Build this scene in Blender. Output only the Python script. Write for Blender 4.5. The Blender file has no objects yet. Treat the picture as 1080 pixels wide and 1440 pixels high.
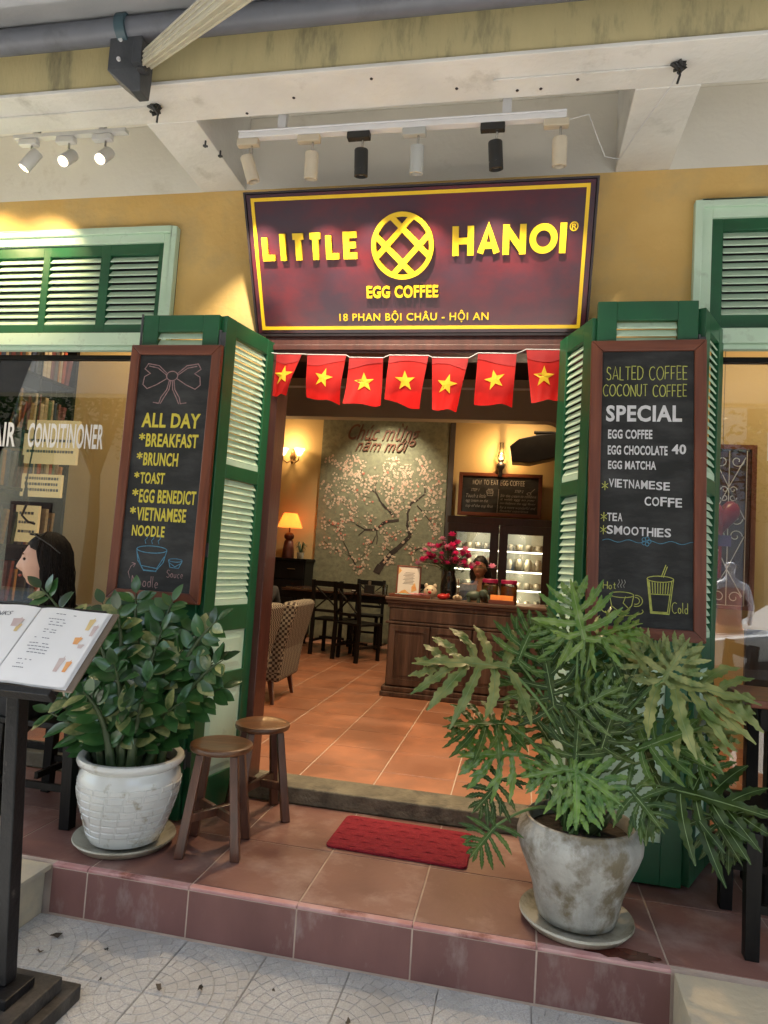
import bpy, bmesh, math, random
from math import sin, cos, pi, radians, sqrt, atan2, exp
from mathutils import Vector, Matrix, Euler
random.seed(7)
SC = bpy.context.scene
COL = SC.collection

# ---------------------------------------------------------------- camera
cam = bpy.data.cameras.new('camera'); camo = bpy.data.objects.new('camera', cam); COL.objects.link(camo)
X = Vector((0.97906, 0.19326, 0.06396)); Yd = Vector((0, 0, 0))
Mw = Matrix(((0.97906092, 0.04870803, -0.19765437), (0.19325804, 0.08267724, 0.97765833), (0.06396133, -0.99538535, 0.07153283)))
right = Mw.col[0]; down = Mw.col[1]; fwd = Mw.col[2]
camo.matrix_world = Matrix(((right[0], -down[0], -fwd[0], 0), (right[1], -down[1], -fwd[1], -3.48), (right[2], -down[2], -fwd[2], 1.30), (0, 0, 0, 1)))
cam.sensor_fit = 'VERTICAL'; cam.sensor_height = 36.0; cam.lens = 946.0 / 1440.0 * 36.0
cam.clip_start = 0.05; cam.clip_end = 400
SC.camera = camo

# ---------------------------------------------------------------- world, sun, exposure
SUN_EL, SUN_AZ = radians(63), radians(196)     # sun stands high over the street behind the camera; the awning shades the front
w = bpy.data.worlds.new('World'); SC.world = w; w.use_nodes = True
nt = w.node_tree; sky = nt.nodes.new('ShaderNodeTexSky'); sky.sky_type = 'NISHITA'; sky.sun_disc = False
sky.sun_elevation = SUN_EL; sky.sun_rotation = SUN_AZ; sky.air_density = 1.6; sky.dust_density = 3.0
bg = nt.nodes['Background']; bg.inputs[1].default_value = 0.12
nt.links.new(sky.outputs[0], bg.inputs[0])
sl = bpy.data.lights.new('sun', 'SUN'); sl.energy = 5.0; sl.angle = radians(0.6); sl.color = (1, .95, .86)
so = bpy.data.objects.new('sun', sl); COL.objects.link(so)
sd = Vector((sin(SUN_AZ) * cos(SUN_EL), cos(SUN_AZ) * cos(SUN_EL), sin(SUN_EL)))
so.rotation_euler = sd.to_track_quat('Z', 'Y').to_euler()
SC.view_settings.view_transform = 'Standard'; SC.view_settings.look = 'None'
SC.view_settings.exposure = 2.02; SC.view_settings.gamma = 1.0; SC.view_settings.use_curve_mapping = False
SC.cycles.max_bounces = 8; SC.cycles.diffuse_bounces = 4; SC.cycles.glossy_bounces = 4; SC.cycles.transparent_max_bounces = 12
SC.cycles.sample_clamp_indirect = 6.0; SC.cycles.use_denoising = True
SC.cycles.caustics_reflective = False; SC.cycles.caustics_refractive = False

# ---------------------------------------------------------------- materials
def N(nt, t, **k):
    n = nt.nodes.new(t)
    for a, b in k.items(): setattr(n, a, b)
    return n
def pm(name, c1, c2=None, scale=4, rough=.5, bump=0, bscale=60, metal=0, stretch=(1, 1, 1), c3=None, dscale=3, dthr=.6, dsoft=.1,
       coord='obj', coat=0, trans=0, emit=None, estr=0, alpha=1, rnd=0, spec=.5, rvar=0, detail=5, sheen=0):
    m = bpy.data.materials.new(name); m.use_nodes = True; nt = m.node_tree; L = nt.links.new
    b = nt.nodes['Principled BSDF']
    if coord == 'obj': co = N(nt, 'ShaderNodeTexCoord').outputs['Object']
    else: co = N(nt, 'ShaderNodeNewGeometry').outputs['Position']
    mp = N(nt, 'ShaderNodeMapping'); mp.inputs['Scale'].default_value = stretch; L(co, mp.inputs[0])
    c4 = lambda c: (c[0], c[1], c[2], 1)
    b.inputs['Roughness'].default_value = rough; b.inputs['Metallic'].default_value = metal
    b.inputs['Specular IOR Level'].default_value = spec
    b.inputs['Base Color'].default_value = c4(c1)
    out = None
    if c2:
        n = N(nt, 'ShaderNodeTexNoise'); n.inputs['Scale'].default_value = scale; n.inputs['Detail'].default_value = detail; L(mp.outputs[0], n.inputs['Vector'])
        r = N(nt, 'ShaderNodeValToRGB'); r.color_ramp.elements[0].position = .35; r.color_ramp.elements[1].position = .65
        r.color_ramp.elements[0].color = c4(c1); r.color_ramp.elements[1].color = c4(c2); L(n.outputs[0], r.inputs[0]); out = r.outputs[0]
        if rvar:
            mr = N(nt, 'ShaderNodeMapRange'); L(n.outputs[0], mr.inputs[0]); mr.inputs[1].default_value = .3; mr.inputs[2].default_value = .7
            mr.inputs[3].default_value = rough - rvar; mr.inputs[4].default_value = rough + rvar; L(mr.outputs[0], b.inputs['Roughness'])
    if c3:
        n = N(nt, 'ShaderNodeTexNoise'); n.inputs['Scale'].default_value = dscale; n.inputs['Detail'].default_value = 8; n.inputs['Roughness'].default_value = .65; L(mp.outputs[0], n.inputs['Vector'])
        mr = N(nt, 'ShaderNodeMapRange'); mr.inputs[1].default_value = dthr - dsoft; mr.inputs[2].default_value = dthr + dsoft; L(n.outputs[0], mr.inputs[0])
        mx = N(nt, 'ShaderNodeMix', data_type='RGBA'); L(mr.outputs[0], mx.inputs[0])
        if out: L(out, mx.inputs[6])
        else: mx.inputs[6].default_value = c4(c1)
        mx.inputs[7].default_value = c4(c3); out = mx.outputs[2]
    if rnd:
        oi = N(nt, 'ShaderNodeObjectInfo'); mr = N(nt, 'ShaderNodeMapRange'); L(oi.outputs['Random'], mr.inputs[0]); mr.inputs[3].default_value = 1 - rnd; mr.inputs[4].default_value = 1 + rnd
        hs = N(nt, 'ShaderNodeHueSaturation'); L(mr.outputs[0], hs.inputs['Value'])
        if out: L(out, hs.inputs['Color'])
        else: hs.inputs['Color'].default_value = c4(c1)
        out = hs.outputs[0]
    if out: L(out, b.inputs['Base Color'])
    if bump:
        n = N(nt, 'ShaderNodeTexNoise'); n.inputs['Scale'].default_value = bscale; n.inputs['Detail'].default_value = 4; L(mp.outputs[0], n.inputs['Vector'])
        bp = N(nt, 'ShaderNodeBump'); bp.inputs['Strength'].default_value = bump; bp.inputs['Distance'].default_value = .01; L(n.outputs[0], bp.inputs['Height']); L(bp.outputs[0], b.inputs['Normal'])
    if coat: b.inputs['Coat Weight'].default_value = coat; b.inputs['Coat Roughness'].default_value = .12
    if emit: b.inputs['Emission Color'].default_value = c4(emit); b.inputs['Emission Strength'].default_value = estr
    if sheen: b.inputs['Sheen Weight'].default_value = sheen
    if trans:
        t = N(nt, 'ShaderNodeBsdfTranslucent'); ms = N(nt, 'ShaderNodeMixShader'); ms.inputs[0].default_value = trans
        if out: L(out, t.inputs[0])
        else: t.inputs[0].default_value = c4(c1)
        L(b.outputs[0], ms.inputs[1]); L(t.outputs[0], ms.inputs[2]); L(ms.outputs[0], nt.nodes['Material Output'].inputs[0])
    return m
def wood(name, c1, c2, rough=.45, axis=2, sc=1.0, coat=0, bump=.15, rnd=0, c3=None):
    st = [14, 14, 14]; st[axis] = 1.1
    return pm(name, c1, c2, scale=2.2 * sc, rough=rough, stretch=tuple(st), bump=bump, bscale=5, coat=coat, rnd=rnd, detail=8, c3=c3, dscale=.9, dthr=.6, dsoft=.12)
def glass(name, refl=.10, tint=(1, 1, 1), rough=0.0):
    m = bpy.data.materials.new(name); m.use_nodes = True; nt = m.node_tree; L = nt.links.new
    nt.nodes.remove(nt.nodes['Principled BSDF'])
    t = N(nt, 'ShaderNodeBsdfTransparent'); t.inputs[0].default_value = (*tint, 1)
    g = N(nt, 'ShaderNodeBsdfGlossy'); g.inputs['Roughness'].default_value = rough
    f = N(nt, 'ShaderNodeFresnel'); f.inputs[0].default_value = 1.5
    a = N(nt, 'ShaderNodeMath', operation='ADD'); a.inputs[1].default_value = refl; L(f.outputs[0], a.inputs[0])
    ms = N(nt, 'ShaderNodeMixShader'); L(a.outputs[0], ms.inputs[0]); L(t.outputs[0], ms.inputs[1]); L(g.outputs[0], ms.inputs[2]); L(ms.outputs[0], nt.nodes['Material Output'].inputs[0])
    return m
def emis(name, c, s):
    m = bpy.data.materials.new(name); m.use_nodes = True; nt = m.node_tree
    nt.nodes.remove(nt.nodes['Principled BSDF']); e = N(nt, 'ShaderNodeEmission'); e.inputs[0].default_value = (*c, 1); e.inputs[1].default_value = s
    nt.links.new(e.outputs[0], nt.nodes['Material Output'].inputs[0]); return m

M = {}
M['ochre'] = pm('ochre_plaster', (.66, .42, .14), (.73, .49, .18), 2.5, .85, .45, 26, coord='pos', c3=(.58, .41, .18), dscale=2.4, dthr=.57, dsoft=.10)
M['ochre_old'] = pm('weathered_ochre', (.58, .49, .26), (.48, .42, .23), 2.2, .9, .3, 30, coord='pos', stretch=(3, 1, .7), c3=(.13, .12, .09), dscale=2.2, dthr=.64, dsoft=.10)
M['white_wall'] = pm('white_plaster', (.80, .77, .70), (.72, .69, .62), 1.6, .9, .2, 35, coord='pos', c3=(.58, .53, .44), dscale=2.2, dthr=.68, dsoft=.08)
M['white_old'] = pm('stained_white_plaster', (.76, .75, .72), (.66, .65, .62), 3, .9, .35, 30, coord='pos', c3=(.42, .41, .37), dscale=3.5, dthr=.68, dsoft=.10)
M['green'] = pm('green_paint', (.009, .078, .032), (.013, .105, .042), 5, .38, .06, 30, coord='pos', coat=.15, c3=(.03, .09, .05), dscale=9, dthr=.68, dsoft=.05)
M['mint'] = pm('mint_paint', (.52, .70, .54), (.58, .75, .60), 6, .5, .05, 40, coord='pos', c3=(.40, .52, .40), dscale=12, dthr=.66, dsoft=.08)
M['maroon'] = wood('maroon_wood', (.045, .012, .010), (.07, .018, .014), .4, 2, coat=.2)
M['redwood'] = wood('red_brown_wood', (.12, .030, .014), (.20, .058, .026), .4, 2, coat=.25, c3=(.09, .022, .012))
M['redwood_x'] = wood('red_brown_wood_cross', (.12, .030, .014), (.20, .058, .026), .4, 0, coat=.25, c3=(.09, .022, .012))
M['slate'] = pm('chalkboard', (.012, .013, .014), (.020, .021, .023), 5, .75, .15, 80, c3=(.045, .046, .048), dscale=5, dthr=.60, dsoft=.16, stretch=(1, 1, 2.5))
M['tile'] = pm('terracotta_tile', (.165, .078, .064), (.225, .108, .086), 3, .42, .12, 30, coord='pos', c3=(.33, .22, .19), dscale=3.4, dthr=.60, dsoft=.10, rnd=.12, rvar=.12)
M['tile_in'] = pm('warm_lit_terracotta_tile', (.23, .098, .058), (.28, .125, .075), 2.5, .38, .08, 30, coord='pos', c3=(.42, .17, .09), dscale=2.2, dthr=.6, dsoft=.12, rnd=.07, rvar=.1)  # same tile as the terrace, with warm indoor light put into its colour
M['riser'] = pm('riser_tile', (.15, .070, .062), (.20, .096, .084), 5, .5, .12, 30, coord='pos', c3=(.30, .22, .20), dscale=9, stretch=(1, 1, .45), dthr=.66, dsoft=.10, rnd=.12)
M['grout'] = pm('grout', (.52, .42, .34), (.40, .31, .25), 9, .9, .2, 80, coord='pos')
M['nosing'] = pm('worn_pink_nosing', (.42, .20, .19), (.52, .32, .30), 9, .7, .2, 60, coord='pos', c3=(.22, .085, .07), dscale=6, dthr=.6, dsoft=.06)
M['sill'] = pm('grey_stone_sill', (.10, .088, .062), (.16, .14, .10), 9, .75, .5, 60, coord='pos', c3=(.05, .045, .035), dscale=8, dthr=.58)
M['paver'] = pm('speckled_cement_paver', (.33, .33, .318), (.47, .47, .455), 170, .85, .25, 220, coord='pos', c3=(.31, .305, .285), dscale=3.2, dthr=.56, dsoft=.13, rnd=.05)
M['paver_gap'] = pm('paver_joint_dirt', (.27, .265, .245), (.36, .35, .33), 30, .95, .3, 90, coord='pos')
M['cream_slab'] = pm('cream_cement', (.50, .42, .29), (.42, .36, .26), 3, .8, .25, 60, coord='pos', c3=(.33, .30, .25), dscale=3, dthr=.58)
M['grey_cement'] = pm('grey_cement', (.30, .29, .26), (.38, .37, .33), 5, .9, .3, 60, coord='pos')
M['asphalt'] = pm('asphalt', (.05, .05, .052), (.07, .07, .072), 40, .9, .3, 200, coord='pos')
M['blackwood'] = wood('black_painted_wood', (.0022, .0022, .0026), (.004, .0036, .0036), .5, 2, c3=(.010, .009, .008))
M['blackwood'].node_tree.nodes['Principled BSDF'].inputs['Specular IOR Level'].default_value = .25
M['blackpaint'] = pm('worn_black_paint', (.004, .004, .005), (.008, .008, .009), 8, .45, .2, 60, coord='pos', c3=(.07, .062, .055), dscale=14, dthr=.67, dsoft=.05, spec=.3)
M['base_wood'] = pm('scuffed_black_base', (.012, .011, .010), (.026, .022, .019), 7, .6, .3, 50, coord='pos', c3=(.075, .065, .055), dscale=9, dthr=.57, dsoft=.12)
M['stoolwood'] = wood('stool_wood', (.062, .022, .012), (.13, .050, .026), .4, 2, coat=.25, c3=(.035, .016, .010))
M['stoolseat'] = wood('stool_seat_wood', (.085, .034, .014), (.18, .078, .032), .38, 0, sc=.8, coat=.3, c3=(.05, .024, .012))
M['counterwood'] = wood('rustic_counter_wood', (.032, .016, .011), (.075, .040, .028), .55, 2, bump=.3, c3=(.13, .08, .06))
M['whitepot'] = pm('white_glaze', (.66, .67, .65), (.58, .59, .57), 5, .22, .08, 20, coat=.5, c3=(.36, .33, .25), dscale=11, dthr=.64, dsoft=.06)
M['cement_pot'] = pm('streaked_cement_pot', (.26, .255, .23), (.44, .435, .40), 9, .6, .4, 60, c3=(.15, .125, .08), dscale=7, dthr=.54, dsoft=.07, stretch=(1, 1, .8))
M['saucer'] = pm('stained_saucer', (.46, .45, .38), (.36, .34, .26), 7, .5, .2, 40, c3=(.10, .085, .05), dscale=6, dthr=.60)
M['soil'] = pm('soil', (.03, .022, .015), (.06, .045, .03), 30, .95, .9, 60)
M['whitepl'] = pm('white_plastic', (.72, .72, .74), (.66, .66, .68), 5, .4)
M['blackpl'] = pm('black_plastic', (.012, .012, .013), (.02, .02, .02), 8, .45, .1, 50)
M['greypl'] = pm('dark_grey_metal', (.055, .06, .068), (.08, .085, .095), 7, .5, .2, 50, metal=.3, c3=(.16, .16, .16), dscale=12, dthr=.68, dsoft=.04)
M['tube'] = pm('roller_tube_grey', (.13, .14, .165), (.17, .18, .21), 4, .45, .05, 40, coord='pos', c3=(.09, .095, .11), dscale=4, dthr=.6)
M['alu'] = pm('cream_aluminium', (.58, .55, .44), (.50, .47, .38), 6, .4, .05, 40, metal=.2)
M['awning'] = pm('awning_fabric', (.46, .47, .49), (.40, .41, .43), 3, .9, .15, 60, trans=.30, coord='pos')
M['sign_red'] = pm('red_glow_sign_panel', (.055, .012, .020), (.15, .012, .018), 1.9, .30, .03, 30, coord='obj', stretch=(1, 1, 1.6), c3=(.040, .018, .032), dscale=2.6, dthr=.50, dsoft=.14, coat=.5)  # red glow on the maroon board is painted in as colour noise
M['sign_edge'] = pm('dark_sign_edge', (.018, .012, .016), (.03, .02, .024), 5, .45)
M['gold'] = pm('yellow_letter', (.80, .50, .012), (.84, .55, .02), 6, .38, coat=.2)
M['goldside'] = pm('yellow_letter_back', (.55, .22, .01), (.6, .26, .012), 6, .45)
M['flagred'] = pm('red_flag_cloth', (.72, .010, .008), (.66, .012, .010), 14, .7, .12, 25, trans=.55)
M['flaghem_shade'] = pm('shaded_red_flag_hem', (.34, .006, .008), (.30, .006, .010), 14, .75, trans=.15)  # doubled cloth and the lintel's shade, both put into this darker red
M['flagstar'] = pm('yellow_flag_star', (.85, .60, .03), None, rough=.7, trans=.4)
M['mat'] = pm('red_mat_pile', (.22, .006, .018), (.28, .010, .024), 60, .95, .8, 260)
M['chalk_y'] = pm('yellow_vinyl', (.66, .56, .06), (.58, .49, .06), 30, .7)
M['chalk_w'] = pm('white_vinyl', (.66, .66, .70), (.58, .58, .62), 30, .7)
M['chalk_ly'] = pm('lemon_chalk', (.52, .54, .13), (.36, .38, .10), 60, .9)
M['chalk_p'] = pm('pink_chalk', (.36, .22, .22), (.20, .13, .14), 50, .9)
M['chalk_b'] = pm('blue_chalk', (.10, .28, .42), (.05, .16, .26), 60, .9)
M['chalk_dw'] = pm('dusty_white_chalk', (.42, .41, .38), (.24, .23, .21), 60, .9)
M['leaf_zz'] = pm('glossy_dark_leaf', (.018, .058, .016), (.030, .090, .024), 10, .28, .08, 25, coat=.35, rnd=.45, trans=.10)
M['leaf_zz2'] = pm('variegated_yellow_leaf', (.035, .10, .022), (.36, .36, .15), 22, .3, .08, 25, coat=.3, rnd=.25, trans=.12)
M['stem_zz'] = pm('dark_green_stem', (.022, .045, .014), (.05, .075, .025), 8, .5)
M['leaf_d'] = pm('split_leaf_green', (.022, .058, .008), (.058, .108, .014), 9, .45, .3, 22, spec=.3, rnd=.45, trans=.12, c3=(.14, .18, .04), dscale=7, dthr=.62, dsoft=.10)
M['leaf_m'] = pm('fresh_split_leaf', (.055, .13, .016), (.13, .21, .030), 6, .36, .15, 18, coat=.2, rnd=.25, trans=.2)
M['leaf_p'] = pm('pale_sheen_split_leaf', (.085, .15, .025), (.34, .35, .12), 10, .45, .15, 18, rnd=.2, trans=.12)  # pale new growth plus leaf sheen painted into the colour
M['leaf_y'] = pm('yellow_green_split_leaf', (.055, .15, .03), (.20, .34, .05), 9, .38, .3, 22, rnd=.15, trans=.22)
M['leafvein'] = pm('pale_leaf_vein', (.13, .20, .07), (.18, .25, .10), 8, .45)
M['petiole'] = pm('green_petiole', (.07, .14, .035), (.10, .18, .05), 6, .45)
M['deadleaf'] = pm('dry_leaf', (.035, .028, .018), (.07, .05, .03), 12, .9, .3, 60, rnd=.5)
M['beige'] = pm('warm_beige_plaster', (.52, .38, .17), (.57, .42, .20), 1.2, .85, .15, 30, coord='pos')
M['beigegrey'] = pm('grey_beige_plaster', (.34, .29, .22), (.38, .33, .25), 1.2, .9, .1, 30, coord='pos')
M['darkceil'] = pm('dark_wood_ceiling', (.012, .008, .007), (.02, .014, .011), 4, .7, .1, 20, coord='pos')
M['mural'] = pm('mural_grey_green', (.20, .20, .125), (.25, .25, .16), 9, .8, .25, 35, coord='pos', c3=(.15, .15, .10), dscale=14, dthr=.54, dsoft=.12)
M['branch'] = pm('painted_branch', (.025, .016, .012), (.05, .035, .028), 8, .9)
M['blossom'] = pm('painted_blossom', (.68, .56, .42), (.62, .44, .33), 3, .9, coord='pos')
M['blossom2'] = pm('painted_deep_blossom', (.50, .12, .09), (.6, .22, .16), 3, .9, coord='pos')
M['blossom3'] = pm('painted_blossom_heart', (.42, .16, .10), None, rough=.9)
M['brownletter'] = pm('brown_wood_lettering', (.10, .035, .016), (.14, .05, .024), 6, .6)
M['skin'] = pm('skin', (.50, .28, .20), (.56, .33, .24), 8, .5, .05, 80, spec=.4)
M['skin2'] = pm('tan_skin', (.30, .14, .08), (.34, .17, .10), 8, .5, .05, 80)
M['hair'] = pm('dark_brown_hair', (.006, .004, .003), (.014, .008, .006), 3, .6, .5, 8, stretch=(30, 30, 2), spec=.2)
M['hair2'] = pm('black_hair', (.006, .005, .005), (.012, .010, .009), 3, .4, .4, 8, stretch=(30, 30, 2))
M['blackcloth'] = pm('black_cloth', (.008, .008, .010), (.014, .014, .016), 9, .85, .3, 40)
M['lightcloth'] = pm('pale_cloth', (.55, .42, .30), (.6, .48, .36), 9, .85, .2, 40)
M['beigecloth'] = pm('beige_canvas', (.40, .33, .24), (.46, .38, .28), 9, .85, .3, 60)
M['paper'] = pm('white_page', (.74, .73, .72), (.70, .69, .68), 5, .55)
M['ink'] = pm('grey_ink', (.16, .16, .18), None, rough=.8)
M['print_o'] = pm('orange_print', (.70, .30, .10), (.72, .50, .22), 20, .7)
M['print_p'] = pm('dusty_print', (.50, .38, .36), (.58, .50, .46), 20, .7)
M['print_y'] = pm('yellow_print', (.70, .52, .25), (.6, .45, .2), 20, .7)
M['chrome'] = pm('steel', (.5, .5, .5), None, rough=.25, metal=1)
M['brass'] = pm('aged_brass', (.22, .13, .05), (.12, .07, .03), 8, .4, metal=.8)
M['lampshade'] = pm('amber_lampshade', (.62, .28, .05), (.58, .25, .05), 12, .8, trans=.4, emit=(1, .42, .07), estr=.35)
M['bulb'] = emis('warm_bulb', (1, .72, .38), 14)
M['spotface'] = emis('spot_lens', (1, .68, .34), 7)
M['lampglass'] = emis('frosted_lamp_shade', (1, .66, .28), 2.2)
M['flame'] = emis('oil_lamp_flame', (1, .62, .2), 12)
M['ledstrip'] = emis('cabinet_strip', (1, .86, .6), 2.6)
M['downlight'] = emis('downlight_lens', (1, .8, .55), 8)
M['glass'] = glass('window_glass', .035, (.93, .95, .93))
M['cabglass'] = glass('cabinet_glass', .05, (.95, .97, .96))
M['clear'] = glass('clear_glass', .03, (.9, .92, .92), .03)
M['cabdark'] = wood('dark_mahogany', (.018, .007, .006), (.03, .012, .010), .4, 2, coat=.2)
M['cabback'] = pm('cabinet_back', (.32, .33, .27), (.26, .28, .24), 3, .5)
M['mug'] = pm('ceramic_mug', (.30, .27, .20), (.22, .20, .15), 5, .4, rnd=.4)
M['pinkfl'] = pm('magenta_petal', (.55, .02, .16), (.66, .06, .26), 20, .6, trans=.15, rnd=.3)
M['lilacfl'] = pm('pale_pink_petal', (.66, .25, .42), (.7, .4, .52), 20, .6, trans=.15, rnd=.3)
M['foliage'] = pm('bouquet_green', (.02, .05, .015), (.035, .08, .02), 15, .6)
M['vase'] = pm('dark_glazed_vase', (.008, .008, .009), (.014, .013, .013), 5, .2, coat=.4)
M['pinklid'] = pm('magenta_lid', (.30, .01, .07), None, rough=.4)
M['sweets'] = pm('coloured_sweets', (.42, .10, .03), (.18, .22, .05), 60, .5, bump=.8, bscale=80, detail=1)
M['sweets2'] = pm('yellow_sweets', (.5, .22, .03), (.55, .10, .02), 60, .5, bump=.8, bscale=80, detail=1)
M['cream'] = pm('cream_ceramic', (.55, .48, .36), (.5, .43, .32), 10, .35)
M['redcer'] = pm('red_ceramic', (.42, .012, .012), None, rough=.3)
M['greencer'] = pm('grey_green_ceramic', (.045, .075, .06), (.06, .09, .07), 8, .4)
M['orangeprint'] = pm('orange_box_print', (.72, .16, .02), (.75, .3, .05), 14, .6)
M['blueprint'] = pm('blue_leaflet', (.05, .32, .42), (.3, .5, .5), 30, .5)
M['pinkprint'] = pm('pink_leaflet', (.5, .05, .16), (.5, .3, .3), 30, .5)
M['lantern'] = pm('red_heart_satin', (.20, .006, .012), (.26, .01, .016), 6, .35)
M['purple'] = pm('purple_label', (.09, .05, .22), None, rough=.5)
M['carwhite'] = pm('white_car_paint', (.74, .76, .80), None, rough=.25, coat=.8)
M['carglass'] = pm('dark_car_glass', (.02, .025, .03), None, rough=.08)
M['tyre'] = pm('rubber', (.015, .015, .015), None, rough=.85)
M['mannequin'] = pm('white_mannequin', (.66, .70, .78), (.6, .64, .72), 5, .4)
M['pinkdress'] = pm('salmon_dress', (.62, .24, .18), (.55, .3, .26), 8, .8)
M['treeleaf'] = pm('street_tree_leaf', (.035, .075, .018), (.07, .13, .03), 3, .6, rnd=.3, coord='pos', trans=.15)
M['bark'] = pm('bark', (.07, .05, .035), (.11, .085, .06), 8, .9, .6, 20)
M['house'] = pm('house_plaster', (.55, .48, .36), (.5, .42, .3), 1, .9, coord='pos')
M['houseblue'] = pm('pale_blue_plaster', (.42, .52, .6), (.38, .47, .55), 1, .9, coord='pos')
M['rooftile'] = pm('clay_roof', (.22, .08, .05), (.3, .12, .07), 5, .8, coord='pos')
M['tan_label'] = pm('glowing_cream_card', (.68, .50, .24), (.62, .46, .22), 4, .8, emit=(1, .72, .34), estr=.12)  # cards are given a faint glow of their own
def houndstooth():
    m = bpy.data.materials.new('houndstooth_fabric'); m.use_nodes = True; nt = m.node_tree; L = nt.links.new; b = nt.nodes['Principled BSDF']
    co = N(nt, 'ShaderNodeTexCoord').outputs['Object']; mp = N(nt, 'ShaderNodeMapping'); mp.inputs['Rotation'].default_value = (0, 0, 0); L(co, mp.inputs[0])
    ch = N(nt, 'ShaderNodeTexChecker'); ch.inputs['Scale'].default_value = 46; L(mp.outputs[0], ch.inputs[0])
    ch.inputs[1].default_value = (.27, .24, .19, 1); ch.inputs[2].default_value = (.03, .02, .018, 1)
    L(ch.outputs[0], b.inputs['Base Color']); b.inputs['Roughness'].default_value = .95
    return m
M['hound'] = houndstooth()
BOOKC = [(.30, .06, .03), (.04, .06, .14), (.36, .30, .20), (.10, .16, .09), (.46, .40, .30), (.28, .18, .08), (.08, .08, .09), (.45, .22, .06), (.16, .05, .06)]
BOOKN = ['red', 'navy blue', 'tan', 'dark green', 'cream', 'brown', 'black', 'orange', 'maroon']
M['books'] = [pm('book_cover_' + n.replace(' ', '_'), c, tuple(min(1, v * 1.5) for v in c), 9, .6) for c, n in zip(BOOKC, BOOKN)]

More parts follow.
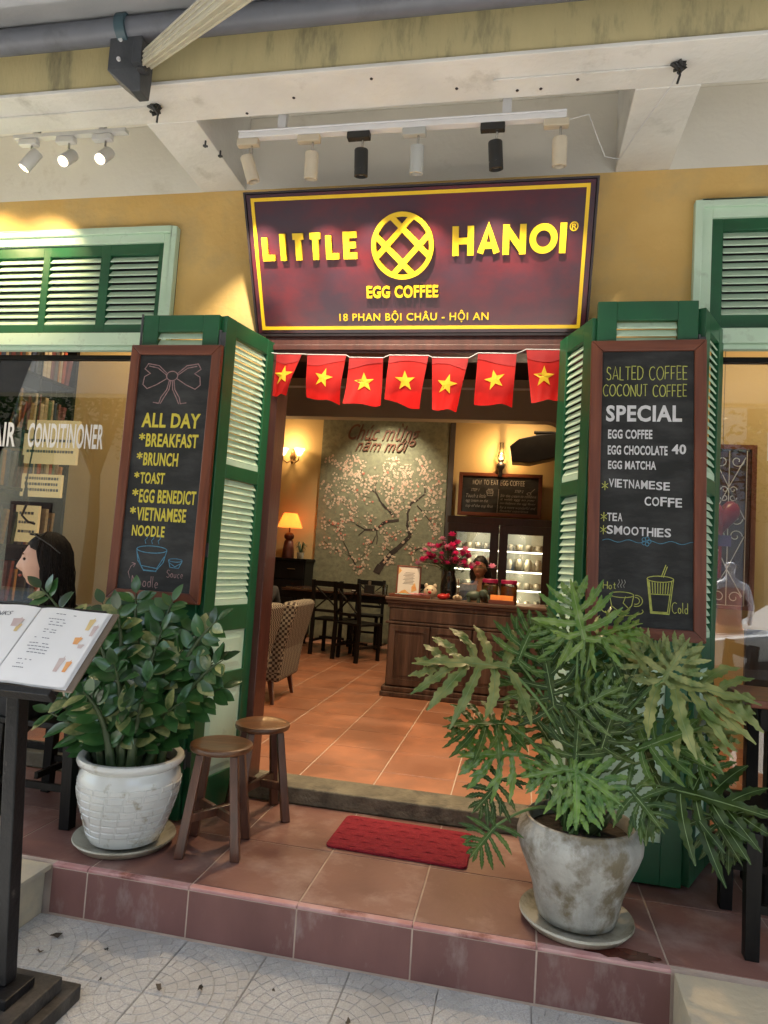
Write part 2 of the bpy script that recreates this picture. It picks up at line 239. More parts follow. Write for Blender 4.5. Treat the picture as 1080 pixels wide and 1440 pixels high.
# ---------------------------------------------------------------- mesh helpers
class MB:
    def __init__(s): s.v = []; s.f = []
    def add(s, vs, fs, T=None):
        k = len(s.v)
        for p in vs:
            p = Vector(p); s.v.append(tuple(T @ p) if T is not None else tuple(p))
        s.f += [tuple(i + k for i in f) for f in fs]; return s
    def box(s, x0, x1, y0, y1, z0, z1, T=None):
        vs = [(x0, y0, z0), (x1, y0, z0), (x1, y1, z0), (x0, y1, z0), (x0, y0, z1), (x1, y0, z1), (x1, y1, z1), (x0, y1, z1)]
        return s.add(vs, [(0, 3, 2, 1), (4, 5, 6, 7), (0, 1, 5, 4), (1, 2, 6, 5), (2, 3, 7, 6), (3, 0, 4, 7)], T)
    def bar(s, a, b, wx, wy, up=(0, 0, 1)):      # rectangular bar from a to b
        a = Vector(a); b = Vector(b); d = (b - a); L = d.length; d.normalize(); up = Vector(up)
        if abs(d.dot(up)) > .95: up = Vector((0, 1, 0))
        x = up.cross(d).normalized(); y = d.cross(x)
        T = Matrix(((x[0], y[0], d[0], a[0]), (x[1], y[1], d[1], a[1]), (x[2], y[2], d[2], a[2]), (0, 0, 0, 1)))
        return s.box(-wx / 2, wx / 2, -wy / 2, wy / 2, 0, L, T)
    def taper(s, a, b, w0, w1):                  # square bar with different end sizes, ends level
        a = Vector(a); b = Vector(b); vs = []
        for c, wd in ((a, w0), (b, w1)):
            for sx, sy in ((-1, -1), (1, -1), (1, 1), (-1, 1)): vs.append((c[0] + sx * wd / 2, c[1] + sy * wd / 2, c[2]))
        return s.add(vs, [(0, 3, 2, 1), (4, 5, 6, 7), (0, 1, 5, 4), (1, 2, 6, 5), (2, 3, 7, 6), (3, 0, 4, 7)])
    def tube(s, pts, r, n=8, cap=True):
        pts = [Vector(p) for p in pts]; rs = r if isinstance(r, (list, tuple)) else [r] * len(pts)
        vs = []; prev = None
        for i, p in enumerate(pts):
            d = (pts[min(i + 1, len(pts) - 1)] - pts[max(i - 1, 0)]).normalized()
            if prev is None: x = d.orthogonal().normalized()
            else: x = (prev - d * prev.dot(d)).normalized()
            prev = x; y = d.cross(x)
            for k in range(n): t = 2 * pi * k / n; vs.append(tuple(p + (x * cos(t) + y * sin(t)) * rs[i]))
        fs = [(i * n + k, i * n + (k + 1) % n, (i + 1) * n + (k + 1) % n, (i + 1) * n + k) for i in range(len(pts) - 1) for k in range(n)]
        if cap: fs += [tuple(range(n))[::-1], tuple((len(pts) - 1) * n + k for k in range(n))]
        return s.add(vs, fs)
    def lathe(s, prof, n=28, T=None, sy=1.0):
        vs = [(r * cos(2 * pi * k / n), sy * r * sin(2 * pi * k / n), z) for r, z in prof for k in range(n)]
        fs = [(i * n + k, i * n + (k + 1) % n, (i + 1) * n + (k + 1) % n, (i + 1) * n + k) for i in range(len(prof) - 1) for k in range(n)]
        if prof[0][0] > 1e-4: fs.append(tuple(range(n))[::-1])
        if prof[-1][0] > 1e-4: fs.append(tuple((len(prof) - 1) * n + k for k in range(n)))
        return s.add(vs, fs, T)
    def ball(s, c, r, nu=14, nv=9, T=None):
        if not isinstance(r, (tuple, list)): r = (r, r, r)
        vs = []; 
        for j in range(nv + 1):
            a = -pi / 2 + pi * j / nv
            for i in range(nu): b = 2 * pi * i / nu; vs.append((c[0] + r[0] * cos(a) * cos(b), c[1] + r[1] * cos(a) * sin(b), c[2] + r[2] * sin(a)))
        fs = [(j * nu + i, j * nu + (i + 1) % nu, (j + 1) * nu + (i + 1) % nu, (j + 1) * nu + i) for j in range(nv) for i in range(nu)]
        return s.add(vs, fs, T)
    def prism(s, poly, y0, y1, T=None):          # poly in (x,z), extruded in y (y0 = front)
        n = len(poly); vs = [(x, y0, z) for x, z in poly] + [(x, y1, z) for x, z in poly]
        return s.add(vs, [tuple(range(n)), tuple(range(2 * n - 1, n - 1, -1))] + [(i, i + n, (i + 1) % n + n, (i + 1) % n) for i in range(n)], T)
    def mesh(s, name):
        me = bpy.data.meshes.new(name); me.from_pydata(s.v, [], s.f); me.update()
        bm = bmesh.new(); bm.from_mesh(me); bmesh.ops.remove_doubles(bm, verts=bm.verts, dist=1e-6); bmesh.ops.recalc_face_normals(bm, faces=bm.faces); bm.to_mesh(me); bm.free()
        return me
    def build(s, name, m, parent=None, loc=(0, 0, 0), rot=(0, 0, 0), smooth=0, bevel=0, kind=None, label=None):
        me = s.mesh(name); me.materials.append(m)
        if smooth:
            me.polygons.foreach_set('use_smooth', [True] * len(me.polygons)); me.set_sharp_from_angle(angle=radians(smooth))
        return link(name, me, parent, loc, rot, bevel, kind, label)
def link(name, me, parent=None, loc=(0, 0, 0), rot=(0, 0, 0), bevel=0, kind=None, label=None):
    o = bpy.data.objects.new(name, me); COL.objects.link(o); o.parent = parent; o.location = loc; o.rotation_euler = rot
    if bevel:
        b = o.modifiers.new('bevel', 'BEVEL'); b.width = bevel; b.segments = 2; b.limit_method = 'ANGLE'; b.angle_limit = radians(40)
    if kind: o['kind'] = kind
    if label: o['label'] = label
    return o
def thing(name, label, cat, loc=(0, 0, 0), rz=0, group=None, rot=None):
    o = bpy.data.objects.new(name, None); COL.objects.link(o); o.location = loc; o.rotation_euler = rot or (0, 0, rz); o.empty_display_size = .05
    o['label'] = label; o['category'] = cat
    if group: o['group'] = group
    return o
def tag(o, label, cat, group=None):
    o['label'] = label; o['category'] = cat
    if group: o['group'] = group
    return o
KIDS = {}
def kids(o): return [c for c in bpy.data.objects if c.parent == o]
def dup(root, loc, rz=0, label=None, group=None):
    r = root.copy(); COL.objects.link(r); r.location = loc; r.rotation_euler = (0, 0, rz)
    if label: r['label'] = label
    if group: r['group'] = group
    for ch in kids(root):
        c = ch.copy(); COL.objects.link(c); c.parent = r
        for g in kids(ch):
            d = g.copy(); COL.objects.link(d); d.parent = c
    return r

# text ----------------------------------------------------------------------
def text(body, x0, z0, x1, z1, m, parent, y=0, bold=0, shear=0, name='lettering', thick=.0008, space=1.0):
    if body.startswith('*'):
        body = body[1:].strip(); sw = (z1 - z0) * .26; cxx = x0 + sw; czz = z1 - sw; q = MB(); k = 0
        for a in (90, 30, 150): k += 1; ribbon(q, [(cxx - sw * cos(radians(a)), czz - sw * sin(radians(a))), (cxx + sw * cos(radians(a)), czz + sw * sin(radians(a)))], sw * .42, y - .0006 - .00012 * k, y)
        q.build('asterisk', m, parent); x0 = x0 + sw * 2.3
    c = bpy.data.curves.new('t', 'FONT'); c.body = body; c.offset = bold * .62; c.shear = shear; c.resolution_u = 3; c.space_character = space + bold * 1.6; c.extrude = .001
    o = bpy.data.objects.new('t', c); COL.objects.link(o); dg = bpy.context.evaluated_depsgraph_get()
    me = bpy.data.meshes.new_from_object(o.evaluated_get(dg)); bpy.data.objects.remove(o); bpy.data.curves.remove(c)
    xs = [v.co.x for v in me.vertices]; ys = [v.co.y for v in me.vertices]; ax, bx, ay, by = min(xs), max(xs), min(ys), max(ys)
    for v in me.vertices:
        v.co = Vector((x0 + (v.co.x - ax) / (bx - ax) * (x1 - x0), y - (thick if v.co.z > 0 else 0), z0 + (v.co.y - ay) / (by - ay) * (z1 - z0)))
    me.update(); me.name = name; me.materials.clear(); me.materials.append(m)
    return link(name, me, parent)
def circ(cx, cy, rx, ry=None, a0=0, a1=360, n=14):
    ry = ry or rx; return [(cx + rx * cos(radians(a0 + (a1 - a0) * i / n)), cy + ry * sin(radians(a0 + (a1 - a0) * i / n))) for i in range(n + 1)]
GL = {  # stroke glyphs in a 4 x 6 cell : (advance, strokes)
 'A': (4, [[(0, 0), (2, 6), (4, 0)], [(.7, 1.8), (3.3, 1.8)]]), 'B': (3.4, [[(0, 0), (0, 6), (2, 6), (2.9, 5.2), (2.9, 4), (2, 3.2), (0, 3.2)], [(2, 3.2), (3.2, 2.4), (3.2, .9), (2.2, 0), (0, 0)]]),
 'C': (4, [circ(2.4, 3, 2.4, 3, 50, 310)]), 'D': (4, [[(0, 0), (0, 6), (1.6, 6), (3.4, 4.8), (3.8, 3), (3.4, 1.2), (1.6, 0), (0, 0)]]),
 'E': (3, [[(3, 6), (0, 6), (0, 0), (3, 0)], [(0, 3.05), (2.7, 3.05)]]), 'F': (3, [[(3, 6), (0, 6), (0, 0)], [(0, 3), (2.5, 3)]]),
 'G': (4, [circ(2.4, 3, 2.4, 3, 50, 320) + [(4.3, 2.6), (2.6, 2.6)]]), 'H': (3.7, [[(0, 0), (0, 6)], [(3.7, 0), (3.7, 6)], [(0, 3), (3.7, 3)]]),
 'I': (.2, [[(0, 0), (0, 6)]]), 'L': (2.8, [[(0, 6), (0, 0), (2.8, 0)]]), 'M': (4.6, [[(0, 0), (.5, 6), (2.3, 1.5), (4.1, 6), (4.6, 0)]]),
 'N': (4, [[(0, 0), (0, 6)], [(0, 6), (4, 0)], [(4, 0), (4, 6)]]), 'O': (4.8, [circ(2.4, 3, 2.4, 3, 90, 450, 24)]), 'P': (3.2, [[(0, 0), (0, 6), (2.2, 6), (3.2, 5.2), (3.2, 3.8), (2.2, 3), (0, 3)]]),
 'S': (3.2, [[(3.1, 5.1), (2.4, 5.9), (1, 5.9), (.2, 5), (.4, 3.8), (2.8, 2.5), (3.2, 1.4), (2.6, .3), (1.2, 0), (.1, .9)]]),
 'T': (3.6, [[(0, 6), (3.6, 6)], [(1.8, 6), (1.8, 0)]]), 'U': (3.6, [[(0, 6), (0, 1.6), (.8, .2), (2.4, 0), (3.4, 1.2), (3.6, 6)]]),
 'W': (5, [[(0, 6), (1.2, 0), (2.5, 4.6), (3.8, 0), (5, 6)]]), 'Y': (3.6, [[(0, 6), (1.8, 3), (3.6, 6)], [(1.8, 3), (1.8, 0)]]), 'K': (3.4, [[(0, 6), (0, 0)], [(3.2, 6), (0, 2.6), (3.4, 0)]]), 'R': (3.4, [[(0, 0), (0, 6), (2.2, 6), (3.2, 5.2), (3.2, 3.8), (2.2, 3), (0, 3)], [(1.6, 3), (3.4, 0)]]),
 'o': (2.6, [circ(1.2, 1.5, 1.2, 1.5, 90, 450)]), 'd': (2.6, [circ(1.2, 1.5, 1.2, 1.5, 30, 390), [(2.4, 6), (2.4, 0)]]), 'l': (.6, [[(0, 6), (0, .6), (.5, 0)]]),
 'e': (2.6, [[(0, 1.6), (2.4, 1.8), (2.1, 2.8), (1.1, 3.1), (.1, 2), (.2, .8), (1.1, 0), (2.4, .5)]]), 'a': (2.6, [circ(1.1, 1.5, 1.1, 1.5, 30, 390), [(2.2, 3), (2.3, 0)]]),
 'u': (2.6, [[(0, 3), (.1, .6), (.9, 0), (2, .6), (2.2, 3)], [(2.2, 3), (2.3, 0)]]), 'c': (2.2, [circ(1.2, 1.5, 1.2, 1.5, 50, 310)]), 't': (2, [[(.9, 5), (.9, .5), (1.8, 0)], [(0, 3.4), (1.9, 3.4)]]),
 "'": (.4, [[(0, 6), (0, 5)]]), ' ': (2, [])}
def ribbon(mb, pts, wd, y0, y1, closed=False):
    """flat-fronted ribbon in the xz plane, mitred at bends; front face at y0, back at y1"""
    P = [Vector((p[0], p[1])) for p in pts]; n = len(P)
    if closed: P = P[:-1]; n -= 1
    L = []; R = []
    for i in range(n):
        a = P[i - 1] if (i > 0 or closed) else None; b = P[(i + 1) % n] if (i < n - 1 or closed) else None
        d0 = (P[i] - a).normalized() if a is not None else None; d1 = (b - P[i]).normalized() if b is not None else None
        if d0 is None: d0 = d1
        if d1 is None: d1 = d0
        t = d0 + d1
        t = t.normalized() if t.length > 1e-4 else d1
        nn = Vector((-t[1], t[0])); k = max(.62, nn.dot(Vector((-d1[1], d1[0]))))
        L.append(P[i] + nn * wd / 2 / k); R.append(P[i] - nn * wd / 2 / k)
    m = n if closed else n - 1
    for i in range(m):
        j = (i + 1) % n; q = [L[i], R[i], R[j], L[j]]
        vs = [(p[0], y0, p[1]) for p in q] + [(p[0], y1, p[1]) for p in q]
        mb.add(vs, [(0, 1, 2, 3), (7, 6, 5, 4), (0, 4, 5, 1), (2, 6, 7, 3)] + ([(1, 5, 6, 2)] if 1 else []) + [(3, 7, 4, 0)])
def hand(body, x0, z0, x1, z1, m, parent, y=0, wd=.004, jit=.15, name='chalk_lettering', gap=1.3, sl=0.0, seed=1):
    rn = random.Random(seed); mb = MB(); adv = sum(GL[c][0] + gap for c in body) - gap; sx = (x1 - x0) / adv; sz = (z1 - z0) / 6; cx = 0; k = 0
    for c in body:
        a, st = GL[c]; dz = rn.uniform(-jit, jit) * 2; 
        for s_ in st:
            k += 1; pts = [(x0 + (cx + p[0] + sl * p[1] + rn.uniform(-jit, jit)) * sx, z0 + (p[1] + dz + rn.uniform(-jit, jit)) * sz) for p in s_]
            ribbon(mb, pts, wd * rn.uniform(.85, 1.15), y - .0006 - .00012 * (k % 5), y)
        cx += a + gap
    return mb.build(name, m, parent)
def scrawl(strokes, m, parent, y, wd=.004, name='chalk_drawing'):
    mb = MB()
    for k, s_ in enumerate(strokes): ribbon(mb, s_, wd, y - .0006 - .00012 * (k % 6), y)
    return mb.build(name, m, parent)

# people --------------------------------------------------------------------
def skin_body(name, joints, edges, radii, m, parent, sub=2):
    me = bpy.data.meshes.new(name); me.from_pydata(joints, edges, []); me.update()
    o = bpy.data.objects.new(name, me); COL.objects.link(o)
    sk = o.modifiers.new('skin', 'SKIN'); sk.use_smooth_shade = True
    for i, r in enumerate(radii):
        d = me.skin_vertices[0].data[i]; d.radius = (r, r) if not isinstance(r, tuple) else r; d.use_root = (i == 0)
    ss = o.modifiers.new('sub', 'SUBSURF'); ss.levels = sub; ss.render_levels = sub
    dg = bpy.context.evaluated_depsgraph_get(); ev = bpy.data.meshes.new_from_object(o.evaluated_get(dg)); bpy.data.objects.remove(o)
    ev.name = name; ev.materials.clear(); ev.materials.append(m)
    ev.polygons.foreach_set('use_smooth', [True] * len(ev.polygons))
    return link(name, ev, parent)
def head_mesh(s=1.0):
    nu, nv = 56, 44; vs = []
    G = lambda v, w_: exp(-(v / w_) ** 2)
    for j in range(nv + 1):
        a = -pi / 2 + pi * j / nv
        for i in range(nu):
            b = 2 * pi * i / nu; dx = cos(a) * sin(b); dy = -cos(a) * cos(b); dz = sin(a)
            x = .073 * dx; y = .092 * dy; z = .118 * dz
            if z < -.02: t = min(1, (-.02 - z) / .1); x *= 1 - .30 * t; y = y * (1 - .12 * t) - (.012 * t if y < 0 else -.0)
            if y > 0 and z < -.03: y *= 1 - .5 * min(1, (-.03 - z) / .08)
            if dy < -.15:
                f = min(1, (-dy - .15) / .5)
                nose = .027 * G(x, .013) * (max(0, 1 - abs((z + .028) / .022)) if z < -.028 else max(0, 1 - (z + .028) / .058)) 
                y -= nose * f
                y += .009 * (G(x - .030, .015) + G(x + .030, .015)) * G(z - .012, .013) * f
                y -= .006 * G(z - .034, .010) * G(x, .05) * f
                y -= .007 * G(z + .064, .008) * G(x, .022) * f
                y += .003 * G(z + .0645, .002) * G(x, .02) * f
                y -= .009 * G(z + .102, .014) * G(x, .022) * f
            vs.append((x * s, y * s, z * s))
    fs = [(j * nu + i, j * nu + (i + 1) % nu, (j + 1) * nu + (i + 1) % nu, (j + 1) * nu + i) for j in range(nv) for i in range(nu)]
    return vs, fs
def hair_shell(mb, s, length, back=.02, wave=.004, seed=0):
    """hair: cap over the skull, falling behind to `length` below the head centre"""
    rn = random.Random(seed); nu = 48; rings = []
    for j in range(11):                           # cap from crown to ear height
        a = pi / 2 - j / 10 * pi / 2 * 1.0; rings.append([((.087 * cos(a) * sin(b)), (.108 * cos(a) * -cos(b)) + .012, .134 * sin(a) + .004, b) for b in [2 * pi * i / nu for i in range(nu)]])
    vs = []; n = 0
    for r_ in rings:
        for x, y, z, b in r_:
            # hairline: pull the front back above the brow
            y2 = max(y, -.012 - .11 * max(0, min(1, (z - .045) / .05)))
            q = 1 + .02 * sin(b * 23 + z * 40); vs.append((x * s * q, y2 * s * q, z * s))
        n += 1
    steps = 12
    for j in range(1, steps + 1):
        t = j / steps
        for i in range(nu):
            b = 2 * pi * i / nu; fr = max(0, cos(b)); wd = .088 + .022 * sin(pi * min(1, t * 1.1)) ; 
            x = wd * sin(b); y = .012 - .108 * cos(b)
            y = max(y, .000 + .02 * t)
            y += back * t; z = .004 - length * t
            q = 1 + .035 * sin(b * 19 + t * 3) ; vs.append((x * s * q, y * s * q + wave * sin(t * 9 + b * 2), z * s))
    tot = n + steps
    fs = [(j * nu + i, j * nu + (i + 1) % nu, (j + 1) * nu + (i + 1) % nu, (j + 1) * nu + i) for j in range(tot - 1) for i in range(nu)]
    mb.add(vs, fs)
def strands(mb, s, length, back, n, seed, T):
    rn = random.Random(seed)
    for k in range(n):
        b = rn.uniform(radians(62), radians(298)); pts = []; off = rn.uniform(.98, 1.05); ph = rn.uniform(0, 6); am = rn.uniform(.002, .011)
        for i in range(5):
            a = pi / 2 - (.15 + .85 * i / 4) * pi / 2; pts.append((.088 * cos(a) * sin(b) * off, (.109 * cos(a) * -cos(b)) * off + .012, .135 * sin(a) * off + .004))
        for i in range(1, 10):
            t = i / 9 * rn.uniform(.97, 1.0); wd = .090 + .022 * sin(pi * min(1, t * 1.1)); pts.append((wd * sin(b) * off + am * sin(ph + t * 7), max(.012 - .11 * cos(b), .004 + .02 * t) * off + back * t + am * cos(ph + t * 6), .004 - (length + rn.uniform(-.01, .02)) * t))
        mb.tube([T @ Vector((p[0] * s, max(p[1], -.012 - .11 * max(0, min(1, (p[2] - .045) / .05))) * s, p[2] * s)) for p in pts], [.0028 * s] * (len(pts) - 1) + [.0008], 4)
def make_head(parent, c, rz, s, skin, hair, length, tilt=0):
    T = Matrix.Translation(c) @ Matrix.Rotation(rz, 4, 'Z') @ Matrix.Rotation(tilt, 4, 'X')
    hd = MB(); v, f = head_mesh(s); hd.add(v, f, T)
    for sx in (-1, 1): hd.ball((sx * .074 * s, .006 * s, -.004), (.010 * s, .018 * s, .03 * s), 10, 8, T)
    hd.build('head', skin, parent, smooth=80)
    h = MB(); hair_shell(h, s, length); h2 = MB(); h2.add(h.v, h.f, T); strands(h2, s, length, .02, 260, 3, T); h2.build('hair', hair, parent, smooth=60)
    e = MB()
    for sx in (-1, 1): e.ball((sx * .030 * s, -.0795 * s, .012 * s), (.0115 * s, .006 * s, .0065 * s), 10, 6, T)
    e.build('eyes', M['blackpl'], parent, smooth=60)
    b = MB()
    for sx in (-1, 1): b.ball((sx * .030 * s, -.0865 * s, .034 * s), (.018 * s, .005 * s, .0035 * s), 10, 6, T)
    b.build('eyebrows', hair, parent, smooth=60)
    l = MB(); l.ball((0, -.0945 * s, -.0645 * s), (.020 * s, .008 * s, .0065 * s), 12, 6, T); l.build('lips', M['lips'], parent, smooth=60)
M['lips'] = pm('lips', (.38, .11, .09), None, rough=.45)
def hand_parts(J, E, R, w, d, up, s=1.0):
    """adds a hand (palm + 5 fingers) to a skin skeleton; w wrist index, d direction, up = back of the hand"""
    p0 = Vector(J[w]); d = Vector(d).normalized(); up = Vector(up).normalized(); sd_ = d.cross(up).normalized()
    J.append(tuple(p0 + d * .05 * s)); palm = len(J) - 1; E.append((w, palm)); R.append((.030 * s, .016 * s))
    for k, (off, ln) in enumerate([(-.026, .060), (-.009, .072), (.009, .068), (.025, .054)]):
        q = p0 + d * .085 * s + sd_ * off * s; J.append(tuple(q)); a = len(J) - 1; E.append((palm, a)); R.append(.0095 * s)
        J.append(tuple(q + d * ln * .5 * s - up * .010 * s)); E.append((a, a + 1)); R.append(.0085 * s)
        J.append(tuple(q + d * ln * .9 * s - up * .030 * s)); E.append((a + 1, a + 2)); R.append(.007 * s)
    q = p0 + d * .030 * s - sd_ * .036 * s; J.append(tuple(q)); a = len(J) - 1; E.append((w, a)); R.append(.011 * s)
    J.append(tuple(q + d * .04 * s - sd_ * .018 * s - up * .012 * s)); E.append((a, a + 1)); R.append(.0085 * s)

# ============================================================ GROUND AND STREET
g = MB(); g.box(-60, 60, -60, -2.59, -.60, -.205); g.box(-60, 60, -2.59, 40, -.60, -.212)
g.build('ground', M['grey_cement'], kind='structure')
r = MB(); r.box(-60, 60, -9.2, -4.6, -.205, -.199); r.build('road', M['asphalt'], kind='structure')
pave = bpy.data.objects.new('pavement', None); COL.objects.link(pave); pave['kind'] = 'structure'
pb = MB(); pb.box(-6.0, 6, -4.6, -.965, -.211, -.2015); pb.build('mortar_bed', M['paver_gap'], pave)
def clip(poly, x0, x1, y0, y1):
    for ax, lim, sg in ((0, x0, 1), (0, x1, -1), (1, y0, 1), (1, y1, -1)):
        out = []
        for i in range(len(poly)):
            a, b = poly[i - 1], poly[i]; ia = (a[ax] - lim) * sg >= 0; ib = (b[ax] - lim) * sg >= 0
            if ia != ib: t = (lim - a[ax]) / (b[ax] - a[ax]); out.append((a[0] + t * (b[0] - a[0]), a[1] + t * (b[1] - a[1])))
            if ib: out.append(b)
        poly = out
        if not poly: return []
    return poly
def area(p): return abs(sum(p[i - 1][0] * p[i][1] - p[i][0] * p[i - 1][1] for i in range(len(p)))) / 2
def fan_slab(S=.3175):
    mb = MB(); h = S / 2; mb.box(-h, h, -h, h, -.0100, -.0024)
    rr = .030; k = 0; e = .0012
    while rr < S * 1.42:
        r0 = rr if k else 0.0; r1 = rr + .0405; n = max(2, int(round((r0 + r1) / 2 * pi / 2 / .046))); off = .5 * (k % 2)
        for i in range(-1, n + 1):
            a0 = (i + off) / n * pi / 2; a1 = (i + 1 + off) / n * pi / 2; rm = (r0 + r1) / 2
            ga = e / max(rm, .02); a0 += ga; a1 -= ga
            pl = [(-h + (r1 - e) * cos(a0 + (a1 - a0) * t / 3), -h + (r1 - e) * sin(a0 + (a1 - a0) * t / 3)) for t in range(4)]
            pl += [(-h + (r0 + e) * cos(a1 - (a1 - a0) * t / 3), -h + (r0 + e) * sin(a1 - (a1 - a0) * t / 3)) for t in range(4)]
            pl = clip(pl, -h + .002, h - .002, -h + .002, h - .002)
            q = []
            for p_ in pl:
                if not q or (abs(p_[0] - q[-1][0]) + abs(p_[1] - q[-1][1])) > 2e-4: q.append(p_)
            if len(q) < 3 or area(q) < 4e-5: continue
            cx = sum(p_[0] for p_ in q) / len(q); cy = sum(p_[1] for p_ in q) / len(q); m_ = len(q); zt = random.uniform(-.0004, .0004)
            vs = [(x, y, -.0025) for x, y in q] + [(cx + (x - cx) * .95, cy + (y - cy) * .95, zt) for x, y in q]
            mb.add(vs, [tuple(range(m_, 2 * m_))] + [(t, (t + 1) % m_, (t + 1) % m_ + m_, t + m_) for t in range(m_)])
        rr = r1; k += 1
    return mb.mesh('paving_slab')
slab_me = fan_slab(); slab_me.materials.append(M['paver'])
for i in range(-5, 9):
    for j in range(0, 7):
        o = link('paving_slab', slab_me, pave, (-1.0 + .32 * i, -1.14 - .32 * j, -.19 + random.uniform(-.0012, .0012)), (0, 0, (pi / 2 if (i % 2) else 0) + (pi if j % 2 else 0) * 1 + 0))
        if (j % 2) and not (i % 2): o.rotation_euler[2] = -pi / 2
        elif (j % 2): o.rotation_euler[2] = pi
        o.rotation_euler[0] = random.uniform(-.002, .002)

# terrace ---------------------------------------------------------------------
ter = bpy.data.objects.new('terrace', None); COL.objects.link(ter); ter['kind'] = 'structure'
tb = MB(); tb.box(-6, 5, -.960, -.004, -.210, -.0022); tb.build('terrace_bed', M['grout'], ter)
XJ = [-.305 + .436 * k for k in range(-12, 12)]
def tile_mesh(w_, d_, h=.0022, name='tile', m='tile', vert=False):
    mb = MB(); b = .0010
    vs = [(-w_ / 2, -d_ / 2, -h), (w_ / 2, -d_ / 2, -h), (w_ / 2, d_ / 2, -h), (-w_ / 2, d_ / 2, -h), (-w_ / 2, -d_ / 2, -b), (w_ / 2, -d_ / 2, -b), (w_ / 2, d_ / 2, -b), (-w_ / 2, d_ / 2, -b),
          (-w_ / 2 + b, -d_ / 2 + b, 0), (w_ / 2 - b, -d_ / 2 + b, 0), (w_ / 2 - b, d_ / 2 - b, 0), (-w_ / 2 + b, d_ / 2 - b, 0)]
    mb.add(vs, [(0, 3, 2, 1), (8, 9, 10, 11)] + [(i, (i + 1) % 4, (i + 1) % 4 + 4, i + 4) for i in range(4)] + [(i + 4, (i + 1) % 4 + 4, (i + 1) % 4 + 8, i + 8) for i in range(4)])
    me = mb.mesh(name); me.materials.append(M[m]); return me
tA = tile_mesh(.4295, .447); tB = tile_mesh(.4295, .478)
for x in XJ[:-1]:
    link('tile', tA, ter, (x + .218, -.7165, random.uniform(.0, .0006)), (random.uniform(-.001, .001), random.uniform(-.001, .001), 0))
    link('tile', tB, ter, (x + .218, -.2475, random.uniform(.0, .0006)), (random.uniform(-.001, .001), random.uniform(-.001, .001), 0))
nz = MB()
xs_ = [-1.772] + [x for x in XJ if -1.77 < x < .55] + [.572]
for a, b in zip(xs_, xs_[1:]): nz.box(a + .0015, b - .0015, -.974, -.9435, -.012, .0005)
nz.build('step_nosing', M['nosing'], ter, bevel=.003)
for a, b in zip(xs_, xs_[1:]):
    rme = MB().box(-(b - a) / 2 + .003, (b - a) / 2 - .003, -.006, .006, -.187, -.014).mesh('riser_tile'); rme.materials.append(M['riser'])
    link('riser_tile', rme, ter, ((a + b) / 2, -.968 + random.uniform(-.001, .001), 0), bevel=.0015)
gs = MB(); gs.box(-1.77, .57, -.9728, -.961, -.205, -.012); gs.build('riser_grout', M['grout'], ter)
# cream ramp at right and cream step block at left
rp = MB(); rp.add([(.578, -.976, -.003), (4.5, -.976, -.003), (4.5, -1.9, -.075), (.578, -1.9, -.075), (.578, -.976, -.21), (4.5, -.976, -.21), (4.5, -1.9, -.21), (.578, -1.9, -.21)],
                  [(0, 3, 2, 1), (4, 5, 6, 7), (0, 1, 5, 4), (1, 2, 6, 5), (2, 3, 7, 6), (3, 0, 4, 7)])
ro = rp.build('entrance_ramp', M['cream_slab'], kind='structure', bevel=.004)
lb = MB(); lb.box(-5, -1.80, -1.42, -.975, -.205, -.022); o = lb.build('step_block', M['cream_slab'], kind='structure', bevel=.003)
lt = MB(); lt.box(-5, -1.775, -1.45, -.973, -.021, -.001); lt.build('step_block_tread', M['cream_slab'], o, bevel=.002)

# interior floor ----------------------------------------------------------------
flo = bpy.data.objects.new('interior_floor', None); COL.objects.link(flo); flo['kind'] = 'structure'
fb = MB(); fb.box(-5.5, 4.5, .205, 7.0, -.20, .0782); fb.build('floor_bed', M['grout'], flo)
tI = tile_mesh(.4155, .4235, name='tile', m='tile_in')
for i in range(-8, 11):
    for j in range(0, 15):
        x = -1.13 + .422 * i - .211; y = .45 + .43 * j - .215
        if j > 5 and (x < -4.0 or x > 1.2): continue
        link('tile', tI, flo, (x, y, .0804 + random.uniform(-.0002, .0004)), (random.uniform(-.0008, .0008), random.uniform(-.0008, .0008), 0))

# ============================================================ THE CAFE BUILDING
bld = thing('cafe_building', 'ochre yellow cafe front with white ceiling beams and green and mint woodwork', 'building')
def part(name, mb, m, parent=bld, **k): return mb.build(name, m, parent, **k)
W = MB(); y0, y1 = 0, .15
W.box(-2.02, -1.44, y0, y1, .086, 3.37)                     # between left window and door
W.box(.28, .80, y0, y1, .086, 3.37)                         # between door and right window
W.box(-1.44, .28, y0, y1, 2.52, 3.37)                       # above the door
W.box(-5.6, -2.02, y0, y1, 3.15, 3.37); W.box(.80, 4.6, y0, y1, 3.17, 3.37)
W.box(-6.2, -5.6, y0, y1, -.2, 3.37); W.box(4.6, 5.4, y0, y1, -.2, 3.37)
part('facade_wall', W, M['ochre'])
W = MB(); W.box(-6.2, 5.4, .001, .15, 3.371, 3.80); part('upper_wall', W, M['white_wall'])
W = MB(); W.box(-6.2, 5.4, -.62, .0, 3.80, 3.92); part('porch_ceiling', W, M['white_wall'])
W = MB(); W.box(-6.2, 5.4, -.845, -.61, 3.372, 3.92); part('front_beam', W, M['white_old'], bevel=.006)
W = MB(); W.box(-6.2, 5.4, -.862, -.846, 3.385, 4.6); part('beam_facing', W, M['ochre_old'])
W = MB(); W.box(-6.2, 5.4, -.872, -.847, 3.366, 3.384); part('drip_edge', W, M['white_old'], bevel=.003)
for x0 in (-4.35, -1.90, .395, 2.85):
    W = MB(); W.box(x0, x0 + .265, -.612, -.001, 3.37, 3.80); part('cross_beam', W, M['white_old'], bevel=.004)
W = MB(); W.box(-8, 7, -.83, 9, 3.93, 8.2); part('upper_storey', W, M['ochre_old'])
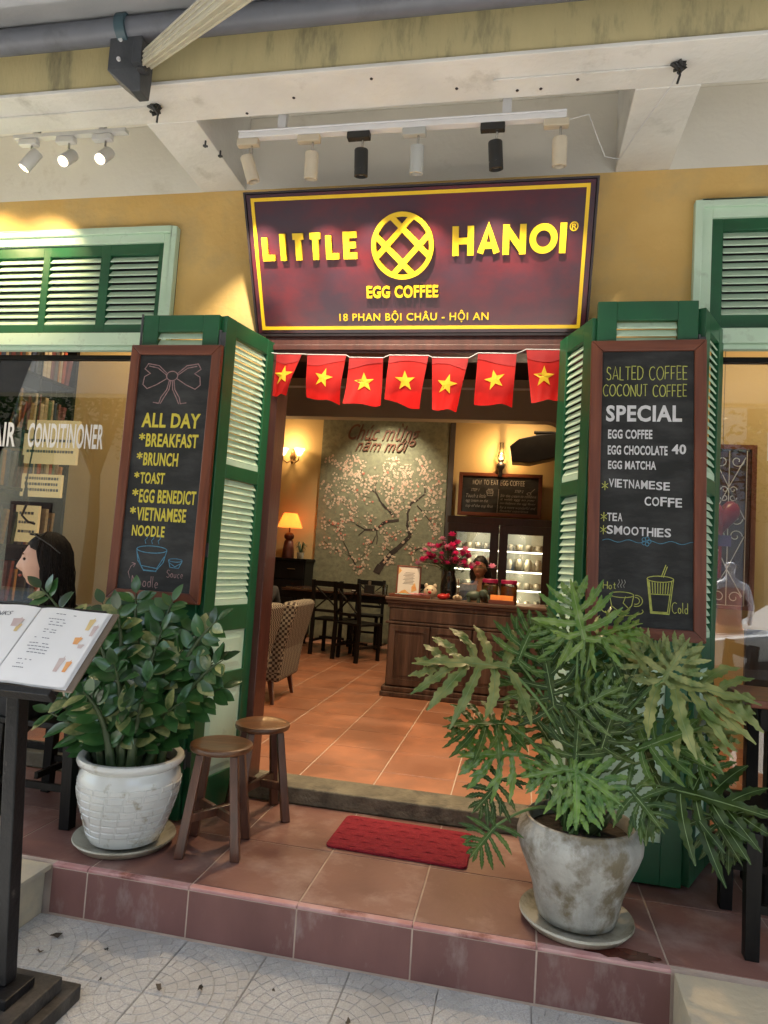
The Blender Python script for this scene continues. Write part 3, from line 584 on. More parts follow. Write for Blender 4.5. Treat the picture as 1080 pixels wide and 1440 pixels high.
for i in range(6):
    W = MB(); W.box(-5 + i * 2, -4 + i * 2, -.88, -.84, 5.0, 6.8); part('upper_window', W, M['green'])
part('left_side_wall', MB().box(-6.2, -6.0, .15, 7.0, -.2, 3.95), M['beige']); part('right_side_wall', MB().box(5.2, 5.4, .15, 7.0, -.2, 3.95), M['beige'])
W = MB()
for a, b in ((-5.6, -1.447), (-1.443, .283), (.287, 4.6)): W.box(a, b, -.004, .204, 0, .086)
part('stone_sill', W, M['sill'], bevel=.008)
# door frame
W = MB(); W.box(-1.44, -1.345, -.006, .156, .087, 2.41); part('door_jamb', W, M['maroon'], bevel=.004)
W = MB(); W.box(.185, .28, -.006, .156, .087, 2.41); part('door_jamb', W, M['maroon'], bevel=.004)
W = MB(); W.box(-1.44, .28, -.008, .158, 2.412, 2.518); W.box(-1.44, .28, -.02, -.0085, 2.425, 2.455); part('door_lintel', W, M['maroon'], bevel=.003)
# transom windows
def slat_mesh(wd, dp=.037, th=.006, tilt=58):
    mb = MB(); T = Matrix.Rotation(radians(tilt), 4, 'X'); mb.box(-wd / 2, wd / 2, -dp / 2, dp / 2, -th / 2, th / 2, T)
    me = mb.mesh('slat'); me.materials.append(M['mint']); return me
def transom(x0, x1, z0, z1, cols, zl0, zl1, label):
    t = bpy.data.objects.new('transom_window', None); COL.objects.link(t); t.parent = bld; t['label'] = label
    f = MB()
    for (a, b, yy) in ((0, .035, -.045), (.035, .085, -.028)):
        f.box(x0 + a, x0 + b, yy, -.001, z0 + a * 0, z1 - a); f.box(x1 - b, x1 - a, yy, -.001, z0, z1 - a); f.box(x0 + b, x1 - b, yy, -.001, z1 - b, z1 - a)
    f.box(x0 - .0, x1 + .0, -.058, -.0, z0 - .075, z0 - .0005); f.box(x0, x1, -.040, 0, z0 - .10, z0 - .0755); f.build('moulding', M['mint'], t, bevel=.004)
    gz = MB(); cs = sorted(cols); e = [x0 + .0855] + [v for c in cs for v in c] + [x1 - .0855]
    for a, b in zip(e[::2], e[1::2]): gz.box(a, b, -.012, .03, z0, z1 - .0855)
    for c in cs: gz.box(c[0], c[1], -.0115, .03, z0, zl0); gz.box(c[0], c[1], -.0115, .03, zl1, z1 - .0855)
    gz.build('sash', M['green'], t, bevel=.002)
    bk = MB()
    for c in cs: bk.box(c[0] - .01, c[1] + .01, .031, .036, zl0 - .01, zl1 + .01)
    bk.build('backing', M['sign_edge'], t)
    n = int((zl1 - zl0) / .0385)
    for c in cs:
        sm = slat_mesh(c[1] - c[0] - .004, .046, .007, 52)
        for k in range(n): link('slat', sm, t, ((c[0] + c[1]) / 2, .004, zl0 + (k + .5) * (zl1 - zl0) / n), bevel=.002)
transom(-4.30, -2.02, 2.515, 3.15, [(-4.0, -3.66), (-3.58, -3.28), (-3.22, -2.905), (-2.86, -2.515), (-2.455, -2.14)], 2.578, 3.0, 'wide transom of mint louvres left of the sign')
transom(.78, 3.3, 2.525, 3.18, [(.92, 1.42), (1.5, 2.0), (2.1, 2.6), (2.7, 3.1)], 2.605, 3.035, 'transom of mint louvres right of the sign')
W = MB(); W.box(-5.6, -4.30, 0, .14, .09, 3.15); part('facade_pier', W, M['ochre']); W = MB(); W.box(3.3, 4.6, 0, .14, .09, 3.17); part('facade_pier', W, M['ochre'])
# shop windows
for x0, x1, nm in ((-4.295, -2.025, 'left'), (.805, 3.295, 'right')):
    t = bpy.data.objects.new('shop_window', None); COL.objects.link(t); t.parent = bld; t['label'] = 'large clear shop window ' + nm + ' of the door'
    f = MB(); f.box(x0, x0 + .025, .04, .08, .088, 2.41); f.box(x1 - .025, x1, .04, .08, .088, 2.41); f.box(x0 + .025, x1 - .025, .04, .08, 2.385, 2.41); f.box(x0 + .025, x1 - .025, .04, .08, .088, .12)
    f.build('window_frame', M['blackwood'], t)
    p_ = MB(); p_.box(x0 + .025, x1 - .025, .058, .062, .12, 2.385); p_.build('pane', M['glass'], t)
    if nm == 'left':
        text('AIR', -3.195, 1.845, -3.03, 1.995, M['whitepl'], t, .056, .035, name='window_lettering'); text('CONDITINONER', -2.945, 1.845, -2.435, 1.995, M['whitepl'], t, .056, .035, name='window_lettering')
    else:
        f = MB(); f.box(1.165, 1.19, .0552, .056, 1.90, 2.04); f.build('window_lettering', M['chalk_w'], t)
# interior shell
W = MB(); W.box(-6.0, -2.93, 1.30, 1.40, .08, 3.75); part('partition_wall', W, M['beige'])
W = MB(); W.box(.80, 5.2, 2.05, 2.17, .08, 3.75); part('partition_wall', W, M['beige'])
W = MB(); W.box(-6.0, 5.2, 6.32, 6.5, .0, 3.95); part('back_wall', W, M['beige'])
W = MB(); W.box(-6.0, 5.2, .151, 6.32, 3.76, 3.90); part('interior_ceiling', W, M['darkceil'])
# dropped beam with a rounded right end
zb, zt = 3.215, 3.755
pl = [(-4.6, zt), (-4.6, zb)]
xr = .50
pl += [(xr - .22 + .22 * sin(a), zb - .20 + .20 * cos(a)) for a in [pi / 2 * i / 8 for i in range(9)]]
pl += [(xr, .09), (1.3, .09), (1.3, zt)]
W = MB()
# built as quads so that the concave outline fills cleanly
W.box(-4.6, xr - .22, 5.3, 5.5, zb, zt); W.box(xr, 1.3, 5.3, 5.5, .09, zt)
arc = [(xr - .22 + .22 * sin(pi / 2 * i / 8), zb - .20 + .20 * cos(pi / 2 * i / 8)) for i in range(9)]
for a, b in zip(arc, arc[1:]): W.prism([(a[0], a[1]), (b[0], b[1]), (b[0], zt), (a[0], zt)], 5.3, 5.5)
part('dropped_beam', W, M['beigegrey'])
W = MB(); W.box(-4.6, .5, 5.285, 5.2995, zb + .40, zb + .425); part('picture_rail', W, M['white_wall'])

# shutters ----------------------------------------------------------------------
def shutter(loc, rz, wd, label, st=.085):
    t = bpy.data.objects.new('shutter', None); COL.objects.link(t); t.parent = bld; t.location = loc; t.rotation_euler = (0, 0, rz); t['label'] = label
    H = 2.455; f = MB(); f.box(0, st, -.018, .018, 0, H); f.box(wd - st, wd, -.018, .018, 0, H)
    for a, b in ((0, .165), (.585, .67), (.88, 1.01), (1.65, 1.72), (2.37, H)): f.box(st, wd - st, -.0175, .0175, a, b)
    f.build('shutter_frame', M['green'], t, bevel=.003)
    me = slat_mesh(wd - 2 * st - .002)
    for a, b in ((1.01, 1.65), (1.72, 2.37)):
        n = 18
        q = MB(); q.box(st, wd - st, -.012, .012, a + .0005, a + .028); q.build('bottom_bead', M['mint'], t)
        for k in range(n): link('slat', me, t, (wd / 2, 0, a + .028 + (k + .5) * (b - a - .03) / n), bevel=.002)
    for a, b in ((.165, .585), (.67, .88)):
        p_ = MB(); x0, x1 = st, wd - st
        for s_ in (-1, 1):
            ya, yb = s_ * .006, s_ * .013; e = .045
            vs = [(x0, ya, a), (x1, ya, a), (x1, ya, b), (x0, ya, b), (x0 + .02, ya, a + .02), (x1 - .02, ya, a + .02), (x1 - .02, ya, b - .02), (x0 + .02, ya, b - .02), (x0 + e, yb, a + e), (x1 - e, yb, a + e), (x1 - e, yb, b - e), (x0 + e, yb, b - e)]
            p_.add(vs, [(i, (i + 1) % 4, (i + 1) % 4 + 4, i + 4) for i in range(4)] + [(i + 4, (i + 1) % 4 + 4, (i + 1) % 4 + 8, i + 8) for i in range(4)] + [(8, 9, 10, 11)])
        p_.build('panel', M['mint'], t)
    return t
shutter((-1.925, -.425, .012), 0, .415, 'left street-facing shutter behind the all day board')
shutter((-1.492, -.425, .012), atan2(.44, .095), .455, 'left folded shutter beside the open doorway')
shutter((.175, -.025, .012), atan2(-.325, .125), .35, 'right shutter folded outward from the door frame')
shutter((.305, -.345, .012), 0, .430, 'right street-facing shutter behind the specials board').scale = (1, 1, 1.03)
shutter((.755, -.335, .012), atan2(.30, .155), .345, 'right shutter folding back to the wall').scale = (1, 1, 1.02)
for hx, hy in ((-1.505, -.43), (.742, -.345)):
    for z in (.25, 1.25, 2.3): h = MB(); h.tube([(hx, hy, z), (hx, hy, z + .09)], .008, 8); h.box(hx - .03, hx + .03, hy - .003, hy + .003, z + .01, z + .08); h.build('hinge', M['greypl'], bld)
W = MB(); W.box(-1.508, -1.497, -.412, -.40, .01, 2.46); W.box(.735, .748, -.325, -.30, .01, 2.49); part('hinge_post', W, M['maroon'])
W = MB(); W.tube([(-1.93, -.445, 2.28), (-1.93, -.445, 2.47)], .006, 6); part('shutter_bolt', W, M['greypl'])

# ceiling details -------------------------------------------------------------
def stub(x, y, lab, r=.03, seed=1):
    rn = random.Random(seed); mb = MB()
    for k in range(9):
        a = rn.uniform(0, 6.28); mb.tube([(x + rn.uniform(-.012, .012), y + rn.uniform(-.012, .012), 3.37), (x + r * cos(a), y + r * sin(a), 3.37 - rn.uniform(.005, .02)), (x + r * .6 * cos(a + 1.5), y + r * .6 * sin(a + 1.5), 3.36 - rn.uniform(.0, .03))], .007, 5)
    mb.tube([(x, y, 3.37), (x + .012, y + .01, 3.33), (x + .004, y + .02, 3.30)], .005, 5)
    tag(mb.build('cable_stub', M['blackpl'], smooth=60), lab, 'cable')
stub(-1.783, -.737, 'black taped cable end on the beam underside near the awning bracket', seed=2)
stub(.536, -.746, 'black taped cable end on the beam underside at the far right', seed=5)
mb = MB(); mb.tube([(.548, -.73, 3.365), (.53, -.66, 3.34), (.44, -.30, 3.36), (.40, -.13, 3.36), (.33, -.14, 3.37), (.27, -.30, 3.38), (.22, -.45, 3.385), (.12, -.5, 3.33)], .0025, 6)
tag(mb.build('cable', M['whitepl'], smooth=60), 'thin white cable looping from the beam to the long track', 'cable')
mb = MB(); mb.box(-4.0, -1.80, -.742, -.734, 3.362, 3.3695); tag(mb.build('cable_conduit', M['white_old']), 'slim conduit along the beam underside at left', 'conduit')
mb = MB(); mb.box(-.20, .52, -.742, -.734, 3.362, 3.3695); tag(mb.build('cable_conduit', M['white_old']), 'slim conduit ending at the right cable stub', 'conduit')
mb = MB()
for x, y in ((-1.66, -.46), (-1.62, -.37)):
    mb.tube([(x, y, 3.372), (x, y, 3.335)], .005, 6); mb.tube([(x - .01, y, 3.345), (x + .012, y, 3.34)], .006, 6)
tag(mb.build('screw_hooks', M['greypl']), 'two rusty screws under the cross beam left of the sign', 'screw')
mb = MB()
rn = random.Random(4)
for x, y in ((-.72, -.8), (-.1, -.66), (.0, -.66), (-1.36, -.64), (-.36, -.70), (.15, -.70), (-1.1, -.72)): mb.ball((x, y, 3.37), (.008, .008, .004), 6, 4)
tag(mb.build('plugged_holes', M['sign_edge']), 'row of small dark plugged holes on the beam underside', 'hole')

# awning ------------------------------------------------------------------------
aw = thing('awning', 'retractable awning with grey roller tube and pale fabric above the cafe', 'awning', (-1.76, -1.0, 3.53))
T0 = Vector((-1.76, -1.0, 3.53))
mb = MB(); mb.tube([(-7.0 + 1.76, 0, 0), (6.5 + 1.76, 0, 0)], .052, 24); mb.build('roller_tube', M['tube'], aw, smooth=40)
mb = MB(); mb.box(-.085, .070, -.02, .08, -.19, .03); mb.add([(-.085, -.02, -.19), (.07, -.02, -.19), (.07, .08, -.19), (-.085, .08, -.19), (.02, .01, -.275), (.065, .01, -.275), (.065, .08, -.275), (.02, .08, -.275)], [(0, 1, 5, 4), (1, 2, 6, 5), (2, 3, 7, 6), (3, 0, 4, 7), (4, 5, 6, 7)])
mb.build('wall_bracket', M['greypl'], aw, bevel=.004)
mb = MB(); mb.tube([(-.045, 0, 0), (.0, 0, 0)], .066, 20); mb.build('bracket_collar', pm('teal_collar', (.035, .075, .095), (.05, .09, .11), 8, .4), aw, smooth=40)
mb = MB(); mb.box(.055, .10, -.06, .02, -.20, -.10); mb.tube([(.08, -.02, -.21), (.08, -.02, -.09)], .02, 12)
mb.build('arm_joint', M['greypl'], aw, bevel=.003)
for z in (-.06, -.15): mb = MB(); mb.tube([(-.03, -.0205, z), (-.03, -.03, z)], .009, 8); mb.build('bolt', M['whitepl'], aw)
A0 = Vector((.115, -.03, -.165)); A1 = A0 + (Vector((-.80 + 1.76, -2.0 + 1.0, 2.69 - 3.53)) - A0) * 1.45; 
mb = MB(); mb.bar(A0, A1, .044, .060)
d = (A1 - A0).normalized(); sx = Vector((0, 0, 1)).cross(d).normalized(); up_ = d.cross(sx)
for k in (-.017, 0, .017): mb.bar(A0 + sx * k - up_ * .032, A1 + sx * k - up_ * .032, .007, .006); mb.bar(A0 + up_ * k - sx * .024, A1 + up_ * k - sx * .024, .005, .007)
mb.build('folding_arm', M['alu'], aw, bevel=.003)
mb = MB(); n = 16
for i in range(n):
    y_a, y_b = -.0 - 2.6 * i / n, -.0 - 2.6 * (i + 1) / n; f_ = lambda y: .054 + y * .19 - .03 * sin(pi * -y / 2.6)
    mb.add([(-5.2, y_a, f_(y_a)), (8.2, y_a, f_(y_a)), (8.2, y_b, f_(y_b)), (-5.2, y_b, f_(y_b)), (-5.2, y_a, f_(y_a) + .002), (8.2, y_a, f_(y_a) + .002), (8.2, y_b, f_(y_b) + .002), (-5.2, y_b, f_(y_b) + .002)], [(0, 1, 2, 3), (7, 6, 5, 4)])
mb.build('fabric', M['awning'], aw)
mb = MB(); mb.box(-5.2, 8.2, -.20, .128, .205, .225); mb.box(-5.2, 8.2, -.20, -.185, .10, .2045); mb.build('added_sun_shield', M['alu'], aw)  # unseen shield added to keep direct sun off the front beam
mb = MB(); mb.bar((-5.2, -2.62, -.44), (8.2, -2.62, -.44), .05, .07); mb.build('front_bar', M['alu'], aw)

# ============================================================ SIGN
SA = atan2(.31, .63)
sg = thing('cafe_sign', 'maroon signboard with yellow letters tilted forward above the doorway', 'sign', (0, -.022, 2.515), rot=(SA, 0, 0))
mb = MB(); mb.box(-1.478, .280, .004, .030, 0, .706); mb.build('sign_back', M['sign_edge'], sg, bevel=.003)
mb = MB(); mb.box(-1.474, .276, -.002, .0035, .004, .702); mb.build('sign_panel', M['sign_red'], sg)
mb = MB(); mb.box(-1.480, .282, -.006, .0345, .7065, .716); mb.box(-1.489, -1.4785, -.006, .034, -.004, .716); mb.box(.2805, .291, -.006, .034, -.004, .716); mb.box(-1.478, .280, -.006, .034, -.012, -.0005); mb.build('sign_rim', M['sign_edge'], sg)
def rect_ring(mb, x0, x1, z0, z1, w_, ya, yb): mb.box(x0, x1, ya, yb, z0, z0 + w_); mb.box(x0, x1, ya, yb, z1 - w_, z1); mb.box(x0, x0 + w_, ya, yb, z0 + w_, z1 - w_); mb.box(x1 - w_, x1, ya, yb, z0 + w_, z1 - w_)
mb = MB(); rect_ring(mb, -1.450, .252, .022, .686, .017, -.007, -.0022); mb.build('border', M['gold'], sg)
def letter(ch, x0, z0, wd, ht, sw, dep=.026, name='letter'):
    a, st = GL[ch]; pieces = []
    k = 0; mf = MB(); ms_ = MB()
    for s_ in st:
        k += 1; sxw = (wd - sw) / max(a, 1e-3) if a > .5 else 0
        pts = [(x0 + sw / 2 + p[0] * sxw, z0 + (sw / 2 if ch not in 'IHTAN' else 0) + p[1] / 6 * (ht - (sw if ch not in 'IHTAN' else (sw / 2 if ch == 'T' else 0)))) for p in s_]
        if ch == 'A' or (ch == 'N' and k == 2): pts = [(p[0], z0 + sw * (.30 if ch == 'A' else .50) + (p[1] - z0) * (ht - sw * (.60 if ch == 'A' else 1.0)) / ht) for p in pts]
        if ch == 'O': pts = [(x0 + wd / 2 + (wd - sw) / 2 * cos(radians(90 + 15 * i)), z0 + ht / 2 + (ht - sw) / 2 * sin(radians(90 + 15 * i))) for i in range(25)]
        if ch == 'H' and k == 3 or ch == 'A' and k == 2: pts = [(p[0], p[1]) for p in pts]
        if ch == 'E' and k == 2: pts = [(x0 + sw * .5, p[1]) if p is pts[0] else p for p in pts]
        ribbon(mf, pts, sw, -dep - .0003 * k, -.004, closed=(ch == 'O'))
    mf.build(name, M['gold'], sg)
for ch, x, wd_ in (('L', -1.418, .084), ('I', -1.318, .036), ('T', -1.262, .088), ('T', -1.168, .088), ('L', -1.068, .084), ('E', -.974, .086)): letter(ch, x + .013, .379, wd_, .132, .031, .019)
for ch, x, wd_ in (('H', -.399, .106), ('A', -.276, .112), ('N', -.150, .112), ('O', -.022, .134), ('I', .122, .035)): letter(ch, x + .003, .380, wd_, .138, .031, .019)
# emblem: ring with a woven diamond
em = bpy.data.objects.new('emblem', None); COL.objects.link(em); em.parent = sg
mb = MB(); cx, cz = -.650, .434; ribbon(mb, [(cx + .149 * cos(2 * pi * i / 48), cz + .149 * sin(2 * pi * i / 48)) for i in range(49)], .023, -.026, -.004, closed=True); mb.build('ring', M['gold'], em)
def ebar(a, b, k):
    mb = MB(); ribbon(mb, [a, b], .027, -.0255 - .0007 * k, -.004); mb.build('bar', M['gold'], em)
def chord(dx, dz, off):
    L_ = sqrt(dx * dx + dz * dz); dx /= L_; dz /= L_; nx, nz = -dz, dx; c_ = sqrt(max(.0, .142 ** 2 - off ** 2)) ; return ((cx + nx * off - dx * c_, cz + nz * off - dz * c_), (cx + nx * off + dx * c_, cz + nz * off + dz * c_))
for k, (dx, dz, off) in enumerate([(1, 1, .060), (1, 1, -.060), (-1, 1, .060), (-1, 1, -.060)]): a, b = chord(dx, dz, off); ebar(a, b, k + 1)
text('EGG COFFEE', -.846, .182, -.468, .244, M['gold'], sg, -.004, .055, name='sign_lettering', thick=.014)
text('18 PHAN BỘI CHÂU - HỘI AN', -1.004, .056, -.207, .118, M['gold'], sg, -.003, .018, name='sign_lettering', thick=.005, space=1.08)
text('®', .168, .478, .210, .522, M['gold'], sg, -.003, .03, name='sign_lettering', thick=.006)

# ============================================================ TRACK LIGHTS
def lamp(name, kind, loc, energy, color, target=None, size=.03, spot=60, blend=.5, parent=None):
    l = bpy.data.lights.new(name, kind); l.energy = energy; l.color = color
    if kind in ('SPOT', 'POINT'): l.shadow_soft_size = size
    if kind == 'SPOT': l.spot_size = radians(spot); l.spot_blend = blend
    o = bpy.data.objects.new(name, l); COL.objects.link(o); o.location = loc
    if target is not None: o.rotation_euler = (Vector(target) - Vector(loc)).to_track_quat('-Z', 'Y').to_euler()
    return o
M['dimlens'] = pm('dim_lens', (.35, .33, .28), None, rough=.3)
def head(parent, x, m, z, ty, tx=0, lit=True, mface=None):
    """one spot head hanging from the rail: adapter, stem, tilted can"""
    hd = bpy.data.objects.new('spot_head', None); COL.objects.link(hd); hd.parent = parent; hd.location = (x, 0, 0)
    a = MB(); a.box(-.055, .055, -.018, .018, -.036, -.003); a.build('adapter', m, hd, bevel=.004)
    s_ = MB(); s_.tube([(.02, 0, -.03), (.02, 0, z + .055)], .006, 8); s_.build('stem', M['chrome'], hd, smooth=40)
    R_ = Matrix.Translation((.02, 0, z)) @ Matrix.Rotation(tx, 4, 'Y') @ Matrix.Rotation(ty, 4, 'X')
    c = MB(); c.lathe([(.0, .062), (.030, .062), (.032, .058), (.032, -.058), (.026, -.06), (.024, -.045)], 20, R_); c.build('can', m, hd, smooth=40)
    f = MB(); f.lathe([(0, -.046), (.0235, -.046)], 16, R_); f.build('lens', mface or M['dimlens'], hd)
    return R_
tr = thing('track_light', 'long white track with six spot heads above the signboard', 'track light', (0, -.545, 3.305))
mb = MB(); mb.box(-1.432, .118, -.020, .020, -.002, .024); mb.box(-1.432, .118, -.026, .026, .0245, .032); mb.build('rail', M['whitepl'], tr, bevel=.003)
mb = MB(); mb.box(-1.235, -1.195, -.015, .015, .0325, .495); mb.build('hanger', M['whitepl'], tr); mb = MB(); mb.box(-.165, -.125, -.015, .015, .0325, .495); mb.build('hanger', M['whitepl'], tr)
M['beigecan'] = pm('cream_spot_can', (.56, .49, .38), (.5, .44, .34), 8, .45); M['greycan'] = pm('grey_spot_can', (.42, .43, .42), None, rough=.4)
M['blackcan'] = pm('chipped_black_can', (.012, .012, .012), (.02, .02, .02), 8, .5, c3=(.4, .38, .36), dscale=45, dthr=.68, dsoft=.02)
for x, m, tx in ((-1.385, 'beigecan', -.30), (-1.075, 'beigecan', .06), (-.83, 'blackcan', .0), (-.565, 'greycan', .02), (-.205, 'blackcan', -.08), (.075, 'beigecan', -.03)):
    head(tr, x, M[m], -.155, .22, tx)
    c = Vector((x + .02, -.545 + .0, 3.305 - .155)); tgt = Vector((x + .02 + tx * .2, -.17, 2.62))
    dd = (tgt - c).normalized()
    lamp('track_spot', 'SPOT', c + dd * .066, 15 if x != .075 else 8, (1, .86, .62), tgt, .012, 74, .7)
lt_ = thing('track_light', 'short white track with three glowing spots under the ceiling at left', 'track light', (-2.40, -.42, 3.47))
mb = MB(); mb.box(-.42, .26, -.018, .018, 0, .02); mb.build('rail', M['whitepl'], lt_); mb = MB(); mb.box(-.30, -.27, -.012, .012, .0205, .33); mb.build('hanger', M['whitepl'], lt_); mb = MB(); mb.box(.10, .13, -.012, .012, .0205, .33); mb.build('hanger', M['whitepl'], lt_)
for x, tx, ty in ((-.33, .45, -.25), (-.10, -.1, -.75), (.12, -.1, -.75)):
    head(lt_, x, M['whitepl'], -.12, ty, tx, mface=M['spotface'])
for x, t in ((-.33, (-2.95, -.02, 2.9)), (-.10, (-2.7, -.9, 1.5)), (.12, (-2.2, -.95, 1.2))):
    c = Vector((-2.38 + x, -.42, 3.345)); dd = (Vector(t) - c).normalized(); lamp('track_spot', 'SPOT', c + dd * .07, 12 if x < -.2 else 7, (1, .76, .42), t, .02, 90, 1)
lamp('track_spot', 'SPOT', (-3.35, -.42, 3.32), 13, (1, .72, .34), (-3.3, -.02, 2.95), .02, 90, 1)

# ============================================================ FLAG BUNTING
bt = thing('flag_bunting', 'string of seven small red flags with yellow stars across the doorway top', 'bunting', (0, -.03, 0))
mb = MB(); sp = [(-1.42, 0, 2.41)]
FX = [(-1.358, -1.214, 2.395, -1.365, -1.292, 2.165, .02), (-1.181, -.962, 2.39, -1.178, -.99, 2.145, -.05), (-.942, -.756, 2.375, -.950, -.752, 2.118, .0), (-.723, -.512, 2.388, -.733, -.548, 2.13, -.08),
      (-.492, -.300, 2.376, -.478, -.352, 2.101, .0), (-.253, -.055, 2.40, -.262, -.066, 2.133, .0), (-.007, .158, 2.42, .030, .165, 2.155, .05)]
for f_ in FX: sp += [(f_[0], 0, f_[2] + .006), (f_[1], 0, f_[2] + .004)]
mb.tube(sp + [(.19, 0, 2.45)], .002, 6); mb.build('string', M['whitepl'], bt)
for k, (a, b, zt_, c_, d_, zb_, sk) in enumerate(FX):
    rn = random.Random(k + 3); nx, nz_ = 12, 12; vs = []; ph = rn.uniform(0, 6)
    def fp(u, v, off=0):
        xt = a + (b - a) * u; xb = c_ + (d_ - c_) * u; z_ = zt_ + (zb_ - zt_) * v + sk * (u - .5) * v * .6
        return Vector((xt + (xb - xt) * v, .020 * v * sin(u * 5 + ph) + .014 * sin(v * 4 + ph * 2) * v + .005 * sin(u * 14 + v * 5 + ph) * v + (.030 * (u * v) ** 4 if k % 2 else -.028 * ((1 - u) * v) ** 4) + off, z_ + .004 * sin(u * 9 + ph) * v))
    for j in range(nz_ + 1):
        for i in range(nx + 1): vs.append(tuple(fp(i / nx, j / nz_)))
    mb = MB(); mb.add(vs, [(j * (nx + 1) + i, j * (nx + 1) + i + 1, (j + 1) * (nx + 1) + i + 1, (j + 1) * (nx + 1) + i) for j in range(nz_) for i in range(nx)])
    fo = mb.build('flag', M['flagred'], bt, smooth=80)
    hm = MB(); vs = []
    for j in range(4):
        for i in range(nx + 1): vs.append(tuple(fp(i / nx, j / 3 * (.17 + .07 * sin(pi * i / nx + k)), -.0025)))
    hm.add(vs, [(j * (nx + 1) + i, j * (nx + 1) + i + 1, (j + 1) * (nx + 1) + i + 1, (j + 1) * (nx + 1) + i) for j in range(3) for i in range(nx)]); hm.build('shaded_hem_fold', M['flaghem_shade'], fo, smooth=80)
    wdt = (b - a + d_ - c_) / 2; hgt = zt_ - zb_; st = MB(); R1 = .055; ang = rn.uniform(-.25, .25); cu, cv = .5, .52; ctr = fp(cu, cv, -.0035); pts = []
    for i in range(10):
        rr = R1 if i % 2 == 0 else R1 * .40; t = ang + pi / 2 + i * pi / 5; uu = cu + rr * cos(t) / wdt; vv = cv - rr * sin(t) / hgt; pts.append(fp(min(1, max(0, uu)), min(1, max(0, vv)), -.0035))
    st.add([ctr] + pts, [(0, 1 + i, 1 + (i + 1) % 10) for i in range(10)]); 
    st.add([Vector(p_) + Vector((0, .0070, 0)) for p_ in [ctr] + pts], [(0, 1 + (i + 1) % 10, 1 + i) for i in range(10)]); so_ = st.build('star', M['flagstar'], fo)

# ============================================================ CHALKBOARDS
def board(name, label, loc, rot, wd, ht, fr=.042):
    t = thing(name, label, 'chalkboard', loc, rot=rot)
    for (x0, x1, z0, z1, m) in ((0, fr, 0, ht, 'redwood'), (wd - fr, wd, 0, ht, 'redwood')):
        mb = MB(); pl = [(x0, z0 + (0 if x0 == 0 else fr)), (x1, z0 + (fr if x0 == 0 else 0)), (x1, z1 - (fr if x0 == 0 else 0)), (x0, z1 - (0 if x0 == 0 else fr))]; mb.prism(pl, -.030, 0); mb.build('frame_rail', M[m], t, bevel=.004)
    for top in (0, 1):
        z0 = ht - fr if top else 0; mb = MB(); e = .0008
        pl = [(e, z0), (wd - e, z0), (wd - fr - e, z0 + fr), (fr + e, z0 + fr)] if not top else [(fr + e, z0), (wd - fr - e, z0), (wd - e, z0 + fr), (e, z0 + fr)]
        mb.prism(pl, -.0298, -.0002); mb.build('frame_rail', M['redwood_x'], t, bevel=.004)
    mb = MB(); mb.box(fr - .004, wd - fr + .004, -.018, -.004, fr - .004, ht - fr + .004); mb.build('slate', M['slate'], t)
    return t
ZT = lambda z: (z - 1.030)
lb_ = board('chalkboard', 'tall red-framed chalkboard reading all day breakfast leaning on the left shutter', (-1.955, -.478, 1.032), (radians(-1.2), 0, 0), .487, 1.268, .050)
YB = -.0185
def LX(x): return (x + 1.955) * .965 + .020
for s_, (x0, z0, x1, z1) in {'ALL DAY': (-1.880, 1.882, -1.556, 1.955)}.items(): text(s_, LX(x0), z0 - 1.032, LX(x1), z1 - 1.032, M['chalk_y'], lb_, YB, .045)
for s_, x0, z0, x1, z1 in [('*BREAKFAST', -1.888, 1.784, -1.557, 1.852), ('*BRUNCH', -1.89, 1.690, -1.657, 1.756), ('* TOAST', -1.892, 1.600, -1.720, 1.657), ('*EGG BENEDICT', -1.893, 1.506, -1.539, 1.573), ('*VIETNAMESE', -1.896, 1.418, -1.584, 1.484), ('NOODLE', -1.872, 1.341, -1.692, 1.395)]:
    text(s_, LX(x0), z0 - 1.032, LX(x1), z1 - 1.032, M['chalk_y'], lb_, YB, .042)
def P2(pts, ox, oz): return [(p[0] + ox, p[1] + oz) for p in pts]
bow = []
cx_, cz_ = .232, 1.112
bow.append(circ(cx_, cz_, .030, .024, 0, 360, 20))
for sgn in (-1, 1):
    bow.append([(cx_ + sgn * .028, cz_ + .012), (cx_ + sgn * .075, cz_ + .052), (cx_ + sgn * .135, cz_ + .062), (cx_ + sgn * .152, cz_ + .035), (cx_ + sgn * .12, cz_ + .012), (cx_ + sgn * .15, cz_ - .005), (cx_ + sgn * .155, cz_ - .045), (cx_ + sgn * .13, cz_ - .066), (cx_ + sgn * .08, cz_ - .045), (cx_ + sgn * .028, cz_ - .014)])
    bow.append([(cx_ + sgn * .030, cz_ + .004), (cx_ + sgn * .08, cz_ + .040), (cx_ + sgn * .13, cz_ + .050)])
    bow.append([(cx_ + sgn * .012, cz_ - .022), (cx_ + sgn * .022, cz_ - .07), (cx_ + sgn * .050, cz_ - .11), (cx_ + sgn * .058, cz_ - .14), (cx_ + sgn * .09, cz_ - .135)])
    bow.append([(cx_ + sgn * .004, cz_ - .022), (cx_ + sgn * .010, cz_ - .07), (cx_ + sgn * .036, cz_ - .115), (cx_ + sgn * .050, cz_ - .142)])
scrawl(bow, M['chalk_p'], lb_, YB, .0045)
bx_, bz_ = LX(-1.752), 1.165 - 1.032
bowl = [circ(bx_, bz_ + .115, .080, .017, 0, 360, 20), [(bx_ - .080, bz_ + .113), (bx_ - .07, bz_ + .06), (bx_ - .035, bz_ + .015), (bx_ + .03, bz_ + .012), (bx_ + .066, bz_ + .055), (bx_ + .080, bz_ + .113)], [(bx_ - .073, bz_ + .09), (bx_ - .05, bz_ + .035), (bx_ + .035, bz_ + .025), (bx_ + .07, bz_ + .085)], [(bx_ - .035, bz_ + .012), (bx_ + .035, bz_ + .010)]]
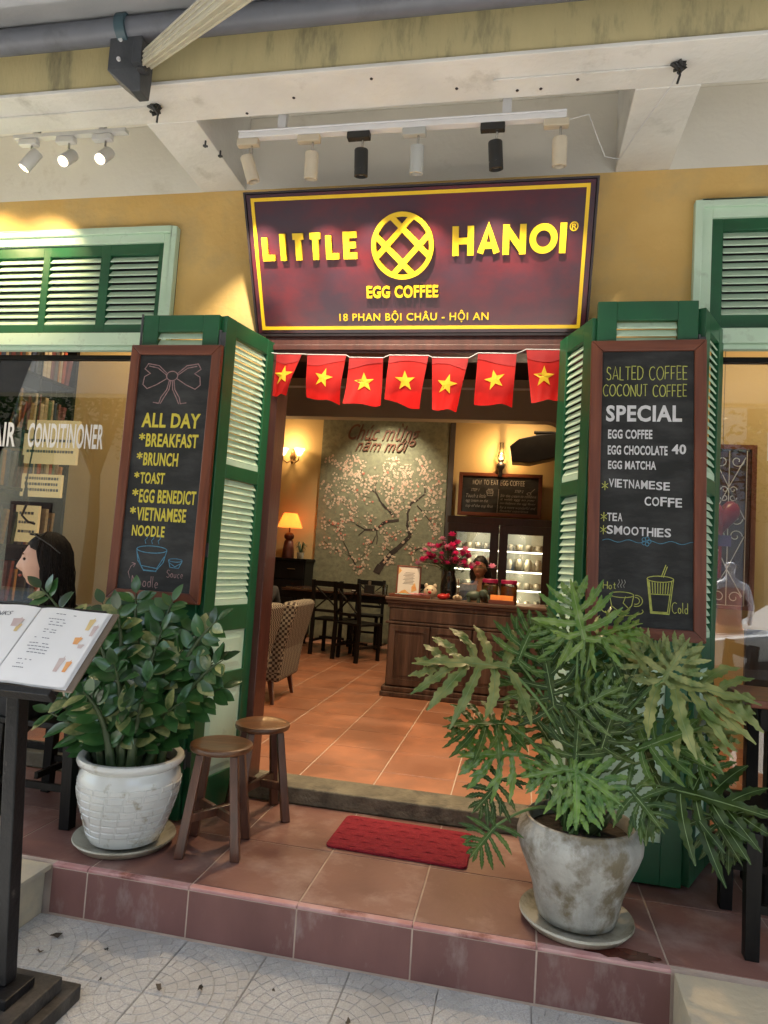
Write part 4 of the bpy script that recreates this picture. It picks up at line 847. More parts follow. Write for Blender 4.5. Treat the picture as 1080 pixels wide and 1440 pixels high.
b2, z2 = LX(-1.618), 1.192 - 1.032
bowl += [circ(b2, z2 + .043, .036, .008, 0, 360, 14), [(b2 - .036, z2 + .042), (b2 - .025, z2 + .008), (b2 + .02, z2 + .006), (b2 + .036, z2 + .042)], [(b2 - .03, z2 + .03), (b2, z2 + .012), (b2 + .03, z2 + .03)]]
for dx in (-.035, 0, .035): bowl.append([(bx_ + dx, bz_ + .142), (bx_ + dx - .006, bz_ + .158), (bx_ + dx + .005, bz_ + .17), (bx_ + dx - .002, bz_ + .19)])
scrawl(bowl[:4], M['chalk_b'], lb_, YB, .0038); scrawl(bowl[4:7], M['chalk_b'], lb_, YB, .003); scrawl(bowl[7:], M['chalk_b'], lb_, YB, .003)
hand('Noodle', LX(-1.845), 1.098 - 1.032, LX(-1.70), 1.150 - 1.032, M['chalk_p'], lb_, YB, .0032, .1)
hand('Sauce', LX(-1.658), 1.152 - 1.032, LX(-1.57), 1.188 - 1.032, M['chalk_p'], lb_, YB, .0026, .1)
ax_, az_ = LX(-1.87), 1.134 - 1.032
scrawl([[(ax_ + .012, az_), (ax_, az_ + .03), (ax_ + .012, az_ + .06), (ax_ + .030, az_ + .072)], [(ax_ + .014, az_ + .077), (ax_ + .034, az_ + .073), (ax_ + .026, az_ + .055)]], M['chalk_p'], lb_, YB, .003)

rb_ = board('chalkboard', 'tall red-framed chalkboard listing special coffees hung on the right shutter', (.302, -.400, 1.030), (radians(-2.2), radians(-.9), 0), .488, 1.322, .050)
def RX(x, z): return (x - .302) * .965 + (2.35 - z) * -.016 + .020
for s_, x0, z0, x1, z1, m, b_ in [('SPECIAL', .360, 1.980, .690, 2.055, 'chalk_w', .05), ('EGG COFFEE', .372, 1.902, .565, 1.944, 'chalk_w', .045), ('EGG CHOCOLATE', .373, 1.830, .632, 1.872, 'chalk_w', .045), ('40', .650, 1.836, .711, 1.880, 'chalk_w', .05), ('EGG MATCHA', .377, 1.765, .585, 1.803, 'chalk_w', .045)]:
    text(s_, RX(x0, z0), z0 - 1.03, RX(x1, z0), z1 - 1.03, M[m], rb_, YB, b_)
def wob(s_, x0, z0, x1, z1, ups, seed=0):
    wt = [{'I': .34, 'M': 1.25, 'O': 1.1}.get(c_, 1) for c_ in s_]; w_ = (x1 - x0) / sum(wt); cur = x0
    for i, c_ in enumerate(s_):
        text(c_, RX(cur, z0), z0 - 1.03 + ups[i] * .001, RX(cur + w_ * (wt[i] - (.14 if c_ != 'I' else .10)), z0), z1 - 1.03 + ups[i] * .001, M['chalk_w'], rb_, YB - .0001 * i, .03); cur += w_ * wt[i]
wob('VIETNAM', .383, 1.684, .555, 1.722, [0, 0, -1, -3, -3, -4, -5]); wob('ESE', .556, 1.676, .650, 1.712, [3, 0, -1])
wob('COFFE', .540, 1.606, .703, 1.646, [0, -1, 0, -3, -4]); wob('TEA', .381, 1.534, .450, 1.570, [0, 0, 0]); wob('SMOOTHIES', .381, 1.476, .660, 1.514, [1, 0, -2, -2, -3, -4, -5, -5, -5])
hand('SALTED COFFEE', RX(.356, 2.2), 2.172 - 1.03, RX(.708, 2.2), 2.232 - 1.03, M['chalk_ly'], rb_, YB, .0034, .12, seed=4)
hand('COCONUT COFFEE', RX(.344, 2.1), 2.096 - 1.03, RX(.708, 2.1), 2.148 - 1.03, M['chalk_ly'], rb_, YB, .0034, .12, seed=6)
st_ = []
for zz in (1.690, 1.552, 1.494):
    xx = RX(.366, zz)
    for a in (0, 60, 120): st_.append([(xx - .015 * cos(radians(a + 30)), zz - 1.03 - .020 * sin(radians(a + 30))), (xx + .015 * cos(radians(a + 30)), zz - 1.03 + .020 * sin(radians(a + 30)))])
gx, gz_ = RX(.395, 1.15), 1.13 - 1.03
st_ += [circ(gx + .058, gz_ + .085, .050, .012, 0, 360, 18), [(gx + .008, gz_ + .083), (gx + .018, gz_ + .035), (gx + .045, gz_ + .015), (gx + .075, gz_ + .015), (gx + .1, gz_ + .04), (gx + .108, gz_ + .083)], circ(gx + .118, gz_ + .062, .026, .024, -110, 100, 10), circ(gx + .116, gz_ + .062, .016, .015, -110, 100, 8), circ(gx + .062, gz_ + .018, .085, .022, 150, 380, 20), circ(gx + .062, gz_ + .012, .070, .016, 180, 360, 16), [(gx + .075, gz_ + .078), (gx + .065, gz_ + .05), (gx + .085, gz_ + .03)]]
cx2, cz2 = RX(.618, 1.15), 1.14 - 1.03
st_ += [circ(cx2, cz2 + .150, .054, .013, 0, 360, 18), [(cx2 - .053, cz2 + .147), (cx2 - .038, cz2 + .004), (cx2 + .036, cz2 + .002), (cx2 + .053, cz2 + .147)], [(cx2 - .046, cz2 + .142), (cx2 - .032, cz2 + .010), (cx2 + .030, cz2 + .010), (cx2 + .046, cz2 + .142)], [(cx2 - .043, cz2 + .085), (cx2 + .042, cz2 + .085)], [(cx2 - .050, cz2 + .14), (cx2 - .035, cz2 + .006), (cx2 + .033, cz2 + .005)], [(cx2 + .004, cz2 + .16), (cx2 + .022, cz2 + .212)], [(cx2 + .012, cz2 + .158), (cx2 + .028, cz2 + .205)]]
for i in range(8): st_.append([(cx2 - .040 + i * .010, cz2 + .088), (cx2 - .044 + i * .0112, cz2 + .135)])
for q0, q1 in ((0, 3), (3, 6), (6, 9), (9, 13), (13, 14), (14, 16), (16, len(st_))): scrawl(st_[q0:q1], M['chalk_ly'], rb_, YB, .0034)
hand('Hot', RX(.374, 1.24), 1.238 - 1.03, RX(.428, 1.24), 1.270 - 1.03, M['chalk_ly'], rb_, YB, .003, .1); hand('Cold', RX(.668, 1.15), 1.150 - 1.03, RX(.733, 1.15), 1.195 - 1.03, M['chalk_ly'], rb_, YB, .003, .1)
wv = [(RX(.363, 1.45) + i * .0125, .418 + .006 * sin(i * .9) ) for i in range(31)]
fl = [circ(RX(.552, 1.45) + .012 * cos(radians(72 * i)), .420 + .012 * sin(radians(72 * i)), .008, .009, 0, 360, 8) for i in range(5)] + [circ(RX(.552, 1.45), .420, .004, .004, 0, 360, 6)]
stm = [[(RX(.44, 1.25) + dx, 1.245 - 1.03), (RX(.44, 1.25) + dx - .004, 1.255 - 1.03), (RX(.44, 1.25) + dx + .004, 1.268 - 1.03), (RX(.44, 1.25) + dx, 1.28 - 1.03)] for dx in (0, .012, .024)]
scrawl([wv] + fl, M['chalk_b'], rb_, YB, .0026); scrawl(stm, M['chalk_dw'], rb_, YB, .0022)

# ============================================================ MENU STAND
ms = thing('menu_stand', 'black wooden menu stand with stepped base at the left edge', 'stand', (-1.585, -1.50, -.19))
mb = MB(); mb.box(-.30, .258, -.335, .106, 0, .050); mb.build('base_board', M['base_wood'], ms, bevel=.004)
mb = MB(); mb.box(-.23, .222, -.28, .055, .0505, .095); mb.build('base_step', M['base_wood'], ms, bevel=.004)
mb = MB(); mb.box(-.12, .172, -.14, -.012, .0955, .125); mb.build('base_step', M['blackpaint'], ms, bevel=.004)
mb = MB(); mb.bar((.105, -.065, .1255), (-.004, .0, 1.02), .052, .046, (1, 0, 0)); mb.build('post', M['blackpaint'], ms, bevel=.004)
ta = atan2(.214, .208)
desk = bpy.data.objects.new('book_rest', None); COL.objects.link(desk); desk.parent = ms; desk.location = (.012, -.142, 1.028); desk.rotation_euler = (ta, 0, 0)
mb = MB(); mb.box(-.33, .225, .0, .325, -.018, 0); mb.build('rest_board', M['blackpaint'], desk, bevel=.003); mb = MB(); mb.box(-.33, .225, -.022, -.0005, -.022, .020); mb.build('rest_lip', M['blackpaint'], desk, bevel=.003)
bk = thing('menu_book', 'open drinks menu with white pages lying on the black stand', 'menu', (-1.573, -1.642, .838 + .004), rot=(ta, 0, 0))
mb = MB(); mb.box(-.275, -.002, .0, .305, 0, .006); mb.box(.002, .285, .0, .305, 0, .006); mb.build('cover', pm('brown_menu_cover', (.10, .075, .05), (.15, .11, .08), 6, .5), bk, bevel=.002)
for sgn in (-1, 1):
    for k in range(4):
        mb = MB(); n = 10; w_ = .262 - .003 * k; vs = []
        for i in range(n + 1):
            u = i / n; zz = .0075 + .0022 * k + .010 * sin(pi * min(1, u * 1.6)) * (1 - u) + .001 * u
            for v in (.003 + .001 * k, .300 - .001 * k): vs.append((sgn * (.002 + u * w_), v, zz))
        mb.add(vs, [(2 * i, 2 * i + 2, 2 * i + 3, 2 * i + 1) if sgn > 0 else (2 * i, 2 * i + 1, 2 * i + 3, 2 * i + 2) for i in range(n)]); pg = mb.build('page', M['paper'], bk, smooth=80)
def onpage(x): 
    u = (abs(x) - .002) / .253; return .0075 + .0066 + .010 * sin(pi * min(1, u * 1.6)) * (1 - u) + .001 * u + .0008
rn = random.Random(12); mb = MB()
def pline(x0, x1, y):
    n = 6
    for i in range(n):
        if rn.random() < .18: continue
        a = x0 + (x1 - x0) * i / n; b = x0 + (x1 - x0) * (i + .8) / n; mb.add([(a, y, onpage(a)), (b, y, onpage(b)), (b, y + .0028, onpage(b)), (a, y + .0028, onpage(a))], [(0, 1, 2, 3)])
for y, x0, x1 in [(.272, .075, .15), (.250, .06, .12), (.238, .06, .13), (.226, .06, .14), (.206, .06, .115), (.196, .06, .13), (.172, .055, .11), (.150, .05, .12), (.138, .05, .13), (.126, .05, .13), (.114, .05, .13), (.086, .05, .10), (.070, .05, .08), (.056, .05, .09)]: pline(x0, x1, y)
for y in (.19, .17, .15, .11, .09, .07, .05): pline(-.24, -.13, y)
mb.build('printed_lines', M['ink'], bk)
c = bpy.data.objects.new('DRINKS', None); bpy.data.objects.remove(c)
tx = text('DRINKS', 0, 0, .115, .018, M['ink'], bk, 0, .0, .2, name='page_title')
for v in tx.data.vertices: v.co = Vector((v.co.x - .20, v.co.z + .250, onpage(v.co.x - .20) + .0004))
def blob(x, y, rx, ry, m):
    q = MB(); sh_ = [(-.55, -1), (.55, -1), (.62, -.2), (.95, .75), (.45, .95), (.35, 1.25), (.15, .92), (-.9, .8), (-.7, -.1)]; q.add([(x + rx * a_ * .8, y + ry * b_ * .8, onpage(x) + .0006) for a_, b_ in sh_], [tuple(range(len(sh_)))]); q.build('drink_picture', m, bk)
for x, y, rx, ry, m in ((.215, .245, .016, .030, 'print_y'), (.240, .222, .013, .028, 'print_p'), (.205, .178, .020, .018, 'print_o'), (.228, .158, .016, .010, 'print_p'), (.195, .085, .016, .034, 'print_p'), (.225, .080, .014, .026, 'print_o'), (-.045, .225, .030, .022, 'print_p'), (-.03, .205, .014, .02, 'print_y'), (-.10, .15, .015, .02, 'print_o'), (-.06, .125, .013, .016, 'print_p')): blob(x, y, rx, ry, M[m])

# ============================================================ POTS
def pot_profile(pts, n=20):
    out = []
    for (r0, z0), (r1, z1) in zip(pts, pts[1:]): out += [(r0 + (r1 - r0) * t / 4, z0 + (z1 - z0) * t / 4) for t in range(4)]
    return out + [pts[-1]]
pot1 = thing('flower_pot', 'white glazed pot with embossed brick pattern standing on a saucer at left', 'pot', (-1.625, -.70, .025))
prof = [(.128, .0), (.148, .004), (.160, .03), (.176, .08), (.198, .15), (.213, .21), (.217, .255), (.211, .285), (.200, .300), (.197, .312), (.204, .318), (.221, .328), (.226, .342), (.221, .356), (.207, .359), (.192, .352), (.188, .33), (.188, .30), (0, .295)]
mb = MB(); mb.lathe(prof, 56); mb.build('pot_body', M['whitepot'], pot1, smooth=50)
def prad(z):
    for (r0, z0), (r1, z1) in zip(prof, prof[1:]):
        if z0 <= z <= z1 and z1 > z0: return r0 + (r1 - r0) * (z - z0) / (z1 - z0)
    return .2
rn = random.Random(5); bm_ = MB(); rows = [.022, .050, .078, .108, .140, .172, .204, .234, .262]
for j, (za, zb2) in enumerate(zip(rows, rows[1:])):
    n = 19; sl_ = .10 * j
    for k in range(n):
        if rn.random() < .12: continue
        a0 = 2 * pi * (k + .05 + sl_) / n + rn.uniform(-.02, .02); a1 = 2 * pi * (k + .95 + sl_) / n + rn.uniform(-.02, .02); z0 = za + .0022 + rn.uniform(-.002, .002); z1 = zb2 - .0022 + rn.uniform(-.002, .002); vs = []
        for (dz, ins, out_) in ((0, 0, .0003), (.003, .012, .0035)):
            for i in range(5):
                for (zz, s_) in ((z0 + dz, 0), (z1 - dz, 1)):
                    a = (a0 + ins) + ((a1 - ins) - (a0 + ins)) * i / 4; aa = a + .25 * (zz - .14); rr = prad(zz) + out_; vs.append((rr * cos(aa), rr * sin(aa), zz))
        fs = [(10 + 2 * i, 12 + 2 * i, 13 + 2 * i, 11 + 2 * i) for i in range(4)] + [(2 * i, 2 * i + 2, 12 + 2 * i, 10 + 2 * i) for i in range(4)] + [(2 * i + 1, 11 + 2 * i, 13 + 2 * i, 2 * i + 3) for i in range(4)] + [(0, 10, 11, 1), (8, 9, 19, 18)]
        bm_.add(vs, fs)
bm_.build('embossed_bricks', M['whitepot'], pot1, smooth=35, kind='stuff')
mb = MB(); mb.lathe([(.0, .305), (.10, .312), (.189, .300)], 30); mb.build('soil', M['soil'], pot1, smooth=60)
sa = MB(); sa.lathe([(0, .0), (.165, .0), (.205, .026), (.213, .030), (.215, .024), (.19, -.004), (0, -.004)][::1], 48); tag(sa.build('pot_saucer', M['saucer'], None, (-1.625, -.70, .010), smooth=50), 'stained white saucer under the white glazed pot', 'saucer')
pot2 = thing('flower_pot', 'weathered grey cement pot standing on a saucer near the step corner', 'pot', (.278, -.76, .028), rz=.4)
prof2 = [(.125, 0), (.142, .004), (.150, .03), (.165, .10), (.190, .17), (.214, .225), (.228, .265), (.230, .290), (.222, .318), (.206, .335), (.199, .345), (.200, .352), (.192, .354), (.184, .345), (.178, .30), (0, .29)]
mb = MB(); mb.lathe(prof2, 56); mb.build('pot_body', M['cement_pot'], pot2, smooth=60)
mb = MB(); mb.lathe([(0, .318), (.179, .305)], 30); mb.build('soil', M['soil'], pot2, smooth=60)
sa = MB(); sa.lathe([(0, .0), (.165, .0), (.198, .022), (.206, .028), (.208, .020), (.186, -.006), (0, -.006)], 48); tag(sa.build('pot_saucer', M['saucer'], None, (.278, -.76, .012), smooth=50), 'stained saucer holding dark water under the grey cement pot', 'saucer')
mb = MB(); n = 22; mb.add([(.42 + (.13 + .02 * sin(i * 2.1) + .015 * sin(i * 5)) * cos(2 * pi * i / n), -.925 + (.035 + .008 * sin(i * 3)) * sin(2 * pi * i / n), .0022) for i in range(n)], [tuple(range(n))])
tag(mb.build('shade_patch', pm('dark_glossy_tile', (.07, .018, .012), (.10, .03, .02), 8, .15)), 'dark glossy shade patch on the tiles beside the grey pot saucer', 'stain')  # flat dark glossy polygon standing in for the pot's shade on the tiles

# ============================================================ PLANTS
def leaflet_mesh(m, L=.088, Wd=.046, name='leaflet'):
    mb = MB(); n = 7; vs = []
    for i in range(n + 1):
        t = i / n; w_ = Wd / 2 * (sin(pi * t ** .85) ** .8) if 0 < t < 1 else 0.0006; z = -.010 * t * t
        vs += [(-w_, t * L, z + .18 * w_), (0, t * L, z), (w_, t * L, z + .18 * w_)]
    mb.add(vs, [(3 * i + k, 3 * i + k + 1, 3 * i + k + 4, 3 * i + k + 3) for i in range(n) for k in (0, 1)])
    me = mb.mesh(name); me.materials.append(m); me.polygons.foreach_set('use_smooth', [True] * len(me.polygons)); return me
zzA = leaflet_mesh(M['leaf_zz']); zzB = leaflet_mesh(M['leaf_zz2'])
zz = thing('potted_plant', 'bushy dark green plant with glossy paired leaflets in the white pot', 'plant', (-1.625, -.70, .335))
def orient(fwd_, up_):
    f_ = Vector(fwd_).normalized(); u_ = Vector(up_); r_ = f_.cross(u_)
    if r_.length < 1e-3: r_ = f_.cross(Vector((1, 0, 0)))
    r_.normalize(); u_ = r_.cross(f_); return Matrix(((r_[0], f_[0], u_[0]), (r_[1], f_[1], u_[1]), (r_[2], f_[2], u_[2]))).to_euler()
rn = random.Random(21)
FR = [((-.50, -.05, .74), .13), ((.36, -.02, .66), .10), ((.42, -.06, .50), .10), ((-.44, .0, .18), .06), ((-.34, -.10, .40), .1), ((-.28, .10, .68), .1), ((-.10, .08, .74), .08), ((.02, .14, .66), .08), ((.12, -.05, .60), .08), ((.22, .10, .62), .08),
      ((-.14, -.16, .58), .08), ((.0, -.20, .46), .08), ((.16, -.18, .42), .08), ((.28, -.12, .32), .08), ((-.24, -.18, .30), .08), ((-.38, -.04, .56), .08), ((.30, .12, .46), .08), ((-.06, -.12, .68), .06), ((.08, -.22, .30), .06), ((-.12, -.22, .34), .06), ((-.20, .0, .50), .06), ((.2, .0, .52), .06), ((.38, .05, .36), .06), ((-.02, .0, .55), .05), ((.10, .06, .72), .05), ((-.33, .1, .34), .05)]
nleaf = 0
inner = MB()
def put_leaf(fr, p, f_, upv, s_, var, joined):
    global nleaf
    if joined:
        T2 = Matrix.Translation(p) @ orient(f_, upv).to_matrix().to_4x4() @ Matrix.Scale(s_, 4); src = zzA; inner.add([v.co.copy() for v in src.vertices], [tuple(pl_.vertices) for pl_ in src.polygons], T2); return
    o = link('leaflet', zzB if var else zzA, fr, p, orient(f_, upv)); o.scale = (s_, s_, s_); nleaf += 1
for fi, (tip, curl) in enumerate(FR):
    tip = Vector(tip); b0 = Vector((tip.x * .22 + rn.uniform(-.05, .05), tip.y * .3 + rn.uniform(-.05, .05), -.025)); mid = b0 * .5 + tip * .5 + Vector((-tip.x * .24, -tip.y * .2, tip.z * .20))
    pt = lambda t: b0 * (1 - t) ** 2 + mid * 2 * t * (1 - t) + tip * t * t
    stem = MB(); stem.tube([pt(i / 10) for i in range(11)], [.021 * (1 - i / 10) ** .9 + .0022 for i in range(11)], 8); fr = stem.build('frond', M['stem_zz'], zz, smooth=60)
    ln = (tip - b0).length; n = max(4, min(7, int(ln / .075)))
    for jn in (0, 1):
        for i in range(n):
            t = (.27 if not jn else .32) + .68 * i / (n - 1) * (1 if not jn else .88); p = pt(t); d = (pt(min(1, t + .03)) - pt(t - .03)).normalized()
            side = d.cross(Vector((0, -.8, .6))).normalized()
            for sgn in (-1, 1):
                f_ = (side * sgn * .85 + d * .50 + Vector((rn.uniform(-.25, .25), rn.uniform(-.45, .25), rn.uniform(-.25, .15)))).normalized()
                upv = Vector((rn.uniform(-.45, .45), -.75 + rn.uniform(-.3, .3), .6 + rn.uniform(-.3, .3)))
                var = rn.random() < (.26 if (tip.z > .3 and tip.y < .05) else .08)
                if nleaf >= 296: jj = True
                else: jj = bool(jn)
                put_leaf(fr, p + side * sgn * .004, f_, upv, rn.uniform(.95, 1.3) * (.85 + .30 * sin(pi * t)), var, jj)
    put_leaf(fr, tip, (tip - mid).normalized(), (0, -.6, .8), 1.0, False, nleaf >= 298)
inner.build('inner_leaflets', M['leaf_zz'], zz, smooth=80, kind='stuff')
# split-leaf philodendron ---------------------------------------------------------
def split_leaf(m, L=.36, seed=0):
    """blade along +y from the petiole joint, normal +z: midrib and long wavy toothed lobes on both sides, each with a pale vein"""
    rn = random.Random(seed); mb = MB(); vn = []
    def strip(p0, d0, ln, wd, bend, droop, nn=16, z0=0, teeth=.16, vein=.0016):
        p = Vector(p0); d = Vector(d0).normalized(); vs = []; vv = []; ph_ = rn.uniform(0, 6)
        for i in range(nn + 1):
            t = i / nn; a = bend * t; dd = Vector((d.x * cos(a) - d.y * sin(a), d.x * sin(a) + d.y * cos(a), 0)); nr = Vector((-dd.y, dd.x, 0))
            w_ = wd * (.42 + .62 * sin(pi * min(1, .12 + t * .80)) ** 1.2) * (1 - t ** 10) * .5
            if i == nn: w_ = wd * .07
            zz_ = z0 - droop * t * t; e1 = 1 + teeth * (1 if i % 2 else -1) + .10 * sin(ph_ + i); e2 = 1 + teeth * (1 if (i + 1) % 2 else -1) + .10 * cos(ph_ + i * 1.2)
            vs += [tuple(p + nr * w_ * e1 + Vector((0, 0, zz_ + w_ * (.18 + .40 * sin(ph_ + i * 1.15))))), tuple(p + Vector((0, 0, zz_))), tuple(p - nr * w_ * e2 + Vector((0, 0, zz_ + w_ * (.18 + .40 * cos(ph_ + i * 1.05)))))]
            vw = vein * (1 - .7 * t); vv += [tuple(p + nr * vw + Vector((0, 0, zz_ + .0006))), tuple(p - nr * vw + Vector((0, 0, zz_ + .0006)))]
            p = p + dd * ln / nn
        mb.add(vs, [(3 * i + k, 3 * i + k + 1, 3 * i + k + 4, 3 * i + k + 3) for i in range(nn) for k in (0, 1)])
        vn.append((vv, [(2 * i, 2 * i + 1, 2 * i + 3, 2 * i + 2) for i in range(nn)]))
    strip((0, -.01, 0), (0, 1, 0), L * 1.10, L * .13, rn.uniform(-.12, .12), L * .18, 18, vein=.0030)
    nl = 6
    for k in range(nl):
        for sgn in (-1, 1):
            t = (k + (.3 if sgn > 0 else 0)) / (nl - .7); y_ = L * (.0 + .78 * t); ang = radians(128 - 96 * t ** .65 + rn.uniform(-7, 7)); ln = L * (.46 + .34 * sin(pi * (t * .72 + .2)) - .26 * t ** 2) * rn.uniform(.86, 1.12)
            dr = Vector((sgn * sin(ang), cos(ang), 0)); zc = -L * .18 * (y_ / L) ** 2
            strip((0, y_, zc - .0006), dr, ln, L * .118 * rn.uniform(.85, 1.15), sgn * rn.uniform(.1, .6), ln * rn.uniform(.05, .34), 16, zc)
            if k < 4 and rn.random() < .75:      # a side lobe branching off the long ones
                tt = rn.uniform(.3, .45); q = Vector((0, y_, 0)) + dr * ln * tt; a2 = sgn * radians(30); d2 = Vector((dr.x * cos(a2) - dr.y * sin(a2), dr.x * sin(a2) + dr.y * cos(a2), 0))
                strip(tuple(q), d2, ln * .42, L * .08, sgn * .2, ln * .08, 9, zc - ln * .03, vein=.001)
    nf = len(mb.f)
    for v_, f_ in vn: mb.add(v_, f_)
    me = bpy.data.meshes.new('leaf'); me.from_pydata(mb.v, [], mb.f); me.update(); me.materials.append(m); me.materials.append(M['leafvein'])
    me.polygons.foreach_set('material_index', [0] * nf + [1] * (len(mb.f) - nf)); me.polygons.foreach_set('use_smooth', [True] * len(me.polygons)); return me
LM = {}
def lm(kind, v):
    if (kind, v) not in LM: LM[(kind, v)] = split_leaf(M[kind], .30, v * 7 + 3)
    return LM[(kind, v)]
ph = thing('potted_plant', 'large split-leaf plant spreading from the grey cement pot', 'plant', (.278, -.76, .34))
O = Vector((.278, -.76, .34))
# (joint xyz world, blade direction, blade normal, scale, material)
PL = [((.26, -.84, 1.05), (-.28, -.15, .90), (-.15, -1, .25), .72, 'leaf_m'), ((.29, -.82, 1.06), (.75, -.25, .42), (-.2, -.8, .8), .58, 'leaf_m'), ((.24, -.82, 1.05), (-.9, -.1, .35), (0, -1, .5), .55, 'leaf_m'),
      ((-.02, -.88, .93), (-1, -.15, .10), (.05, -.75, .85), 1.10, 'leaf_p'), ((.02, -.84, .95), (.30, .2, .9), (-.1, -1, .1), .66, 'leaf_d'),
      ((.52, -.82, .92), (1, -.12, .02), (0, -.7, .85), 1.10, 'leaf_p'), ((.50, -.80, .92), (-.30, .1, .75), (0, -1, .2), .62, 'leaf_p'), ((.54, -.84, .93), (.45, .1, .75), (0, -1, .3), .60, 'leaf_p'),
      ((.54, -.86, .56), (1, -.25, -.04), (0, -.75, .75), 1.12, 'leaf_d'), ((.24, -.92, .60), (.05, -.45, -.62), (0, -.80, .55), .62, 'leaf_y'), ((.24, -.92, .60), (.75, -.3, -.35), (0, -.9, .5), .60, 'leaf_y'), ((.23, -.92, .60), (-.8, -.3, -.1), (0, -.9, .6), .58, 'leaf_m'),
      ((.24, -.90, .61), (.05, .05, .9), (0, -1, .15), .66, 'leaf_d'), ((-.03, -.90, .36), (-.60, -.2, -.75), (-.1, -1, .3), .48, 'leaf_d'), ((-.02, -.88, .52), (-.55, -.2, -.75), (-.1, -1, .3), .52, 'leaf_d'),
      ((-.02, -.86, .72), (-1, -.1, -.05), (0, -.6, .85), .72, 'leaf_d'), ((.04, -.88, .62), (-.95, -.2, -.05), (-.2, -.9, .5), .70, 'leaf_m'),
      ((.72, -.82, .47), (.50, -.2, -.70), (.1, -1, .2), .58, 'leaf_d'), ((.16, -.84, .80), (-.20, .0, .95), (0, -1, .2), .74, 'leaf_d'),
      ((.38, -.84, .76), (.30, .1, .9), (.1, -1, .3), .74, 'leaf_d'), ((.30, -.70, .84), (.0, .3, .9), (0, -1, .3), .80, 'leaf_d'), ((.10, -.78, .84), (-.5, .1, .7), (0, -1, .3), .66, 'leaf_d'),
      ((.46, -.86, .68), (.80, -.1, .45), (0, -.9, .5), .74, 'leaf_d'), ((.42, -.72, .90), (.25, .2, .9), (0, -1, .3), .70, 'leaf_d'), ((.24, -.88, .80), (.35, -.2, .35), (0, -.8, .7), .62, 'leaf_m'),
      ((.42, -.92, .56), (.55, -.3, -.50), (.1, -.9, .4), .55, 'leaf_d'), ((.34, -.62, .66), (.2, .5, .6), (0, -.8, .6), .74, 'leaf_d'), ((.16, -.62, .62), (-.4, .5, .5), (0, -.8, .6), .74, 'leaf_d'),
      ((.60, -.84, .76), (.85, -.2, .15), (0, -.7, .8), .62, 'leaf_p'), ((.62, -.80, .66), (.8, -.1, -.2), (0, -.8, .7), .62, 'leaf_d'), ((.33, -.90, .68), (.15, -.2, .75), (0, -1, .3), .60, 'leaf_d')]
rn = random.Random(8)
for k, (p, d, nrm, s_, m) in enumerate(PL):
    p = Vector(p) - O; d = Vector(d).normalized()
    o = link('leaf', lm(m, k % 5), ph, p, orient(d, Vector(nrm))); o.scale = (s_, s_, s_)
    b0 = Vector((rn.uniform(-.07, .07), rn.uniform(-.07, .07), -.02)); md = b0 * .45 + p * .55 + Vector((-p.x * .25, -p.y * .1, .10 if p.z > .2 else .16))
    mb = MB(); mb.tube([b0 * (1 - t) ** 2 + md * 2 * t * (1 - t) + p * t * t for t in [i / 12 for i in range(13)]], [.0085 - .004 * i / 12 for i in range(13)], 7); mb.build('petiole', M['petiole'], ph, smooth=60)
for k in range(9):
    a = rn.uniform(0, 6.28); mb = MB(); q = Vector((.10 * cos(a), .10 * sin(a), -.02)); mb.tube([q * .4, q + Vector((0, 0, .07)), q * 1.3 + Vector((0, 0, .13))], [.016, .014, .006], 8); mb.build('stalk', M['stem_zz'], ph, smooth=60)

# ============================================================ STOOLS, MAT, OUTDOOR CHAIR AND TABLE
def make_stool(label, loc, rz):
    t = thing('stool', label, 'stool', loc, rz, 'round wooden stools by the doorway')
    mb = MB(); mb.lathe([(0, .418), (.118, .418), (.133, .424), (.137, .434), (.135, .446), (.126, .450), (.11, .4475), (0, .4465)], 40); mb.build('seat', M['stoolseat'], t, smooth=35)
    for sx in (-1, 1):
        for sy in (-1, 1):
            mb = MB(); mb.taper((sx * .118, sy * .118, 0), (sx * .072, sy * .072, .4175), .040, .034); mb.build('leg', M['stoolwood'], t, bevel=.004)
    mb = MB(); q = .104; mb.bar((-q, -q, .155), (q, q, .155), .022, .036); mb.build('cross_brace', M['stoolwood'], t, bevel=.003); mb = MB(); mb.bar((-q, q, .1575), (-.013, .013, .1575), .022, .036); mb.bar((.013, -.013, .1575), (q, -q, .1575), .022, .036); mb.build('cross_brace', M['stoolwood'], t, bevel=.003)
    return t
st1 = make_stool('round wooden stool nearer the street beside the white pot', (-1.240, -.625, .002), radians(12))
st2 = dup(st1, (-1.212, -.205, .002), radians(34), 'round wooden stool standing closer to the doorway behind the other stool')
mt = thing('door_mat', 'red rectangular door mat with scalloped pile in front of the sill', 'mat', (-.462, -.272, .003), rz=radians(-1.5))
mb = MB(); cr = .03; hx, hy = .318, .190; out = []
for (cx3, cy3, a0) in ((hx - cr, hy - cr, 0), (-hx + cr, hy - cr, 90), (-hx + cr, -hy + cr, 180), (hx - cr, -hy + cr, 270)): out += [(cx3 + cr * cos(radians(a0 + 15 * i)), cy3 + cr * sin(radians(a0 + 15 * i))) for i in range(7)]
n = len(out); mb.add([(x, y, 0) for x, y in out] + [(x, y, .0075) for x, y in out] + [(x * .985, y * .975, .0115) for x, y in out], [tuple(range(n))[::-1], tuple(range(2 * n, 3 * n))] + [(i, (i + 1) % n, (i + 1) % n + n, i + n) for i in range(n)] + [(i + n, (i + 1) % n + n, (i + 1) % n + 2 * n, i + 2 * n) for i in range(n)])
mb.build('mat_base', M['mat'], mt, smooth=30)
sc_ = MB()
